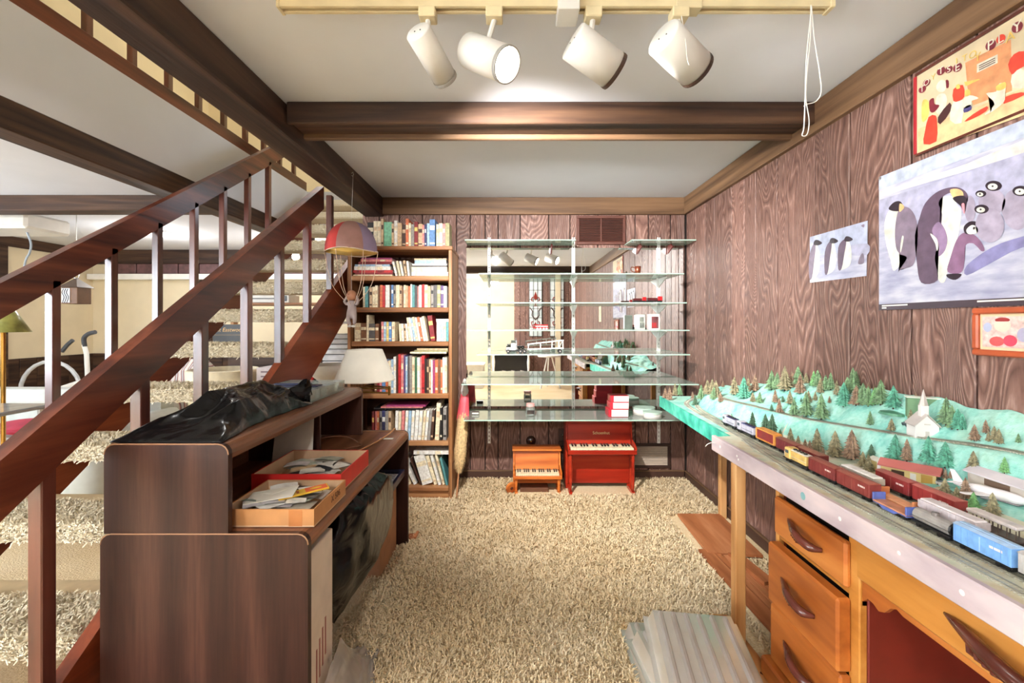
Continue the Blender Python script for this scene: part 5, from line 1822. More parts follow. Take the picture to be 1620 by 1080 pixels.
def layout_mat():
    m, t, b = nt('layout_ground')
    v = coords(t, (1, 1, 1), False)
    n = N(t, 'ShaderNodeTexNoise')
    n.inputs['Scale'].default_value = 9
    n.inputs['Detail'].default_value = 6
    n.inputs['Distortion'].default_value = .6
    t.links.new(v, n.inputs['Vector'])
    n2 = N(t, 'ShaderNodeTexNoise')
    n2.inputs['Scale'].default_value = 70
    n2.inputs['Detail'].default_value = 4
    t.links.new(v, n2.inputs['Vector'])
    c1 = ramp(t, n.outputs['Fac'], [(.28, (80, 170, 162)), (.42, (124, 202, 188)), (.55, (164, 218, 204)), (.68, (152, 196, 172)), (.82, (186, 190, 144))])
    c2 = ramp(t, n2.outputs['Fac'], [(.35, (136, 188, 168)), (.65, (200, 232, 218))])
    mx = N(t, 'ShaderNodeMix', data_type='RGBA')
    mx.inputs[0].default_value = .3
    t.links.new(c1, mx.inputs[6])
    t.links.new(c2, mx.inputs[7])
    t.links.new(mx.outputs[2], b.inputs['Base Color'])
    b.inputs['Roughness'].default_value = .8
    bump(t, b, n2.outputs['Fac'], .5, .006)
    return m


M_LAY = layout_mat()


def ballast_mat():
    m, t, b = nt('layout_ballast')
    v = coords(t, (1, 1, 1), False)
    n = N(t, 'ShaderNodeTexNoise')
    n.inputs['Scale'].default_value = 14
    n.inputs['Detail'].default_value = 5
    t.links.new(v, n.inputs['Vector'])
    t.links.new(ramp(t, n.outputs['Fac'], [(.3, (182, 196, 172)), (.5, (212, 210, 188)), (.7, (200, 182, 146))]), b.inputs['Base Color'])
    b.inputs['Roughness'].default_value = .9
    bump(t, b, n.outputs['Fac'], .3, .004)
    return m


M_BALL = ballast_mat()
# ground surface as a grid, with the yard in front sandy and the hills teal
ys = np.arange(.30, 3.001, .0115)
vs, fs, ms = [], [], []
NX = 64
for y in ys:
    xf = .866 if y < 1.93 else .93 + .04 * (y - 1.93)
    for k in range(NX + 1):
        x = xf + (X_RIGHT - .004 - xf) * k / NX
        vs.append((x, y, ground(x, y)))
mb = MB()
mb.smooth = True
for j in range(len(ys) - 1):
    for k in range(NX):
        q = (j * (NX + 1) + k, j * (NX + 1) + k + 1, (j + 1) * (NX + 1) + k + 1, (j + 1) * (NX + 1) + k)
        fs.append(q)
        p = vs[q[0]]
        ms.append(1 if (p[2] < ZL + .004 and p[1] < 2.0) or (p[1] < 1.25 and p[2] < ZL + .03) or lerp(p[1], ROADX) <= p[0] < lerp(p[1], ROADX) + .02 else 0)
mb.add(vs, fs)
mb.m = ms
mb.build('terrain', [M_LAY, M_BALL], lay)
# boards
M_FAS = plain('pink_white_fascia', (206, 192, 196), .5, var=.10, scale=9)


def fascia_mat():
    m, t, b = nt('worn_pink_fascia')
    v = coords(t, (1, .35, 1), False)
    n = N(t, 'ShaderNodeTexNoise')
    n.inputs['Scale'].default_value = 12
    n.inputs['Detail'].default_value = 6
    t.links.new(v, n.inputs['Vector'])
    t.links.new(ramp(t, n.outputs['Fac'], [(.3, (178, 160, 166)), (.5, (206, 190, 192)), (.62, (220, 200, 198)), (.72, (190, 150, 148)), (.8, (224, 214, 212))]), b.inputs['Base Color'])
    b.inputs['Roughness'].default_value = .45
    return m


def teal_mat():
    m, t, b = nt('teal_edge_paint')
    v = coords(t, (1, 1, 1), False)
    n = N(t, 'ShaderNodeTexNoise')
    n.inputs['Scale'].default_value = 16
    n.inputs['Detail'].default_value = 6
    t.links.new(v, n.inputs['Vector'])
    t.links.new(ramp(t, n.outputs['Fac'], [(.3, (34, 150, 130)), (.5, (70, 196, 168)), (.68, (120, 220, 196)), (.8, (214, 240, 230))]), b.inputs['Base Color'])
    b.inputs['Roughness'].default_value = .5
    return m


MB().cbox(.85, .868, .28, 1.94, .708, ZL + .003, .003).build('fascia_board', fascia_mat(), lay)
MB().box(.868, X_RIGHT - .004, .28, 1.94, .7075, .728).build('table_board', M_PINE, lay)
mb = MB()
mb.prism([(.915, 1.93), (.972, 3.0), (X_RIGHT - .004, 3.0), (X_RIGHT - .004, 1.945)], lambda a, c: (a, c, .700), lambda a, c: (a, c, .7665))
mb.build('end_board', teal_mat(), lay)
for k, (y, z, r_) in enumerate(((1.86, .742, .007), (1.72, .745, .005), (1.71, .735, .005), (1.33, .742, .012), (1.18, .74, .006), (1.0, .742, .005), (.86, .738, .006))):
    mb = MB()
    mb.lathe([(0, 0), (r_, .0004), (r_ * .6, .0014), (0, .0018)], n=12, M=Matrix.Translation((.8505, y, z)) @ Matrix.Rotation(R(-90), 4, 'Y'))
    mb.build('paint_blob', plain('teal_paint_blob', (130, 180, 184), .4) if k == 3 else M_WHITE, lay)
# legs
MB().cbox(.853, .893, 1.735, 1.775, .0, .7075, .003).build('leg', M_PINE, lay)
MB().cbox(1.33, 1.37, 1.735, 1.775, .0, .7075, .003).build('leg', M_PINE, lay)
MB().cbox(1.33, 1.37, 2.9, 2.94, .0, .70, .003).build('leg', M_PINE, lay)
MB().frustum((.895, 1.74, .692), (.90, 1.74, .680), .009, .009, 10).build('bolt', M_STEEL, lay)
MB().tube(smooth_open([at(1139, 702, 1.9), at(1128, 700, 1.9), at(1120, 702, 1.9), at(1116, 706, 1.9)]), .0016, 5).build('loose_wire', M_WHITE, lay)

# ------------------------------------------------------------------ tracks
M_RAILM = plain('nickel_rail', (196, 194, 184), .3, .9)
M_TIE = plain('grey_ties', (176, 173, 158), .8, var=.2)


def track(name, label, pts, group='tracks of the model railway'):
    t = bpy.data.objects.new('track', None)
    C.objects.link(t)
    t.parent = lay
    t['_base'] = lay['_base']
    t['label'] = label
    pts = [Vector(p) for p in smooth_open(pts, 8)]
    G = .0083
    L, Rr_ = [], []
    ties = MB()
    acc = 0
    for i, p in enumerate(pts):
        d = (pts[min(i + 1, len(pts) - 1)] - pts[max(i - 1, 0)]).normalized()
        s = Vector((0, 0, 1)).cross(d).normalized()
        L.append(p + s * G + Vector((0, 0, .0036)))
        Rr_.append(p - s * G + Vector((0, 0, .0036)))
    # ties along the run
    tot = [0]
    for a, b_ in zip(pts[:-1], pts[1:]):
        tot.append(tot[-1] + (b_ - a).length)
    q = 0
    i = 0
    while q < tot[-1]:
        while tot[i + 1] < q:
            i += 1
        f = (q - tot[i]) / max(1e-6, tot[i + 1] - tot[i])
        p = pts[i].lerp(pts[i + 1], f)
        d = (pts[i + 1] - pts[i]).normalized()
        a = math.atan2(d.y, d.x)
        ties.box(-.0016, .0016, -.0145, .0145, .0, .0022, Matrix.Translation(p) @ Matrix.Rotation(a, 4, 'Z'))
        q += .0075
    for r_ in (L, Rr_):
        MB().tube(r_, .0013, 4).build('rail', M_RAILM, t)
    o = ties.build('ties', M_TIE, t)
    o['kind'] = 'stuff'


zt = ZL + .0008
track('a', 'straight yard track nearest the table edge, empty', [(.905, .32, zt), (.905, .9, zt), (.906, 1.4, zt), (.912, 1.55, zt), (.930, 1.72, zt), (.950, 1.86, zt)])
track('b', 'yard track carrying the yellow locomotive and blue boxcar', [(.955, .32, zt), (.955, 1.0, zt), (.956, 1.6, zt), (.965, 1.9, zt), (.985, 2.2, zt), (1.0, 2.5, zt), (1.035, 2.7, zt), (1.12, 2.84, zt), (1.22, 2.91, zt), (1.36, 2.93, zt)])
track('c', 'track carrying the silver locomotives, curving at the far end', [(.998, .32, zt), (.998, 1.2, zt), (.999, 1.9, zt), (1.018, 2.25, zt), (1.035, 2.48, zt), (1.075, 2.64, zt), (1.15, 2.76, zt), (1.24, 2.82, zt), (1.36, 2.84, zt)])
track('d', 'yard track carrying the long red boxcars', [(1.070, .32, zt), (1.070, 1.0, zt), (1.068, 1.4, zt), (1.04, 1.62, zt), (1.012, 1.78, zt)])
track('e', 'raised line along the embankment top past the church', [(lerp(y, ROADX) + .012, y, lerp(y, ROADZ) + .001) for y in (.34, .8, 1.18, 1.45, 1.88, 2.2, 2.4, 2.6, 2.7, 2.8)])


# ------------------------------------------------------------------ rolling stock
def car(label, x, y0, y1, kind, c, c2=None, name='toy_train_car', cat='toy train car'):
    """y0 is the end nearer the camera"""
    z = zt + .005
    t = thing(name, label, cat, (x, (y0 + y1) / 2, z), 'rolling stock of the model railway')
    w = .0165
    m1 = plain('car_%d_%d_%d' % c, c, .45, var=.08, scale=50)
    m2 = plain('car_%d_%d_%d' % c2, c2, .45, var=.08, scale=50) if c2 else m1
    y0 += .003
    y1 -= .003
    for yy in (y0 + .022, y1 - .022):
        mb = MB().cbox(x - .008, x + .008, yy - .014, yy + .014, z + .001, z + .009, .001)
        for q in (-.009, .009):
            mb.frustum((x - .0095, yy + q, z + .0042), (x + .0095, yy + q, z + .0042), .0048, .0048, 10)
        mb.build('truck', M_BLACK, t)
    MB().cbox(x - w * .9, x + w * .9, y0, y1, z + .009, z + .0125, .001).build('underframe', M_BLACK if kind != 'flat' else m1, t)
    zb = z + .0125
    if kind == 'box':
        hh = .036
        MB().cbox(x - w, x + w, y0 + .001, y1 - .001, zb, zb + hh, .001).build('body', m1, t)
        MB().prism([(-w - .0006, zb + hh), (-w * .5, zb + hh + .003), (w * .5, zb + hh + .003), (w + .0006, zb + hh)], lambda a, q: (x + a, y0, q), lambda a, q: (x + a, y1, q)).build('roof', m2, t)
        MB().cbox(x - .003, x + .003, y0 + .002, y1 - .002, zb + hh + .003, zb + hh + .0042, .0003).build('roof_walk', m2, t)
        ym = (y0 + y1) / 2
        dr = MB().cbox(x - w - .0012, x - w, ym - .013, ym + .013, zb + .001, zb + hh - .002, .0004).build('door', m1, t)
        MB().box(x - w - .0016, x - w - .0012, ym - .001, ym + .001, zb + .004, zb + hh - .004).build('door_rod', m2, dr)
        for k in range(9):
            yy = y0 + .006 + (y1 - y0 - .012) * k / 8
            if abs(yy - ym) > .016:
                MB().box(x - w - .0006, x - w, yy - .0006, yy + .0006, zb + .002, zb + hh - .002).build('rib', m1, t)
        MB().box(x - w - .0004, x - w, y0 + .016, y0 + .04, zb + hh * .55, zb + hh * .68).build('lettering_strip', plain('car_lettering', (226, 214, 206), .6), t)
    elif kind == 'loco':
        hh = .034
        MB().cbox(x - w * .75, x + w * .75, y0 + .012, y1 - .042, zb, zb + hh * .9, .003).build('hood', m1, t)
        MB().cbox(x - w, x + w, y1 - .042, y1 - .012, zb, zb + hh + .003, .003).build('cab', m1, t)
        MB().cbox(x - w * .7, x + w * .7, y1 - .012, y1 - .001, zb, zb + hh * .62, .003).build('nose', m2, t)
        MB().cbox(x - w * .76, x + w * .76, y0 + .011, y1 - .04, zb + hh * .9, zb + hh, .002).build('hood_roof', m2, t)
        MB().box(x - w - .0004, x - w, y1 - .036, y1 - .018, zb + hh * .55, zb + hh * .85).build('window', plain('toy_window', (90, 100, 106), .15), t)
        for k in range(4):
            MB().frustum((x, y0 + .03 + k * .018, zb + hh), (x, y0 + .03 + k * .018, zb + hh + .003), .006, .006, 10).build('roof_fan', M_BLACK, t)
        for s in (-1, 1):
            MB().tube([(x + s * w, y0 + .004, zb + .014), (x + s * w, y1 - .05, zb + .014)], .0006, 4).build('hand_rail', m2, t)
    elif kind == 'bilevel':
        hh = .042
        MB().cbox(x - w * .8, x + w * .8, y0 + .004, y1 - .004, zb, zb + hh - .004, .001).build('load', m2, t)
        for yy in (y0, y1 - .006):
            MB().cbox(x - w, x + w, yy, yy + .006, zb, zb + hh, .001).build('end_frame', m1, t)
        for zz in (zb, zb + hh - .004):
            MB().cbox(x - w, x + w, y0 + .006, y1 - .006, zz, zz + .005, .0006).build('deck', m1, t)
    elif kind == 'flat':
        MB().cbox(x - w, x + w, y0 + .002, y1 - .002, zb, zb + .004, .0006).build('deck', m2, t)
        for yy in (y0, y1 - .005):
            MB().cbox(x - w, x + w, yy, yy + .005, zb + .002, zb + .022, .001).build('bulkhead', m1, t)
        MB().prism([(y0 + .02, zb), (y1 - .02, zb), (y1 - .035, zb - .008), (y0 + .035, zb - .008)], lambda a, q: (x - w - .001, a, q), lambda a, q: (x - w + .001, a, q)).build('side_sill', m1, t)
    elif kind == 'tank':
        MB().frustum((x, y0 + .004, zb + .014), (x, y1 - .004, zb + .014), .0145, .0145, 18).build('tank', m1, t)
        MB().frustum((x, (y0 + y1) / 2, zb + .026), (x, (y0 + y1) / 2, zb + .034), .007, .007, 12).build('dome', m2, t)
        MB().frustum((x, y0 + .001, zb + .014), (x, y0 + .0045, zb + .014), .0125, .0147, 18).build('end_cap', M_BLACK, t)
        for s in (-1, 1):
            MB().tube([(x + s * .0165, y0 + .002, zb + .012), (x + s * .0165, y1 - .002, zb + .012)], .0007, 4).build('grab_rail', M_STEEL, t)
    elif kind == 'hopper':
        hh = .036
        MB().prism([(y0 + .001, zb + hh), (y1 - .001, zb + hh), (y1 - .001, zb + hh * .55), (y1 - .03, zb), (y0 + .03, zb), (y0 + .001, zb + hh * .55)], lambda a, q: (x - w, a, q), lambda a, q: (x + w, a, q)).build('body', m1, t)
        MB().cbox(x - w * .8, x + w * .8, y0 + .004, y1 - .004, zb + hh, zb + hh + .004, .001).build('roof', m2, t)
        for k in range(8):
            yy = y0 + .008 + (y1 - y0 - .016) * k / 7
            MB().box(x - w - .0008, x - w, yy - .0008, yy + .0008, zb + hh * .5, zb + hh).build('rib', m1, t)
    elif kind == 'truss':
        MB().cbox(x - w, x + w, y0, y1, zb, zb + .004, .0006).build('deck', m2, t)
        MB().cbox(x - w * .8, x + w * .8, y0 + .006, y1 - .006, zb + .024, zb + .032, .002).build('cargo_roof', m1, t)
        for s in (-1, 1):
            for k in range(7):
                yy = y0 + .006 + (y1 - y0 - .012) * k / 6
                MB().box(x + s * w * .8 - .0008, x + s * w * .8 + .0008, yy - .0008, yy + .0008, zb + .004, zb + .024).build('post', m2, t)


B, CC, DD = .955, .998, 1.070
car('yellow diesel toy locomotive with pale roof on the front track', B, 1.447, 1.584, 'loco', (222, 184, 108), (226, 222, 210), 'toy_locomotive', 'toy locomotive')
car('dark red toy boxcar right behind the yellow locomotive', B, 1.322, 1.446, 'box', (126, 52, 48), (150, 84, 70))
car('dark red toy boxcar coupled before the blue flatcar', B, 1.192, 1.320, 'box', (132, 56, 50), (158, 90, 74))
car('blue toy flatcar with upright end bulkheads on front track', B, 1.080, 1.190, 'flat', (92, 108, 176), (196, 132, 100))
car('grey toy tank car with black end before the blue boxcar', B, .975, 1.077, 'tank', (150, 144, 138), (120, 112, 108))
car('bright light blue toy boxcar on the front track', B, .852, .973, 'box', (120, 166, 220), (170, 200, 232))
car('grey toy boxcar at the right edge of the front track', B, .72, .849, 'box', (176, 172, 168), (196, 192, 188))
car('leading silver toy locomotive farthest along the track', CC, 2.007, 2.14, 'loco', (186, 182, 194), (62, 62, 96), 'toy_locomotive', 'toy locomotive')
car('second silver and blue toy locomotive behind the leader', CC, 1.850, 2.003, 'loco', (190, 186, 198), (62, 66, 116), 'toy_locomotive', 'toy locomotive')
car('orange framed toy car with maroon load behind silver locomotives', CC, 1.704, 1.838, 'bilevel', (224, 150, 70), (138, 44, 46))
car('maroon toy boxcar with pale end behind the orange framed car', CC, 1.572, 1.698, 'box', (122, 46, 50), (146, 90, 74))
car('maroon toy boxcar partly hidden by the yellow locomotive', CC, 1.452, 1.569, 'box', (112, 42, 42), (150, 100, 80))
car('white roofed toy hopper behind the dark red boxcars', CC, 1.233, 1.369, 'hopper', (180, 172, 160), (236, 232, 226))
car('orange decked toy flatcar behind the blue flatcar', CC, 1.110, 1.229, 'flat', (206, 130, 84), (222, 160, 116))
car('white and mauve toy hopper behind the tank car', CC, .960, 1.105, 'hopper', (206, 194, 196), (222, 212, 212))
car('brown grey toy flatcar at the right behind the blue boxcar', CC, .83, .956, 'flat', (104, 90, 80), (140, 126, 112))
car('long red toy boxcar, left of the pair before the house', DD, 1.206, 1.324, 'box', (138, 46, 46), (166, 92, 84))
car('long red toy boxcar with white lettering, right of the pair', DD, 1.080, 1.203, 'box', (148, 52, 50), (176, 100, 90))
car('grey trussed toy car with white roof near airplane', DD, .945, 1.070, 'truss', (216, 206, 204), (96, 80, 74))
car('grey trussed toy car at the right edge of yard', DD, .815, .941, 'truss', (196, 180, 176), (96, 70, 66))
# ------------------------------------------------------------------ model trees
TC = {'olive': (132, 124, 96), 'brown': (134, 110, 90), 'dark green': (72, 98, 76), 'green': (106, 134, 98), 'blue-green': (86, 148, 124), 'bright green': (112, 160, 104)}
_fm = {}


def tree_meshes(variant, colour):
    k = (variant, colour)
    if k in _fm:
        return _fm[k]
    rng = random.Random(variant * 13 + 5)
    mb = MB()
    tiers = 8
    for i in range(tiers):
        f = i / tiers
        z0 = .08 + .86 * f
        r = (.30 - .02 * (variant % 3)) * (1 - f) ** .85 + .03
        zt_ = z0 + .20
        n = 9
        vs = [(0, 0, min(1.0, zt_))]
        for j in range(2 * n):
            a = math.pi * j / n + i * .7
            rr_ = r * (rng.uniform(.85, 1.15) if j % 2 == 0 else rng.uniform(.5, .66))
            vs.append((rr_ * math.cos(a), rr_ * math.sin(a), z0 - (.035 if j % 2 == 0 else 0) + rng.uniform(-.015, .015)))
        fs = [(0, 1 + j, 1 + (j + 1) % (2 * n)) for j in range(2 * n)]
        fs.append(tuple(range(2 * n, 0, -1)))
        mb.add(vs, fs)
    fol = mb.mesh('foliage', plain('pine_' + colour.replace(' ', '_'), TC[colour], .85, var=.3, scale=9))
    tr_ = MB().frustum((0, 0, -.03), (0, 0, .16), .035, .028, 7).mesh('trunk', plain('pine_trunk', (70, 52, 40), .9))
    _fm[k] = (fol, tr_)
    return _fm[k]


# pixel of the foot, height in pixels, colour, grouped by where they stand on the layout
Z1 = lambda x, y, h, c: (1040 + x / 7.715, 580 + y / 7.715, h / 7.715, c)
Z2_ = lambda x, y, h, c: (1200 + x / 6.23, 570 + y / 6.23, h / 6.23, c)
Z3 = lambda x, y, h, c: (1180 + x / 7.364, 680 + y / 7.364, h / 7.364, c)
Z4 = lambda x, y, h, c: (1380 + x / 6.75, 620 + y / 6.75, h / 6.75, c)
Z5 = lambda x, y, h, c: (1380 + x / 6, 740 + y / 6, h / 6, c)
O_, BR, DG, GR, BG, LG = 'olive', 'brown', 'dark green', 'green', 'blue-green', 'bright green'
TREES = {
    'by the curved track': [Z1(95, 385, 130, BR), Z1(150, 405, 160, BR), Z1(215, 350, 150, O_), Z1(270, 350, 145, GR), Z1(430, 390, 85, BR), Z1(460, 470, 130, DG)],
    'on the mound between loops': [Z1(535, 400, 180, GR), Z1(610, 340, 180, O_), Z1(670, 335, 190, O_), Z1(715, 370, 200, O_), Z1(770, 430, 120, BR), Z1(690, 400, 150, GR), Z1(800, 245, 75, BR)],
    'inside the upper loop': [Z1(940, 340, 220, O_), Z1(1055, 385, 260, BG), Z1(1110, 310, 170, O_), Z1(1190, 300, 200, BR), Z1(1165, 430, 115, O_), Z1(1250, 440, 135, GR)],
    'on the wooded hill': [Z2_(130, 290, 190, GR), Z2_(185, 280, 160, GR), Z2_(260, 300, 240, O_), Z2_(330, 262, 150, BR), Z2_(390, 242, 180, GR), Z2_(412, 330, 190, BR), Z2_(470, 222, 105, O_), Z2_(545, 246, 150, LG), Z2_(585, 242, 170, GR), Z2_(610, 330, 150, O_), Z2_(662, 300, 150, GR), Z2_(712, 292, 170, GR),
                           Z2_(772, 342, 145, O_), Z2_(840, 462, 235, BG), Z2_(880, 332, 160, GR), Z2_(930, 300, 220, GR), Z2_(962, 450, 200, BR), Z2_(962, 215, 160, GR), Z2_(872, 205, 105, GR), Z2_(1030, 432, 210, GR), Z2_(1082, 452, 195, GR), Z2_(1150, 442, 170, LG), Z2_(1205, 440, 245, GR), Z2_(1330, 482, 225, BG), Z2_(1085, 252, 75, BR), Z2_(1140, 254, 62, BR)],
    'along the raised line': [Z2_(130, 500, 72, DG), Z2_(165, 420, 130, BR), Z2_(205, 515, 140, BR), Z2_(240, 412, 62, DG), Z2_(310, 432, 130, O_), Z2_(350, 542, 160, GR), Z2_(420, 412, 45, DG), Z2_(470, 552, 240, GR), Z2_(492, 420, 120, O_), Z2_(620, 582, 250, GR), Z2_(560, 400, 90, O_), Z2_(700, 430, 70, BR), Z2_(1100, 642, 140, GR), Z2_(1310, 692, 120, O_), Z2_(1500, 612, 125, O_)],
    'at the embankment foot': [Z1(1050, 722, 45, DG), Z1(905, 655, 80, LG), Z1(1160, 792, 240, DG), Z1(1320, 812, 235, DG), Z1(1400, 852, 275, DG), Z3(400, 152, 160, DG), Z3(520, 152, 175, O_), Z3(610, 186, 122, O_), Z3(690, 216, 112, BR), Z3(745, 272, 150, BR), Z3(830, 250, 270, O_), Z3(900, 300, 95, BR), Z3(1040, 312, 300, O_), Z3(1235, 352, 340, BR), Z3(1362, 422, 172, O_), Z3(1430, 482, 195, O_), Z3(1462, 342, 170, DG)],
    'behind the red-roofed house': [Z4(245, 742, 290, BG), Z4(370, 742, 235, BR), Z4(270, 742, 85, BR), Z4(600, 792, 290, BG), Z4(780, 832, 275, BG), Z4(520, 762, 85, DG), Z4(780, 932, 112, BR), Z4(832, 942, 82, BR)],
    'around the white church': [Z4(790, 372, 290, GR), Z4(852, 392, 250, GR), Z4(912, 412, 220, BG), Z4(962, 422, 172, BG), Z4(1092, 522, 175, BR), Z4(1212, 462, 145, BR), Z4(1302, 522, 152, O_), Z4(1352, 562, 160, O_), Z4(1240, 540, 110, O_), Z4(1560, 552, 102, GR), Z2_(1550, 388, 65, BR)],
    'around the toy airplane': [Z5(690, 302, 195, O_), Z5(800, 332, 145, O_), Z5(885, 302, 200, BR), Z5(962, 402, 172, LG), Z5(1142, 452, 215, O_), Z5(805, 162, 92, DG), Z4(1080, 832, 192, O_), Z4(1412, 882, 172, LG)],
}
for place_, lst in TREES.items():
    lst = sorted(lst)
    for i, (u, v, h, c) in enumerate(lst):
        p = cast(u, v)
        hm = h / F * p.y * 1.03
        big = 'tall' if hm > .065 else ('tiny' if hm < .028 else 'small')
        t = thing('model_pine', '%s %s model pine, %s from left %s' % (big, c, ORD[i], place_), 'model tree', p, 'model pines on the railway layout', random.uniform(0, 6))
        fol, trk = tree_meshes(i % 5, c)
        for nm, me in (('foliage', fol), ('trunk', trk)):
            o = bpy.data.objects.new(nm, me)
            C.objects.link(o)
            o.parent = t
        w = hm * random.uniform(.95, 1.2)
        t.scale = (w, w, hm)

# ------------------------------------------------------------------ buildings and airplane on the layout
p = cast(1467, 693)
ch = thing('model_church', 'white model church with steeple beside the raised line', 'model church', p)
hw, dl, hh = .030, .042, .036
Mx = Matrix.Translation(p) @ Matrix.Rotation(R(-18), 4, 'Z')


def loc_prism(poly, y0, y1, M):
    return MB().prism(poly, lambda a, c: M @ Vector((a, y0, c)), lambda a, c: M @ Vector((a, y1, c)))


loc_prism([(-hw, -.01), (hw, -.01), (hw, hh), (0, hh + .032), (-hw, hh)], 0, dl * 1.3, Mx).build('nave', plain('church_white', (234, 230, 226), .6, var=.02), ch)
for s in (-1, 1):
    loc_prism([(0, hh + .034), (s * (hw + .004), hh - .003), (s * (hw + .004), hh + .001), (0, hh + .038)], -.003, dl * 1.3 + .003, Mx).build('roof_slope', plain('church_roof', (196, 186, 180), .6), ch)
MB().cbox(-.010, .010, .012, .032, hh + .012, hh + .062, .001, Mx).build('tower', plain('church_white', (0, 0, 0)), ch)
MB().frustum(Mx @ Vector((0, .022, hh + .062)), Mx @ Vector((0, .022, hh + .112)), .0125, .0008, 6).build('spire', plain('church_roof', (0, 0, 0)), ch)
MB().box(-.005, .005, -.0012, 0, 0, .02, Mx).build('door', plain('church_door', (206, 198, 190), .6), ch)
MB().box(-.008, .008, -.0012, 0, hh + .004, hh + .007, Mx).build('sign_board', plain('church_door', (0, 0, 0)), ch)

p = cast(1440, 760) + Vector((0, 0, .004))
ho = thing('model_house', 'yellow model house with red roof and porch by the yard', 'model house', p)
Mx = Matrix.Translation(p) @ Matrix.Rotation(R(-52), 4, 'Z') @ Matrix.Scale(1.1, 4)
M_HY = plain('house_yellow', (228, 206, 140), .6)
MB().cbox(-.06, .055, -.022, .022, -.004, .030, .0008, Mx).build('walls', M_HY, ho)
MB().cbox(-.066, -.058, -.024, .03, -.004, .034, .0008, Mx).build('end_wall', plain('church_white', (0, 0, 0)), ho)
loc_prism([(-.030, .028), (.030, .028), (.030, .031), (0, .045), (-.030, .031)], -.064, .064, Mx @ Matrix.Rotation(R(-90), 4, 'Z')).build('roof', plain('house_roof', (178, 100, 92), .7), ho)
MB().box(-.035, -.008, -.0232, -.0218, .008, .022, Mx).build('window', plain('house_window', (80, 62, 50), .3), ho)
MB().box(.004, .016, -.0232, -.0218, .0, .022, Mx).build('door', plain('church_white', (0, 0, 0)), ho)
MB().box(.026, .048, -.0232, -.0218, .002, .024, Mx).build('garage_door', plain('house_ochre', (190, 150, 70), .6), ho)
t = thing('model_shed', 'small pale yellow model shed left of the house', 'model shed', cast(1392, 742))
q = Vector(t.location)
MB().cbox(q.x - .02, q.x + .016, q.y - .022, q.y + .022, q.z - .004, q.z + .026, .001).build('walls', M_HY, t)
MB().prism([(-.023, .026), (.019, .026), (.019, .028), (-.002, .036), (-.023, .028)], lambda a, c: (q.x + a, q.y - .025, q.z + c), lambda a, c: (q.x + a, q.y + .025, q.z + c)).build('roof', plain('shed_roof', (226, 222, 206), .6), t)

# tunnel portal
p = cast(1462, 648)
po_ = thing('tunnel_portal', 'green model tunnel portal with red mouth behind the church', 'model tunnel', p)
Mx = Matrix.Translation(p) @ Matrix.Rotation(R(-30), 4, 'Z')
MB().cbox(-.042, .042, 0, .03, -.03, .036, .002, Mx).build('block', plain('portal_green', (112, 146, 110), .7), po_)
MB().cbox(-.045, .045, -.003, .033, .036, .040, .001, Mx).build('cap', plain('portal_cap', (222, 230, 216), .6), po_)
loc_prism([(-.012, -.03), (.014, -.03), (.014, .012), (.008, .020), (-.006, .020), (-.012, .012)], -.0012, -.0001, Mx).build('mouth', M_DARK, po_)
MB().box(.004, .011, -.002, -.0012, -.02, .012, Mx).build('red_post', M_TRED, po_)

# hangar and airplane
p = cast(1585, 775)
hg = thing('model_hangar', 'long white model hangar with low roof at right of the layout', 'model hangar', p)
Mx = Matrix.Translation((p.x + .01, p.y, p.z)) @ Matrix.Rotation(R(90), 4, 'Z')
MB().cbox(-.075, .075, -.022, .022, -.01, .020, .001, Mx).build('walls', plain('hangar_wall', (206, 194, 182), .6), hg)
loc_prism([(-.03, .020), (.03, .020), (.03, .023), (0, .036), (-.03, .023)], -.08, .08, Mx @ Matrix.Rotation(R(-90), 4, 'Z')).build('roof', plain('hangar_roof', (214, 206, 210), .5), hg)
MB().box(-.03, .03, .0218, .0235, .0, .016, Mx).build('opening', plain('hangar_dark', (110, 86, 70), .6), hg)
p = cast(1575, 790)
ap_ = thing('toy_airplane', 'white toy airliner parked among pines on the layout', 'toy airplane', p)
Mx = Matrix.Translation((p.x - .005, p.y + .01, p.z + .014)) @ Matrix.Rotation(R(-72), 4, 'Z')
M_PL = plain('airliner_white', (232, 226, 226), .4, var=.02)
mb = MB()
mb.smooth = True
prof = [(0, -.075), (.004, -.07), (.008, -.05), (.0125, -.02), (.0135, .03), (.012, .05), (.008, .064), (0, .072)]
mb.lathe([(r_, z) for r_, z in prof], n=18, M=Mx @ Matrix.Rotation(R(90), 4, 'Y'))
mb.build('fuselage', M_PL, ap_)
for s in (-1, 1):
    MB().prism([(.02, s * .008), (-.005, s * .008), (-.028, s * .06), (-.016, s * .06)], lambda a, c: Mx @ Vector((a, c, -.005)), lambda a, c: Mx @ Vector((a, c, -.002))).build('wing', M_PL, ap_)
    MB().prism([(-.055, s * .003), (-.07, s * .003), (-.076, s * .024), (-.068, s * .024)], lambda a, c: Mx @ Vector((a, c, .004)), lambda a, c: Mx @ Vector((a, c, .0055))).build('tail_plane', M_PL, ap_)
    MB().frustum(Mx @ Vector((-.002, s * .028, -.009)), Mx @ Vector((.016, s * .028, -.009)), .004, .004, 10).build('engine', plain('engine_grey', (150, 148, 150), .4), ap_)
MB().prism([(-.05, .006), (-.072, .004), (-.080, .034), (-.070, .034)], lambda a, c: Mx @ Vector((a, -.001, c)), lambda a, c: Mx @ Vector((a, .001, c))).build('tail_fin', M_PL, ap_)
MB().box(-.05, .06, -.014, .014, -.0115, -.010, Mx).build('belly_stripe', plain('engine_grey', (0, 0, 0)), ap_)
for x in (.045, -.01):
    MB().frustum(Mx @ Vector((x, 0, -.0145)), Mx @ Vector((x, 0, -.006)), .002, .002, 8).build('landing_gear', M_BLACK, ap_)
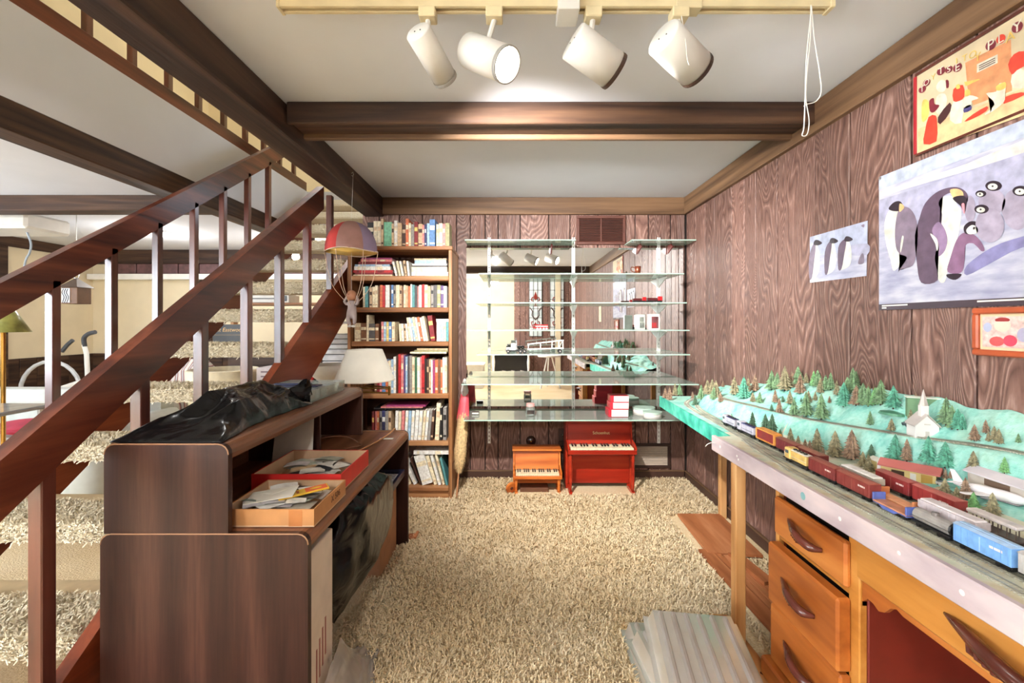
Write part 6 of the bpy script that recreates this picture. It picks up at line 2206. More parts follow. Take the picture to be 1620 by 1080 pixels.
for i, (u, v, c, nm) in enumerate(((1436, 676, (60, 60, 70), 'dark'), (1486, 766, (230, 228, 226), 'white'))):
    p = cast(u, v)
    t = thing('model_car', '%s model motor car %s' % (nm, ('on the road before the church', 'beside the red-roofed house')[i]), 'model car', p)
    Mx = Matrix.Translation(p) @ Matrix.Rotation(R(70), 4, 'Z')
    mc = plain('mcar_%d' % c[0], c, .3)
    MB().cbox(-.022, .022, -.009, .009, .002, .009, .001, Mx).build('body', mc, t)
    MB().cbox(-.010, .012, -.0075, .0075, .009, .014, .002, Mx).build('cabin', plain('toy_window', (0, 0, 0)), t)
    for a in (-.013, .013):
        MB().frustum(Mx @ Vector((a, -.0095, .003)), Mx @ Vector((a, .0095, .003)), .003, .003, 8).build('axle', M_BLACK, t)
p = cast(1412, 655)
t = thing('model_pond', 'small green model pond mound left of the church', 'model pond', p)
MB().lathe([(.034, -.006), (.03, .002), (.012, .006), (0, .007)], tuple(p), 18, sy=1.4).build('water', plain('pond_green', (86, 140, 112), .3), t)
MB().lathe([(.022, -.004), (.018, .004), (0, .007)], (p.x + .03, p.y + .02, p.z + .004), 14).build('bank', plain('pond_bank', (198, 168, 112), .8), t)

# ================================================================== pictures on the right wall
def wall_pt(u, v, x):
    """point of the right wall seen at pixel (u, v)"""
    y = x * F / (u - CU)
    return Vector((x, y, ZC - (v - CV) / F * y))


XW = X_RIGHT - .001


def print_shape(par, pts, mat, layer, nm='print', smooth=4):
    pts2 = [tuple(wall_pt(u, v, XW)) for u, v in pts]
    pl = [(p[1], p[2]) for p in pts2]
    if smooth:
        pl = smooth_closed(pl, smooth)
    x = XW - .0022 - .00035 * layer
    bm = bmesh.new()
    vs = [bm.verts.new((x, a, c)) for a, c in pl]
    f = bm.faces.new(vs)
    bmesh.ops.triangulate(bm, faces=[f])
    bm.normal_update()
    off = Vector(par.get('_base', (0, 0, 0)))
    for v in bm.verts:
        v.co -= off
    for f in bm.faces:
        if f.normal.x > 0:
            f.normal_flip()
    me = bpy.data.meshes.new(nm)
    bm.to_mesh(me)
    bm.free()
    me.materials.append(mat)
    o = bpy.data.objects.new(nm, me)
    C.objects.link(o)
    o.parent = par
    return o


def zp(x, y):      # pixel read off the enlarged poster
    return (1370 + x / 3.484, 190 + y / 3.484)


def snow_mat():
    m, t, b = nt('poster_snow')
    v = coords(t, (1, 1.2, 5), False)
    n = N(t, 'ShaderNodeTexNoise')
    n.inputs['Scale'].default_value = 7
    n.inputs['Detail'].default_value = 6
    t.links.new(v, n.inputs['Vector'])
    t.links.new(ramp(t, n.outputs['Fac'], [(.3, (146, 146, 172)), (.48, (170, 170, 190)), (.6, (188, 188, 200)), (.75, (204, 203, 208))]), b.inputs['Base Color'])
    b.inputs['Roughness'].default_value = .32
    return m


M_SNOW = snow_mat()
P_ = lambda n, c: plain('print_' + n, c, .35, var=.10, scale=30)
yL, yR = 1.725, 1.01
pp = thing('penguin_poster', 'large poster of emperor penguins and chicks on snow', 'poster', (XW, (yL + yR) / 2, 1.30))
MB().box(XW - .002, XW, yR, yL, 1.296, 1.80).build('sheet', M_SNOW, pp)
MB().box(XW - .0026, XW - .002, yR, yL, 1.296, 1.318).build('caption_band', plain('poster_band', (70, 58, 66), .35), pp)
MB().box(XW - .0026, XW - .002, yR, yL, 1.752, 1.80).build('sky_band', P_('sky', (176, 184, 204)), pp)
print_shape(pp, [zp(76, 440), zp(400, 340), zp(871, 180), zp(1100, 90), zp(1100, 420), zp(871, 470), zp(400, 520), zp(76, 560)], P_('lilac_plain', (166, 165, 188)), 0, 'snow_plain', 0)
print_shape(pp, [zp(76, 395), zp(300, 330), zp(560, 240), zp(871, 110), zp(1100, 20), zp(1100, 60), zp(871, 180), zp(560, 280), zp(250, 370), zp(76, 425)], P_('snow_ridge', (208, 205, 200)), 1, 'snow_ridge', 0)
print_shape(pp, [zp(560, 800), zp(700, 700), zp(871, 640), zp(1100, 590), zp(1100, 680), zp(871, 700), zp(690, 790), zp(560, 855)], P_('snow_shadow', (130, 126, 168)), 1, 'snow_shadow', 3)
K1, K2, K3, K4 = P_('penguin_dark', (92, 74, 92)), P_('penguin_grey', (122, 108, 124)), P_('penguin_white', (212, 212, 200)), P_('penguin_black', (46, 34, 44))
K5, K6, K7 = P_('penguin_gold', (222, 182, 128)), P_('chick_grey', (160, 150, 168)), P_('chick_dark', (128, 94, 122))
# left penguin
print_shape(pp, [zp(130, 500), zp(105, 580), zp(115, 680), zp(140, 770), zp(160, 830), zp(225, 740), zp(210, 600), zp(190, 490)], K3, 2, 'penguin_belly')
print_shape(pp, [zp(185, 495), zp(230, 478), zp(272, 520), zp(290, 600), zp(285, 720), zp(262, 800), zp(200, 820), zp(180, 838), zp(230, 760), zp(195, 740), zp(170, 700), zp(165, 600)], K2, 3, 'penguin_back')
print_shape(pp, [zp(130, 485), zp(160, 452), zp(195, 448), zp(212, 480), zp(190, 500), zp(150, 500)], K4, 4, 'penguin_head')
print_shape(pp, [zp(192, 460), zp(214, 470), zp(214, 486), zp(190, 505)], K5, 5, 'penguin_ear_patch')
print_shape(pp, [zp(205, 640), zp(214, 645), zp(205, 700), zp(196, 730), zp(196, 690)], K3, 5, 'wing_edge')
# big bowing penguin
print_shape(pp, [zp(420, 430), zp(480, 420), zp(510, 470), zp(530, 500), zp(520, 600), zp(495, 700), zp(460, 800), zp(440, 888), zp(405, 880), zp(380, 760), zp(430, 640), zp(400, 500)], K3, 2, 'penguin_belly')
print_shape(pp, [zp(300, 540), zp(330, 460), zp(390, 400), zp(460, 372), zp(520, 372), zp(560, 400), zp(568, 440), zp(545, 475), zp(500, 440), zp(480, 400), zp(430, 420), zp(405, 460), zp(425, 520), zp(410, 640), zp(385, 760), zp(400, 880), zp(310, 895), zp(285, 780), zp(275, 640)], K1, 3, 'penguin_back')
print_shape(pp, [zp(405, 560), zp(440, 600), zp(455, 660), zp(440, 720), zp(405, 750), zp(408, 690), zp(370, 610)], P_('penguin_wing', (140, 116, 146)), 4, 'penguin_wing')
print_shape(pp, [zp(360, 625), zp(395, 650), zp(405, 690), zp(398, 720), zp(388, 680)], K3, 5, 'wing_edge')
print_shape(pp, [zp(470, 385), zp(510, 378), zp(540, 395), zp(540, 425), zp(500, 440), zp(485, 425)], K5, 5, 'penguin_ear_patch')
print_shape(pp, [zp(485, 430), zp(540, 415), zp(562, 440), zp(555, 500), zp(545, 505), zp(530, 475)], K4, 6, 'penguin_head')
print_shape(pp, [zp(535, 465), zp(550, 460), zp(552, 510), zp(546, 510)], P_('beak_pink', (226, 140, 150)), 7, 'beak')
# chick in front
print_shape(pp, [zp(545, 620), zp(600, 630), zp(640, 670), zp(660, 715), zp(640, 720), zp(600, 680), zp(555, 690), zp(550, 770), zp(530, 840), zp(455, 835), zp(470, 760), zp(505, 660)], K7, 3, 'chick_body')
print_shape(pp, [zp(545, 590), zp(575, 560), zp(615, 560), zp(640, 590), zp(640, 615), zp(560, 628)], K4, 4, 'chick_head')
print_shape(pp, [zp(560, 605), zp(590, 578), zp(622, 592), zp(620, 620), zp(575, 628)], K3, 5, 'chick_face')
print_shape(pp, [zp(598, 590), zp(608, 588), zp(608, 600), zp(598, 602)], K4, 6, 'chick_eye', 3)
print_shape(pp, [zp(450, 850), zp(500, 845), zp(535, 850), zp(500, 880), zp(460, 870)], K4, 4, 'chick_foot', 3)
# the huddle of chicks
for (cx_, cy_, w_, h_, hx, hy, hr) in ((580, 490, 60, 150, 640, 405, 30), (700, 450, 150, 150, 710, 362, 46), (690, 580, 160, 190, 645, 490, 40), (840, 490, 170, 230, 860, 390, 46), (985, 470, 170, 240, 985, 360, 46)):
    print_shape(pp, [zp(cx_ + w_ / 2 * math.cos(a), cy_ + h_ / 2 * math.sin(a)) for a in [k * .7854 for k in range(8)]], K6, 3 if cy_ < 560 else 5, 'chick_body')
    L_ = 4 if cy_ < 560 else 6
    print_shape(pp, [zp(hx + hr * math.cos(a), hy + hr * .62 * math.sin(a)) for a in [k * .7854 for k in range(8)]], K4, L_, 'chick_head')
    print_shape(pp, [zp(hx - 4 + hr * .6 * math.cos(a), hy + 4 + hr * .38 * math.sin(a)) for a in [k * .7854 for k in range(8)]], K3, L_ + 1, 'chick_face')
    print_shape(pp, [zp(hx - 4 + 6 * math.cos(a), hy + 2 + 5 * math.sin(a)) for a in [k * .7854 for k in range(8)]], K4, L_ + 2, 'chick_eye', 2)
MB().lathe([(.006, 0), (.005, .003), (0, .004)], n=12, M=Matrix.Translation((XW - .002, yL - .006, 1.793)) @ Matrix.Rotation(R(-90), 4, 'Y')).build('thumb_tack', M_STEEL, pp)
for k, (y0, y1, z) in enumerate(((1.71, 1.60, 1.312), (1.71, 1.69, 1.304), (1.36, 1.20, 1.312))):
    MB().box(XW - .0032, XW - .0026, y1, y0, z - .0025, z + .0022).build('caption_line', M_PAPER, pp)

# small penguin poster
def zq(x, y):
    return (1260 + x / 2.769, 190 + y / 2.769)


sp_ = thing('penguin_poster', 'small poster of three walking penguins on the panelled wall', 'poster', tuple(wall_pt(1325, 447, XW)))
print_shape(sp_, [zq(60, 512), zq(313, 440), zq(308, 682), zq(60, 712)], M_SNOW, -4, 'sheet', 0)
print_shape(sp_, [zq(60, 512), zq(313, 440), zq(312, 560), zq(60, 600)], P_('pale_sky', (168, 174, 196)), -3, 'sky', 0)
print_shape(sp_, [zq(200, 560), zq(312, 540), zq(311, 590), zq(230, 588)], P_('lilac_plain', (0, 0, 0)), -2, 'hill', 3)
for (x, w_, dk_) in ((82, 24, K2), (152, 26, K1), (215, 30, K1)):
    print_shape(sp_, [zq(x - w_, 690 - (x - 82) * .3), zq(x - w_ * .9, 620 - (x - 82) * .3), zq(x - w_ * .2, 545 - (x - 82) * .15), zq(x + w_ * .4, 540 - (x - 82) * .15), zq(x + w_ * .9, 600 - (x - 82) * .25), zq(x + w_ * .8, 660 - (x - 82) * .25), zq(x, 690 - (x - 82) * .3)], K3, -1, 'penguin_belly', 3)
    print_shape(sp_, [zq(x - w_, 690 - (x - 82) * .3), zq(x - w_, 600 - (x - 82) * .3), zq(x - w_ * .3, 545 - (x - 82) * .15), zq(x + w_ * .2, 548 - (x - 82) * .15), zq(x - w_ * .1, 620 - (x - 82) * .25), zq(x - w_ * .5, 690 - (x - 82) * .3)], dk_, 0, 'penguin_back', 3)
    hx, hy = x + w_ * .3, 538 - (x - 82) * .12
    print_shape(sp_, [zq(hx - 12, hy + 6), zq(hx - 6, hy - 12), zq(hx + 10, hy - 12), zq(hx + 26, hy), zq(hx + 8, hy + 10)], K4, 1, 'penguin_head', 3)
print_shape(sp_, [zq(272, 628), zq(284, 590), zq(296, 585), zq(298, 625)], K2, 0, 'chick', 3)
print_shape(sp_, [zq(285, 462), zq(300, 455), zq(298, 470)], K2, 0, 'corner_emblem', 2)

# poster of toy soldiers at play
def zr(x, y):
    return (1430 + x / 4.321, y / 4.321)


y0s, y1s = 1.567, 1.0
so_ = thing('toy_poster', 'framed cream poster of toy soldiers and children near the ceiling', 'poster', (XW, 1.28, 1.825))
MB().box(XW - .002, XW, y1s, y0s, 1.826, 2.098).build('sheet', plain('toy_poster_cream', (206, 188, 154), .4, var=.06), so_)
for a, b_, c, d, mt in ((y1s, y0s, 2.094, 2.104, M_PULL), (y1s, y0s, 1.820, 1.828, M_PULL), (y0s - .004, y0s + .006, 1.828, 2.094, plain('poster_red_edge', (166, 30, 40), .4))):
    MB().cbox(XW - .006, XW, a, b_, c, d, .001).build('frame', mt, so_)
OR_, BL_, YE_, FL_, NV_, MR_ = P_('soldier_red', (206, 66, 48)), P_('soldier_black', (70, 40, 40)), P_('soldier_yellow', (226, 190, 100)), P_('soldier_cream', (214, 206, 186)), P_('soldier_navy', (78, 72, 120)), P_('soldier_maroon', (120, 40, 52))
print_shape(so_, [zr(425, 430), zr(560, 360), zr(738, 270), zr(745, 620), zr(480, 720), zr(440, 600)], P_('toy_door', (206, 140, 96)), 1, 'door_panel', 0)
print_shape(so_, [zr(100, 880), zr(480, 740), zr(900, 570), zr(900, 760), zr(100, 1050)], P_('toy_floor', (222, 184, 138)), 0, 'floor_area', 0)
print_shape(so_, [zr(505, 440), zr(648, 370), zr(648, 430), zr(505, 498)], FL_, 2, 'plaque', 0)
for k in range(3):
    print_shape(so_, [zr(520, 445 + k * 14 + 3), zr(632, 390 + k * 14 + 3), zr(632, 396 + k * 14 + 3), zr(520, 451 + k * 14 + 3)], BL_, 3, 'plaque_line', 0)
print_shape(so_, [zr(230, 580), zr(262, 545), zr(292, 560), zr(292, 610), zr(262, 630), zr(232, 615)], FL_, 2, 'drum', 3)
print_shape(so_, [zr(292, 548), zr(312, 552), zr(312, 596), zr(296, 600)], MR_, 2, 'drum_side', 2)
print_shape(so_, [zr(175, 800), zr(225, 790), zr(232, 850), zr(228, 965), zr(142, 985), zr(150, 900)], OR_, 3, 'red_skirt', 2)
print_shape(so_, [zr(130, 700), zr(160, 680), zr(180, 720), zr(170, 800), zr(130, 830)], YE_, 2, 'doll', 3)
print_shape(so_, [zr(180, 690), zr(210, 670), zr(215, 710), zr(250, 720), zr(215, 765), zr(185, 760)], MR_, 3, 'jacket', 3)
print_shape(so_, [zr(230, 660), zr(285, 640), zr(300, 700), zr(260, 780), zr(225, 760)], FL_, 2, 'figure', 3)
print_shape(so_, [zr(240, 800), zr(320, 700), zr(325, 760), zr(255, 850)], BL_, 3, 'drum_band', 2)
print_shape(so_, [zr(345, 610), zr(410, 580), zr(420, 660), zr(385, 690), zr(345, 690)], OR_, 3, 'soldier_coat', 2)
print_shape(so_, [zr(345, 690), zr(410, 680), zr(400, 840), zr(320, 820)], FL_, 2, 'soldier_trousers', 2)
print_shape(so_, [zr(365, 585), zr(385, 575), zr(392, 600), zr(368, 608)], YE_, 4, 'face', 3)
print_shape(so_, [zr(415, 680), zr(455, 650), zr(520, 670), zr(470, 690), zr(470, 720), zr(420, 740)], FL_, 4, 'child_shirt', 3)
print_shape(so_, [zr(420, 735), zr(462, 715), zr(470, 750), zr(418, 770)], NV_, 4, 'child_shorts', 2)
print_shape(so_, [zr(425, 620), zr(455, 612), zr(462, 645), zr(430, 660)], YE_, 4, 'face', 3)
print_shape(so_, [zr(420, 560), zr(525, 538), zr(525, 545), zr(430, 590)], YE_, 4, 'horn', 0)
print_shape(so_, [zr(420, 830), zr(480, 780), zr(575, 725), zr(570, 760), zr(470, 815)], OR_, 3, 'red_sled', 2)
print_shape(so_, [zr(570, 640), zr(640, 625), zr(660, 570), zr(705, 575), zr(700, 640), zr(690, 700), zr(600, 770), zr(560, 780), zr(630, 710)], FL_, 4, 'runner', 3)
print_shape(so_, [zr(640, 590), zr(700, 560), zr(705, 600), zr(650, 620)], YE_, 5, 'cap', 3)
print_shape(so_, [zr(705, 660), zr(810, 630), zr(830, 650), zr(690, 710)], OR_, 3, 'red_mat', 2)
print_shape(so_, [zr(720, 440), zr(760, 370), zr(830, 350), zr(870, 420), zr(780, 480), zr(745, 510)], OR_, 3, 'soldier_coat', 2)
print_shape(so_, [zr(745, 510), zr(790, 460), zr(870, 520), zr(870, 590), zr(750, 600)], FL_, 2, 'soldier_trousers', 2)
LET = [('T', 133, 610, 22, 1), ('O', 163, 565, 22, 1), ('Y', 210, 528, 20, 0), ('T', 262, 485, 25, 1), ('S', 316, 474, 22, 1), ('E', 375, 461, 27, 1), ('I', 370, 420, 22, 0), ('T', 425, 398, 22, 0), ('O', 480, 375, 24, 0), ('Y', 515, 393, 26, 0), ('P', 603, 308, 32, 1), ('L', 672, 266, 28, 2), ('A', 738, 252, 30, 0), ('Y', 785, 185, 34, 1)]
for chx, x, y, s, k in LET:
    if k:
        print_shape(so_, [zr(x + s * 1.15 * math.cos(a), y - s * .0 + s * 1.1 * math.sin(a) - s * .4 * math.cos(a)) for a in [q_ * .7854 for q_ in range(8)]], MR_ if k == 1 else OR_, 5, 'letter_disc', 3)
    wp = wall_pt(*zr(x, y), XW)
    Mx = Matrix.Translation((XW - .0046, wp.y, wp.z)) @ Matrix.Rotation(R(-90), 4, 'Z') @ Matrix.Rotation(R(90), 4, 'X')
    lettering('letter', chx, s * .00125, Mx, FL_ if k else YE_, so_, .0002)

# little framed picture
fp = thing('framed_picture', 'small picture of toys in a reddish wood frame', 'picture', (XW, 1.25, 1.15))
ya, yb_, za, zb_ = 1.366, 1.15, 1.152, 1.292
M_FRM = plain('red_wood_frame', (176, 84, 50), .35, var=.1)
for a, b_, c, d in ((yb_, ya, zb_ - .018, zb_), (yb_, ya, za, za + .018), (ya - .018, ya, za + .018, zb_ - .018), (yb_, yb_ + .018, za + .018, zb_ - .018)):
    MB().cbox(XW - .016, XW, a, b_, c, d, .004).build('frame', M_FRM, fp)
MB().box(XW - .006, XW - .001, yb_ + .018, ya - .018, za + .018, zb_ - .018).build('mat_board', plain('picture_mat', (222, 200, 160), .6), fp)
MB().box(XW - .008, XW - .006, yb_ + .026, ya - .026, za + .026, zb_ - .026).build('print_ground', plain('picture_ground', (216, 184, 176), .5, var=.15, scale=60), fp)
for (y, z, ry, rz, c) in ((1.325, 1.235, .012, .014, (170, 176, 200)), (1.285, 1.240, .022, .018, (226, 200, 180)), (1.285, 1.256, .02, .007, (150, 50, 50)), (1.30, 1.195, .02, .014, (206, 90, 90)), (1.265, 1.198, .018, .016, (200, 70, 90)), (1.23, 1.215, .018, .02, (176, 170, 196)), (1.20, 1.20, .014, .016, (206, 120, 110))):
    MB().lathe([(0, 0), (1, .0006), (0, .0012)], n=14, M=Matrix.Translation((XW - .008, y, z)) @ Matrix.Rotation(R(-90), 4, 'Y') @ Matrix.Diagonal((rz, ry, 1, 1))).build('print_patch', plain('pic_%d_%d' % c[:2], c, .5), fp)
t = thing('pinned_sheet', 'cream sheet pinned on right wall, seen in the mirror', 'paper', (XW, .1, 1.28))
MB().box(XW - .002, XW, .0, .16, 1.27, 1.51).build('sheet', plain('cream_sheet', (226, 222, 180), .6), t)
for k in range(6):
    MB().box(XW - .003, XW - .002, .02, .14, 1.30 + k * .03, 1.306 + k * .03).build('text_line', plain('grey_print', (150, 146, 130), .6), t)

# ================================================================== boards and trays on the carpet
t = thing('plywood_sheet', 'flat brown plywood sheet on carpet by the right wall', 'board', (1.19, 2.66, 0))
MB().prism([(1.064, 2.925), (1.335, 2.92), (1.325, 2.40), (1.045, 2.43)], lambda a, c: (a, c, .010), lambda a, c: (a, c, .024)).build('sheet', M_PLY, t)
t = thing('wood_plank', 'long reddish plank lying on carpet under the layout', 'plank', (1.03, 2.1, 0))
MB().prism([(1.012, 2.47), (1.075, 2.47), (1.115, 1.66), (1.045, 1.66)], lambda a, c: (a, c, .004), lambda a, c: (a, c, .022)).build('board', M_PLY, t)
for i, x in enumerate((1.085, 1.118, 1.15)):
    t = thing('timber_strip', ('thin brown slat beside the long plank', 'thin brown slat, middle of three on the carpet', 'thin brown slat of three farthest from the plank')[i], 'timber', (x, 2.1, 0), 'slats under the layout')
    MB().prism([(x, 2.43 - .02 * i), (x + .026, 2.43 - .02 * i), (x + .075, 1.63), (x + .046, 1.63)], lambda a, c: (a, c, .004), lambda a, c: (a, c, .018 + .003 * i)).build('slat', M_PLY, t)
t = thing('wood_offcut', 'short pine offcut lying near the plywood sheet', 'board', (1.2, 2.27, 0))
MB().prism([(1.14, 2.40), (1.20, 2.38), (1.235, 2.14), (1.175, 2.12)], lambda a, c: (a, c, .0235), lambda a, c: (a, c, .040)).build('board', M_PLY, t)
t = thing('pine_board', 'knotty pine board on carpet at the foot of the table leg', 'board', (.86, 1.68, 0))
MB().prism([(.835, 1.93), (.905, 1.92), (.918, 1.53), (.845, 1.50)], lambda a, c: (a, c, -.002), lambda a, c: (a, c, .017)).build('board', wood('knotty_pine', [(0.1, (170, 104, 54)), (0.5, (198, 136, 78)), (0.95, (212, 158, 100))], 'y', 50, 5, .6, .1, .1, 5.0), t)
for y_ in (1.60, 1.72):
    MB().frustum((.88, y_, .0168), (.88, y_, .0176), .008, .006, 10).build('knot', M_PULL, t)


def tray(label, M, w=.30, l=.40, h=.05):
    t = thing('clear_tray', label, 'tray', tuple(M.translation), 'clear plastic trays')
    # ribbed shell: outer wall, flared rim and eight raised ridges
    mb = MB()
    mb.smooth = False
    ring = lambda sx, sy, z: [M @ Vector(p) for p in ((-sx, -sy, z), (sx, -sy, z), (sx, sy, z), (-sx, sy, z))]
    a, b_, c, d = ring(w / 2 + .015, l / 2 + .015, 0), ring(w / 2, l / 2, .0), ring(w / 2 - .015, l / 2 - .015, h), ring(w / 2 - .02, l / 2 - .02, h)
    vs = a + b_ + c
    fs = [(i, (i + 1) % 4, 4 + (i + 1) % 4, 4 + i) for i in range(4)] + [(4 + i, 4 + (i + 1) % 4, 8 + (i + 1) % 4, 8 + i) for i in range(4)] + [(8, 9, 10, 11)]
    mb.add(vs, fs)
    mb.build('shell', M_TRAY, t)
    for k in range(6):
        x = -w / 2 + .04 + (w - .08) * k / 5
        MB().prism([(x - .010, h), (x - .004, h + .012), (x + .004, h + .012), (x + .010, h)], lambda p, q: M @ Vector((p, -l / 2 + .03, q)), lambda p, q: M @ Vector((p, l / 2 - .03, q))).build('ridge', M_TRAY, t)


tray('clear ribbed plastic tray, topmost on the stack by the drawers', Matrix.Translation((.62, 1.46, .135)) @ Matrix.Rotation(R(-8), 4, 'Z') @ Matrix.Rotation(R(6), 4, 'X'))
tray('clear ribbed plastic tray in the middle of the stack', Matrix.Translation((.615, 1.49, .072)) @ Matrix.Rotation(R(4), 4, 'Z'), .32, .40)
tray('clear ribbed plastic tray lying on the carpet at the bottom', Matrix.Translation((.61, 1.60, .008)) @ Matrix.Rotation(R(-2), 4, 'Z'), .33, .44)

# ================================================================== the big room beyond the stairs
t = thing('projector', 'white ceiling projector hanging in the far room', 'projector', (-4.4, 4.0, 2.1))
c = at(14, 355, 4.0)
MB().cbox(c.x - .36, c.x + .36, c.y - .2, c.y + .2, c.z - .07, c.z + .065, .02).build('housing', M_LAMPW, t)
MB().cbox(c.x - .02, c.x + .08, c.y - .21, c.y - .195, c.z - .04, c.z + .04, .006).build('lens_bezel', plain('projector_grey', (150, 150, 154), .3), t)
for k in range(4):
    MB().cbox(c.x + .02 + k * .014, c.x + .026 + k * .014, c.y - .214, c.y - .21, c.z - .034, c.z + .034, .001).build('vent_slat', M_BLACK, t)
MB().lathe([(.03, 0), (.20, .012), (.21, .03)], (c.x, c.y, H - .031), 24).build('ceiling_plate', M_LAMPW, t)
MB().frustum((c.x, c.y, c.z + .05), (c.x, c.y, H - .02), .025, .025, 12).build('drop_pole', M_LAMPW, t)
MB().tube(smooth_open([at(43, 367, 4.0), at(49, 385, 4.0), at(47, 400, 4.0), at(40, 415, 4.1), at(30, 470, 4.3)]), .008, 7).build('cable', plain('grey_cable', (150, 160, 170), .4), t)

t = thing('wall_lantern', 'small house-shaped metal lantern hanging in the far room', 'lantern', tuple(at(119, 478, 4.2)))
c = at(121, 467, 4.2)
MB().cbox(c.x - .075, c.x + .075, c.y - .07, c.y + .07, c.z - .08, c.z + .07, .004).build('body', plain('lantern_wood', (112, 78, 50), .5), t)
MB().box(c.x - .065, c.x + .01, c.y - .075, c.y - .07, c.z - .07, c.z + .06).build('glass_pane', plain('lantern_glass', (214, 218, 226), .2), t)
for k in range(3):
    MB().tube(smooth_open([(c.x - .055 + .02 * k, c.y - .077, c.z - .07), (c.x - .04 + .02 * k, c.y - .077, c.z - .02), (c.x - .058 + .02 * k, c.y - .077, c.z + .02), (c.x - .045 + .02 * k, c.y - .077, c.z + .055)]), .003, 5).build('scroll', M_BLACK, t)
MB().frustum((c.x, c.y, c.z + .07), (c.x, c.y, c.z + .155), .125, .012, 4, rot=R(45)).build('roof', plain('lantern_roof', (84, 66, 54), .5), t)
MB().tube([(c.x + .025 * math.cos(a), c.y, c.z + .18 + .025 * math.sin(a)) for a in [k * .524 for k in range(13)]], .004, 6).build('ring', M_STEEL, t)
MB().tube([(c.x, c.y, c.z + .205), (c.x, c.y, H - .001)], .003, 5).build('chain', M_STEEL, t)

t = thing('green_lamp', 'olive green cone lamp at the left edge of the far room', 'lamp', (-3.1, 2.75, 0))
c = at(5, 520, 2.75)
mb = MB()
mb.smooth = True
mb.lathe([(.123, 0), (.05, .135), (.042, .14)], (c.x, c.y, c.z - .02), 24)
mb.build('shade', plain('olive_glass', (156, 160, 90), .3, var=.25, scale=12), t)
MB().frustum((c.x, c.y, c.z - .02), (c.x, c.y, .02), .012, .012, 10).build('pole', M_BRASS, t)
MB().lathe([(.13, 0), (.12, .02), (.02, .03)], (c.x, c.y, 0), 20).build('base', M_BRASS, t)

# exercise bike
t = thing('exercise_bike', 'exercise bike with grey handlebars behind the stairs', 'exercise bike', (-4.6, 4.95, 0))
MB().tube([at(140, 625, 4.95), at(137, 560, 4.95), at(133, 545, 4.95)], .022, 10).build('handle_post', M_WHITE, t)
MB().tube(smooth_open([at(134, 548, 4.95), at(133, 535, 4.95), at(140, 528, 4.95), at(151, 525, 4.95)]), .022, 10).build('grip', plain('grip_grey', (70, 72, 76), .6), t)
MB().tube(smooth_open([at(98, 556, 4.95), at(106, 546, 4.95), at(115, 538, 4.95)]), .02, 8).build('grip', plain('grip_grey', (0, 0, 0)), t)
w_ = at(80, 640, 4.95)
MB().tube([(w_.x + .33 * math.cos(a), w_.y, .40 + .33 * math.sin(a) + .1) for a in [k * .2618 for k in range(25)]], .02, 8).build('wheel_guard', plain('bike_silver', (196, 198, 200), .3), t)
MB().tube([(w_.x, w_.y, .5), at(139, 600, 4.95)], .025, 8).build('frame_tube', M_WHITE, t)
MB().tube([(w_.x - .3, w_.y, .03), (w_.x + .45, w_.y, .03)], .03, 8).build('floor_bar', M_BLACK, t)
MB().tube([(w_.x, w_.y, .03), (w_.x, w_.y, .5)], .025, 8).build('frame_tube', M_BLACK, t)

# white leather sofa with a red cushion and striped quilt
M_LEA = plain('white_leather', (196, 200, 196), .4, var=.03)
sf = thing('white_sofa', 'white leather sofa in the far room beyond the railing', 'sofa', (-3.3, 3.25, 0))
MB().cbox(-4.5, -2.8, 2.95, 3.75, .05, .36, .05).build('seat', M_LEA, sf)
MB().cbox(-4.5, -2.8, 3.55, 3.85, .30, .72, .08).build('backrest', M_LEA, sf)
for x in (-4.6, -2.9):
    mb = MB()
    mb.smooth = True
    mb.cbox(x, x + .24, 2.9, 3.8, .05, .56, .08)
    mb.build('armrest', M_LEA, sf)
for x in (-4.35, -3.62):
    MB().cbox(x, x + .70, 3.0, 3.56, .36, .48, .05).build('cushion', M_LEA, sf)
t = thing('red_cushion', 'crimson cushion lying low on the white sofa', 'cushion', (-3.3, 3.15, .48))
mb = MB()
mb.smooth = True
mb.ball((-3.3, 3.15, .535), .26, .16, .05, 18, 10)
mb.build('pad', plain('crimson', (170, 30, 60), .7), t)
MB().tube([(-3.3 + .26 * math.cos(a), 3.15 + .16 * math.sin(a), .53) for a in [k * .2618 for k in range(25)]], .006, 6).build('piping', plain('crimson', (0, 0, 0)), t)
t = thing('coffee_table', 'glass coffee table with reddish rim in the far room', 'table', (-3.0, 2.3, 0))
MB().cbox(-3.5, -2.55, 2.05, 2.55, .78, .80, .006).build('glass_top', plain('table_glass', (160, 170, 176), .1), t)
MB().tube([(-3.5, 2.05, .805), (-2.55, 2.05, .805)], .012, 8).build('rim', plain('table_rim', (170, 84, 60), .4), t)
for x in (-3.46, -2.59):
    for y in (2.09, 2.51):
        MB().frustum((x, y, 0), (x, y, .78), .02, .02, 10).build('leg', M_STEEL, t)


def striped():
    m, t_, b = nt('striped_upholstery')
    v = coords(t_, (1, 1, 1), False)
    w = N(t_, 'ShaderNodeTexWave')
    w.inputs['Scale'].default_value = 5
    w.inputs['Distortion'].default_value = 2.5
    t_.links.new(v, w.inputs['Vector'])
    t_.links.new(ramp(t_, w.outputs['Fac'], [(.0, (226, 220, 214)), (.45, (222, 206, 198)), (.6, (190, 120, 110)), (.8, (110, 80, 84)), (1, (214, 210, 208))]), b.inputs['Base Color'])
    b.inputs['Roughness'].default_value = .85
    return m


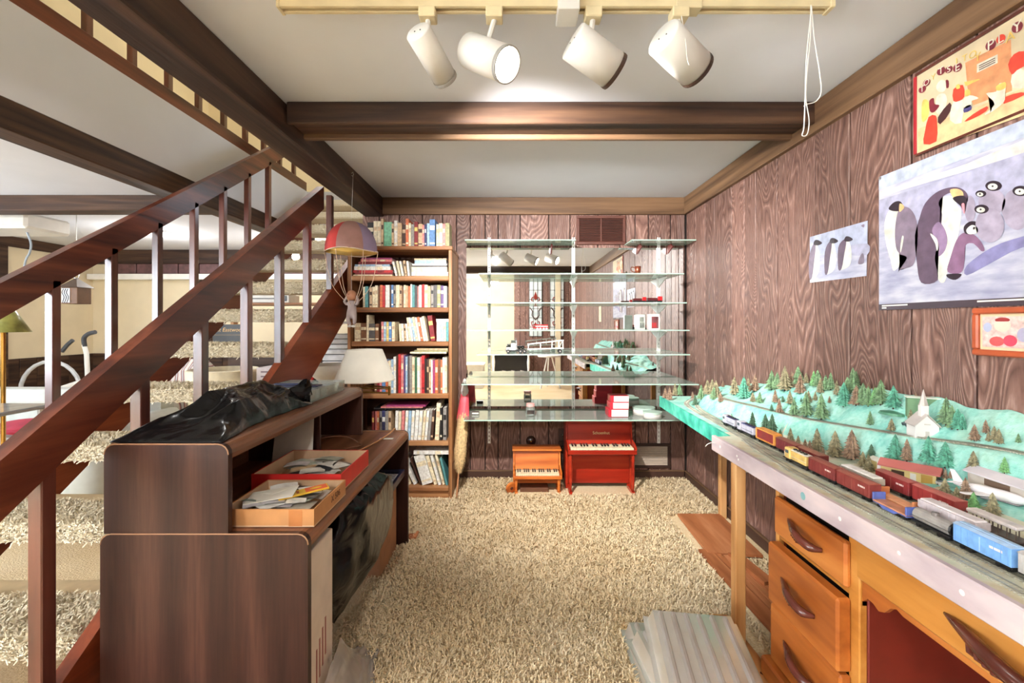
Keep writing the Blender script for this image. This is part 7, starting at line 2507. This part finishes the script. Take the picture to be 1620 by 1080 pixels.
t = thing('striped_armchair', 'armchair with wavy red striped upholstery behind the stairs', 'armchair', (-3.35, 4.25, 0))
M_STR = striped()
MB().cbox(-3.95, -3.05, 4.0, 4.6, .1, .52, .08).build('seat', M_STR, t)
MB().cbox(-3.95, -3.05, 4.5, 4.8, .3, .88, .1).build('backrest', M_STR, t)
for x in (-4.05, -3.1):
    MB().cbox(x, x + .18, 4.0, 4.75, .1, .66, .07).build('armrest', M_STR, t)
for x in (-3.9, -3.1):
    for y in (4.07, 4.5):
        MB().frustum((x, y, 0), (x, y, .1), .025, .03, 8).build('leg', M_PULL, t)

# shelf unit of films seen between the treads
sv = thing('video_cabinet', 'dark low cabinet of video boxes behind the open stairs', 'cabinet', (-1.8, 4.6, 0))
MB().cbox(-2.75, -1.25, 4.4, 4.8, .0, .94, .005).build('body', M_BEAM, sv)
MB().cbox(-2.78, -1.22, 4.38, 4.82, .94, .965, .005).build('top', M_BEAM, sv)
t = thing('boxed_set', 'black box lettered in gold script, on cabinet behind the stairs', 'box', (-2.35, 4.5, .966))
c0, c1 = at(336, 532, 4.45), at(384, 513, 4.45)
MB().cbox(c0.x, c1.x, 4.45, 4.62, .9655, 1.165, .003).build('case', M_BLACK, t)
MB().box(c0.x + .012, c1.x - .012, 4.4485, 4.4495, c0.z + .012, c1.z + .002).build('panel_line', plain('gold_line', (150, 120, 70), .4), t)
MB().box(c0.x + .016, c1.x - .016, 4.447, 4.4485, c0.z + .016, c1.z - .002).build('panel', M_BLACK, t)
lettering('lettering', 'Clint Eastwood', .054, Matrix.Translation(((c0.x + c1.x) / 2, 4.446, (c0.z + c1.z) / 2 + .005)) @ Matrix.Rotation(R(90), 4, 'X') @ Matrix(((1, .25, 0, 0), (0, 1, 0, 0), (0, 0, 1, 0), (0, 0, 0, 1))), plain('gold_script', (224, 180, 110), .4), t)
x = -2.02
i = 0
VC = [('black', (40, 38, 48)), ('slate', (80, 84, 104)), ('white', (214, 210, 212)), ('navy', (46, 48, 84)), ('grey', (140, 136, 146)), ('brown', (110, 78, 64))]
while x < -1.32:
    w_ = random.uniform(.05, .085)
    nm, c = VC[i % 6]
    t = thing('video_box', '%s video box, %s from left in the row behind the stairs' % (nm, ORD[i]), 'video box', (x + w_ / 2, 4.55, .966), 'video boxes behind the stairs')
    MB().cbox(x, x + w_ - .003, 4.48, 4.62, .9655, .9655 + random.uniform(.17, .2), .002).build('case', plain('vid_' + nm, c, .35, var=.4, scale=25), t)
    MB().box(x + .008, x + w_ - .011, 4.4785, 4.4798, 1.0, 1.03).build('title_strip', M_PAPER, t)
    x += w_
    i += 1
t = thing('white_player', 'white and grey disc player on a high shelf behind stairs', 'player', (-2.0, 4.9, 1.3))
c = at(425, 472, 4.95)
MB().cbox(c.x - .3, c.x + .22, 4.95, 5.2, c.z - .045, c.z + .045, .004).build('case', M_WHITE, t)
MB().box(c.x - .28, c.x + .1, 4.947, 4.951, c.z - .006, c.z + .004).build('slot', M_BLACK, t)
MB().box(c.x + .12, c.x + .2, 4.947, 4.951, c.z - .03, c.z + .03).build('display', M_BLACK, t)
sh_ = thing('wall_shelf', 'plain wooden shelf under the white disc player', 'shelf', (-2.0, 5.0, 1.2))
MB().cbox(c.x - .6, c.x + .6, 4.93, 5.3, c.z - .07, c.z - .0455, .004).build('board', M_OAK, sh_)
for xx in (c.x - .55, c.x + .55):
    MB().cbox(xx - .02, xx + .02, 5.2, 5.28, 0, c.z - .0705, .003).build('upright', M_OAKZ, sh_)
# cream bowl chair and red tool seen under the third visible tread
t = thing('cream_tub_chair', 'cream rounded tub chair behind the stairs', 'chair', (-2.52, 3.98, 0))
mb = MB()
mb.smooth = True
mb.lathe([(.10, .0), (.16, .3), (.25, .5), (.28, .84), (.265, .85), (.22, .52), (0, .48)], (-2.52, 3.98, 0), 28, sx=1.0)
mb.build('shell', plain('cream_vinyl', (234, 220, 186), .45), t)
mb = MB()
mb.smooth = True
mb.lathe([(.21, .49), (.22, .53), (.17, .56), (0, .57)], (-2.52, 3.98, 0), 24)
mb.build('seat_pad', plain('cream_pad', (224, 200, 156), .6), t)
t = thing('printed_box', 'pale box with grey printed pattern behind the stairs', 'box', (-2.1, 4.0, 0))
MB().cbox(-2.22, -1.86, 3.95, 4.25, 0, .86, .004).build('carton', plain('printed_box_pale', (206, 194, 196), .6, var=.06), t)
for i in range(5):
    for k in range(3):
        MB().box(-2.18 + k * .11, -2.10 + k * .11, 3.9485, 3.9498, .83 - i * .04 - .012, .83 - i * .04).build('print_mark', plain('box_print_grey', (120, 100, 108), .6), t)
t = thing('red_stapler', 'red upright tool leaning behind the stairs', 'tool', (-1.62, 3.95, .0))
MB().tube([(-1.76, 3.95, .0), (-1.74, 3.95, .75), (-1.69, 3.95, .98)], .022, 8).build('arm', M_TRED, t)
MB().cbox(-1.84, -1.68, 3.9, 4.0, .0, .04, .01).build('foot', M_TRED, t)
# stacks under the stairs by the bookcase
t = thing('magazine_rack', 'dark framed rack of stacked white magazines under the stairs', 'rack', (-1.5, 3.95, 0))
for xx in (-1.62, -1.30):
    MB().cbox(xx - .012, xx + .012, 3.85, 4.15, .0, 1.24, .003).build('side', M_BEAM, t)
MB().cbox(-1.632, -1.288, 3.85, 4.15, 1.24, 1.262, .003).build('top', M_WHITE, t)
MB().cbox(-1.61, -1.31, 3.85, 4.15, .78, .80, .003).build('shelf', M_BEAM, t)
z = .801
for i in range(8):
    h_ = random.uniform(.032, .05)
    o = MB().cbox(-1.60, -1.325 - random.uniform(0, .03), 3.84, 4.12, z, z + h_, .003)
    o.build('magazine_pile', plain('magazine_white', (214, 216, 220), .5, var=.08), label='pile of white magazines in dark rack, %s from the bottom' % ORD[i], cat='magazines', group='magazines in the rack')
    z += h_ + .006
t = thing('white_basin', 'white round basin on a tan stand below the stringer', 'basin', (-1.40, 3.45, 0))
mb = MB()
mb.smooth = True
mb.lathe([(.05, .80), (.12, .86), (.165, .93), (.16, .935), (.11, .88), (0, .85)], (-1.40, 3.45, 0), 26)
mb.build('bowl', M_WHITE, t)
mb = MB()
mb.smooth = True
mb.lathe([(.11, 0), (.12, .3), (.09, .7), (.06, .80)], (-1.40, 3.45, 0), 20)
mb.build('stand', plain('tan_stand', (206, 174, 122), .6), t)

# ------------------------------------------------------------------ added fill lamps with glass bowls
LLAB = ['round glass ceiling lamp behind the camera, reflected in the mirror', 'round glass ceiling lamp by the rear window', 'round glass ceiling lamp over the white sofa', 'round glass ceiling lamp near the far wall', 'round glass lamp on the upstairs ceiling above the stair top', 'round glass lamp on the upstairs ceiling above the stair foot']
for (x, y, z, e), lab in zip(FILL_LAMPS, LLAB):
    t = thing('ceiling_lamp', lab, 'ceiling lamp', (x, y, z), 'round glass ceiling lamps')
    top = H if z < 3 else 5.0
    MB().lathe([(.14, -.02), (.14, -.001), (.05, 0)], (x, y, top), 24).build('canopy_plate', M_WHITE, t)
    mb = MB()
    mb.smooth = True
    mb.lathe([(0, -.052), (.06, -.048), (.11, -.035), (.135, -.02)], (x, y, top), 24)
    mb.build('glass_bowl', M_BOWL, t)
t = thing('bare_bulb', 'bare lit bulb glowing behind the open stairs', 'bulb', tuple(at(468, 406, 5.6)))
c = at(468, 406, 5.6)
mb = MB()
mb.smooth = True
mb.ball(tuple(c), .045, n=14, m=10)
mb.build('globe', glow('bare_bulb_glow', (255, 244, 224), 30), t)
MB().frustum((c.x, c.y, c.z + .04), (c.x, c.y, c.z + .10), .02, .02, 10).build('socket', M_WHITE, t)
MB().tube([(c.x, c.y, c.z + .1), (c.x, c.y, H - .001)], .004, 6).build('cord', M_WHITE, t)
light('bare_bulb_light', 'POINT', (c.x, c.y - .06, c.z), 14, WARM, radius=.05)

# ================================================================== behind the camera (seen in the mirror)
def leaded_mat():
    m, t_, b = nt('pale_leaded_glass')
    n = N(t_, 'ShaderNodeTexNoise')
    n.inputs['Scale'].default_value = 8
    t_.links.new(coords(t_, (1, 1, 1)), n.inputs['Vector'])
    t_.links.new(ramp(t_, n.outputs['Fac'], [(.3, (206, 220, 222)), (.7, (232, 238, 238))]), b.inputs['Base Color'])
    b.inputs['Roughness'].default_value = .15
    return m


M_LG = leaded_mat()
M_LEAD = plain('lead_came', (70, 66, 62), .5)
for i, (x0, x1) in enumerate(((.388, .676), (.86, 1.17))):
    y = Y_REAR + .006
    t = thing('stained_glass_panel', ('stained glass panel with fleur-de-lis, nearer the middle, seen in mirror', 'stained glass panel with fleur-de-lis, nearer the right wall, seen in mirror')[i], 'stained glass', ((x0 + x1) / 2, y, .95), 'stained glass panels on the rear wall')
    MB().box(x0, x1, y, y + .012, .95, 2.20).build('pane', M_LG, t)
    for k in range(4):
        xx = x0 + (x1 - x0) * k / 3
        MB().box(xx - .006, xx + .006, y + .012, y + .02, .95, 2.20).build('lead_line', M_LEAD, t)
    for k in range(7):
        zz = .95 + 1.25 * k / 6
        MB().box(x0, x1, y + .012, y + .02, zz - .005, zz + .005).build('lead_line', M_LEAD, t)
    xm = (x0 + x1) / 2
    for z_, s in ((1.85, 1), (1.18, -1)):
        MB().prism([(xm, z_ + .12 * s), (xm + .04, z_), (xm, z_ - .1 * s), (xm - .04, z_)], lambda a, c: (a, y + .013, c), lambda a, c: (a, y + .022, c)).build('red_lozenge', plain('ruby_glass', (140, 50, 40), .2), t)
        for q in (-1, 1):
            MB().tube(smooth_open([(xm, y + .02, z_ - .06 * s), (xm + q * .07, y + .02, z_ - .02 * s), (xm + q * .09, y + .02, z_ - .09 * s), (xm + q * .05, y + .02, z_ - .1 * s)]), .010, 6).build('fleur_petal', plain('ruby_glass', (0, 0, 0)), t)
    for q in (-1, 1):
        MB().tube([(xm + q * .13, y + .02, 1.60), (xm + q * .07, y + .02, 1.52), (xm + q * .08, y + .02, 1.42), (xm, y + .02, 1.32)], .012, 6).build('brown_scroll', plain('amber_dark', (70, 44, 36), .3), t)
t = thing('fireplace', 'white mantel fireplace with black glittering firebox, seen in mirror', 'fireplace', (-.02, -2.7, 0))
MB().cbox(-.46, .42, -2.95, -2.60, .60, .66, .01).build('mantel', M_WHITE, t)
MB().cbox(-.40, .36, -2.95, -2.72, .10, .60, .005).build('firebox', M_BLACK, t)
for xx in (-.42, .34):
    mb = MB()
    mb.smooth = True
    mb.lathe([(.03, 0), (.035, .1), (.02, .2), (.034, .4), (.02, .52), (.034, .60)], (xx + .02, -2.64, 0), 14)
    mb.build('turned_post', M_WHITE, t)
for k in range(6):
    MB().frustum((-.32 + .1 * k, -2.70, .16 + .03 * (k % 2)), (-.24 + .1 * k, -2.68, .18), .03, .026, 9).build('log', plain('log_grey', (150, 140, 130), .8), t)
t = thing('white_round_table', 'small white round table with splayed legs, seen in mirror', 'table', (.75, -1.4, 0))
mb = MB()
mb.lathe([(.22, .60), (.225, .615), (.22, .63), (0, .63)], (.72, -1.5, 0), 26)
mb.build('top', M_WHITE, t)
for k in range(3):
    a = 2.094 * k + .4
    MB().tube([(.72 + .05 * math.cos(a), -1.5 + .05 * math.sin(a), .60), (.72 + .22 * math.cos(a), -1.5 + .22 * math.sin(a), 0)], .014, 8).build('leg', M_WHITE, t)
t = thing('white_storage_box', 'white storage box on the floor by the left, seen in mirror', 'box', (-.75, -1.6, 0))
MB().cbox(-1.1, -.55, -1.9, -1.4, 0, .42, .006).build('body', M_WHITE, t)
MB().cbox(-1.12, -.53, -1.92, -1.38, .42, .46, .006).build('lid', M_PAPER, t)

for o in bpy.data.objects:
    if '_base' in o:
        del o['_base']
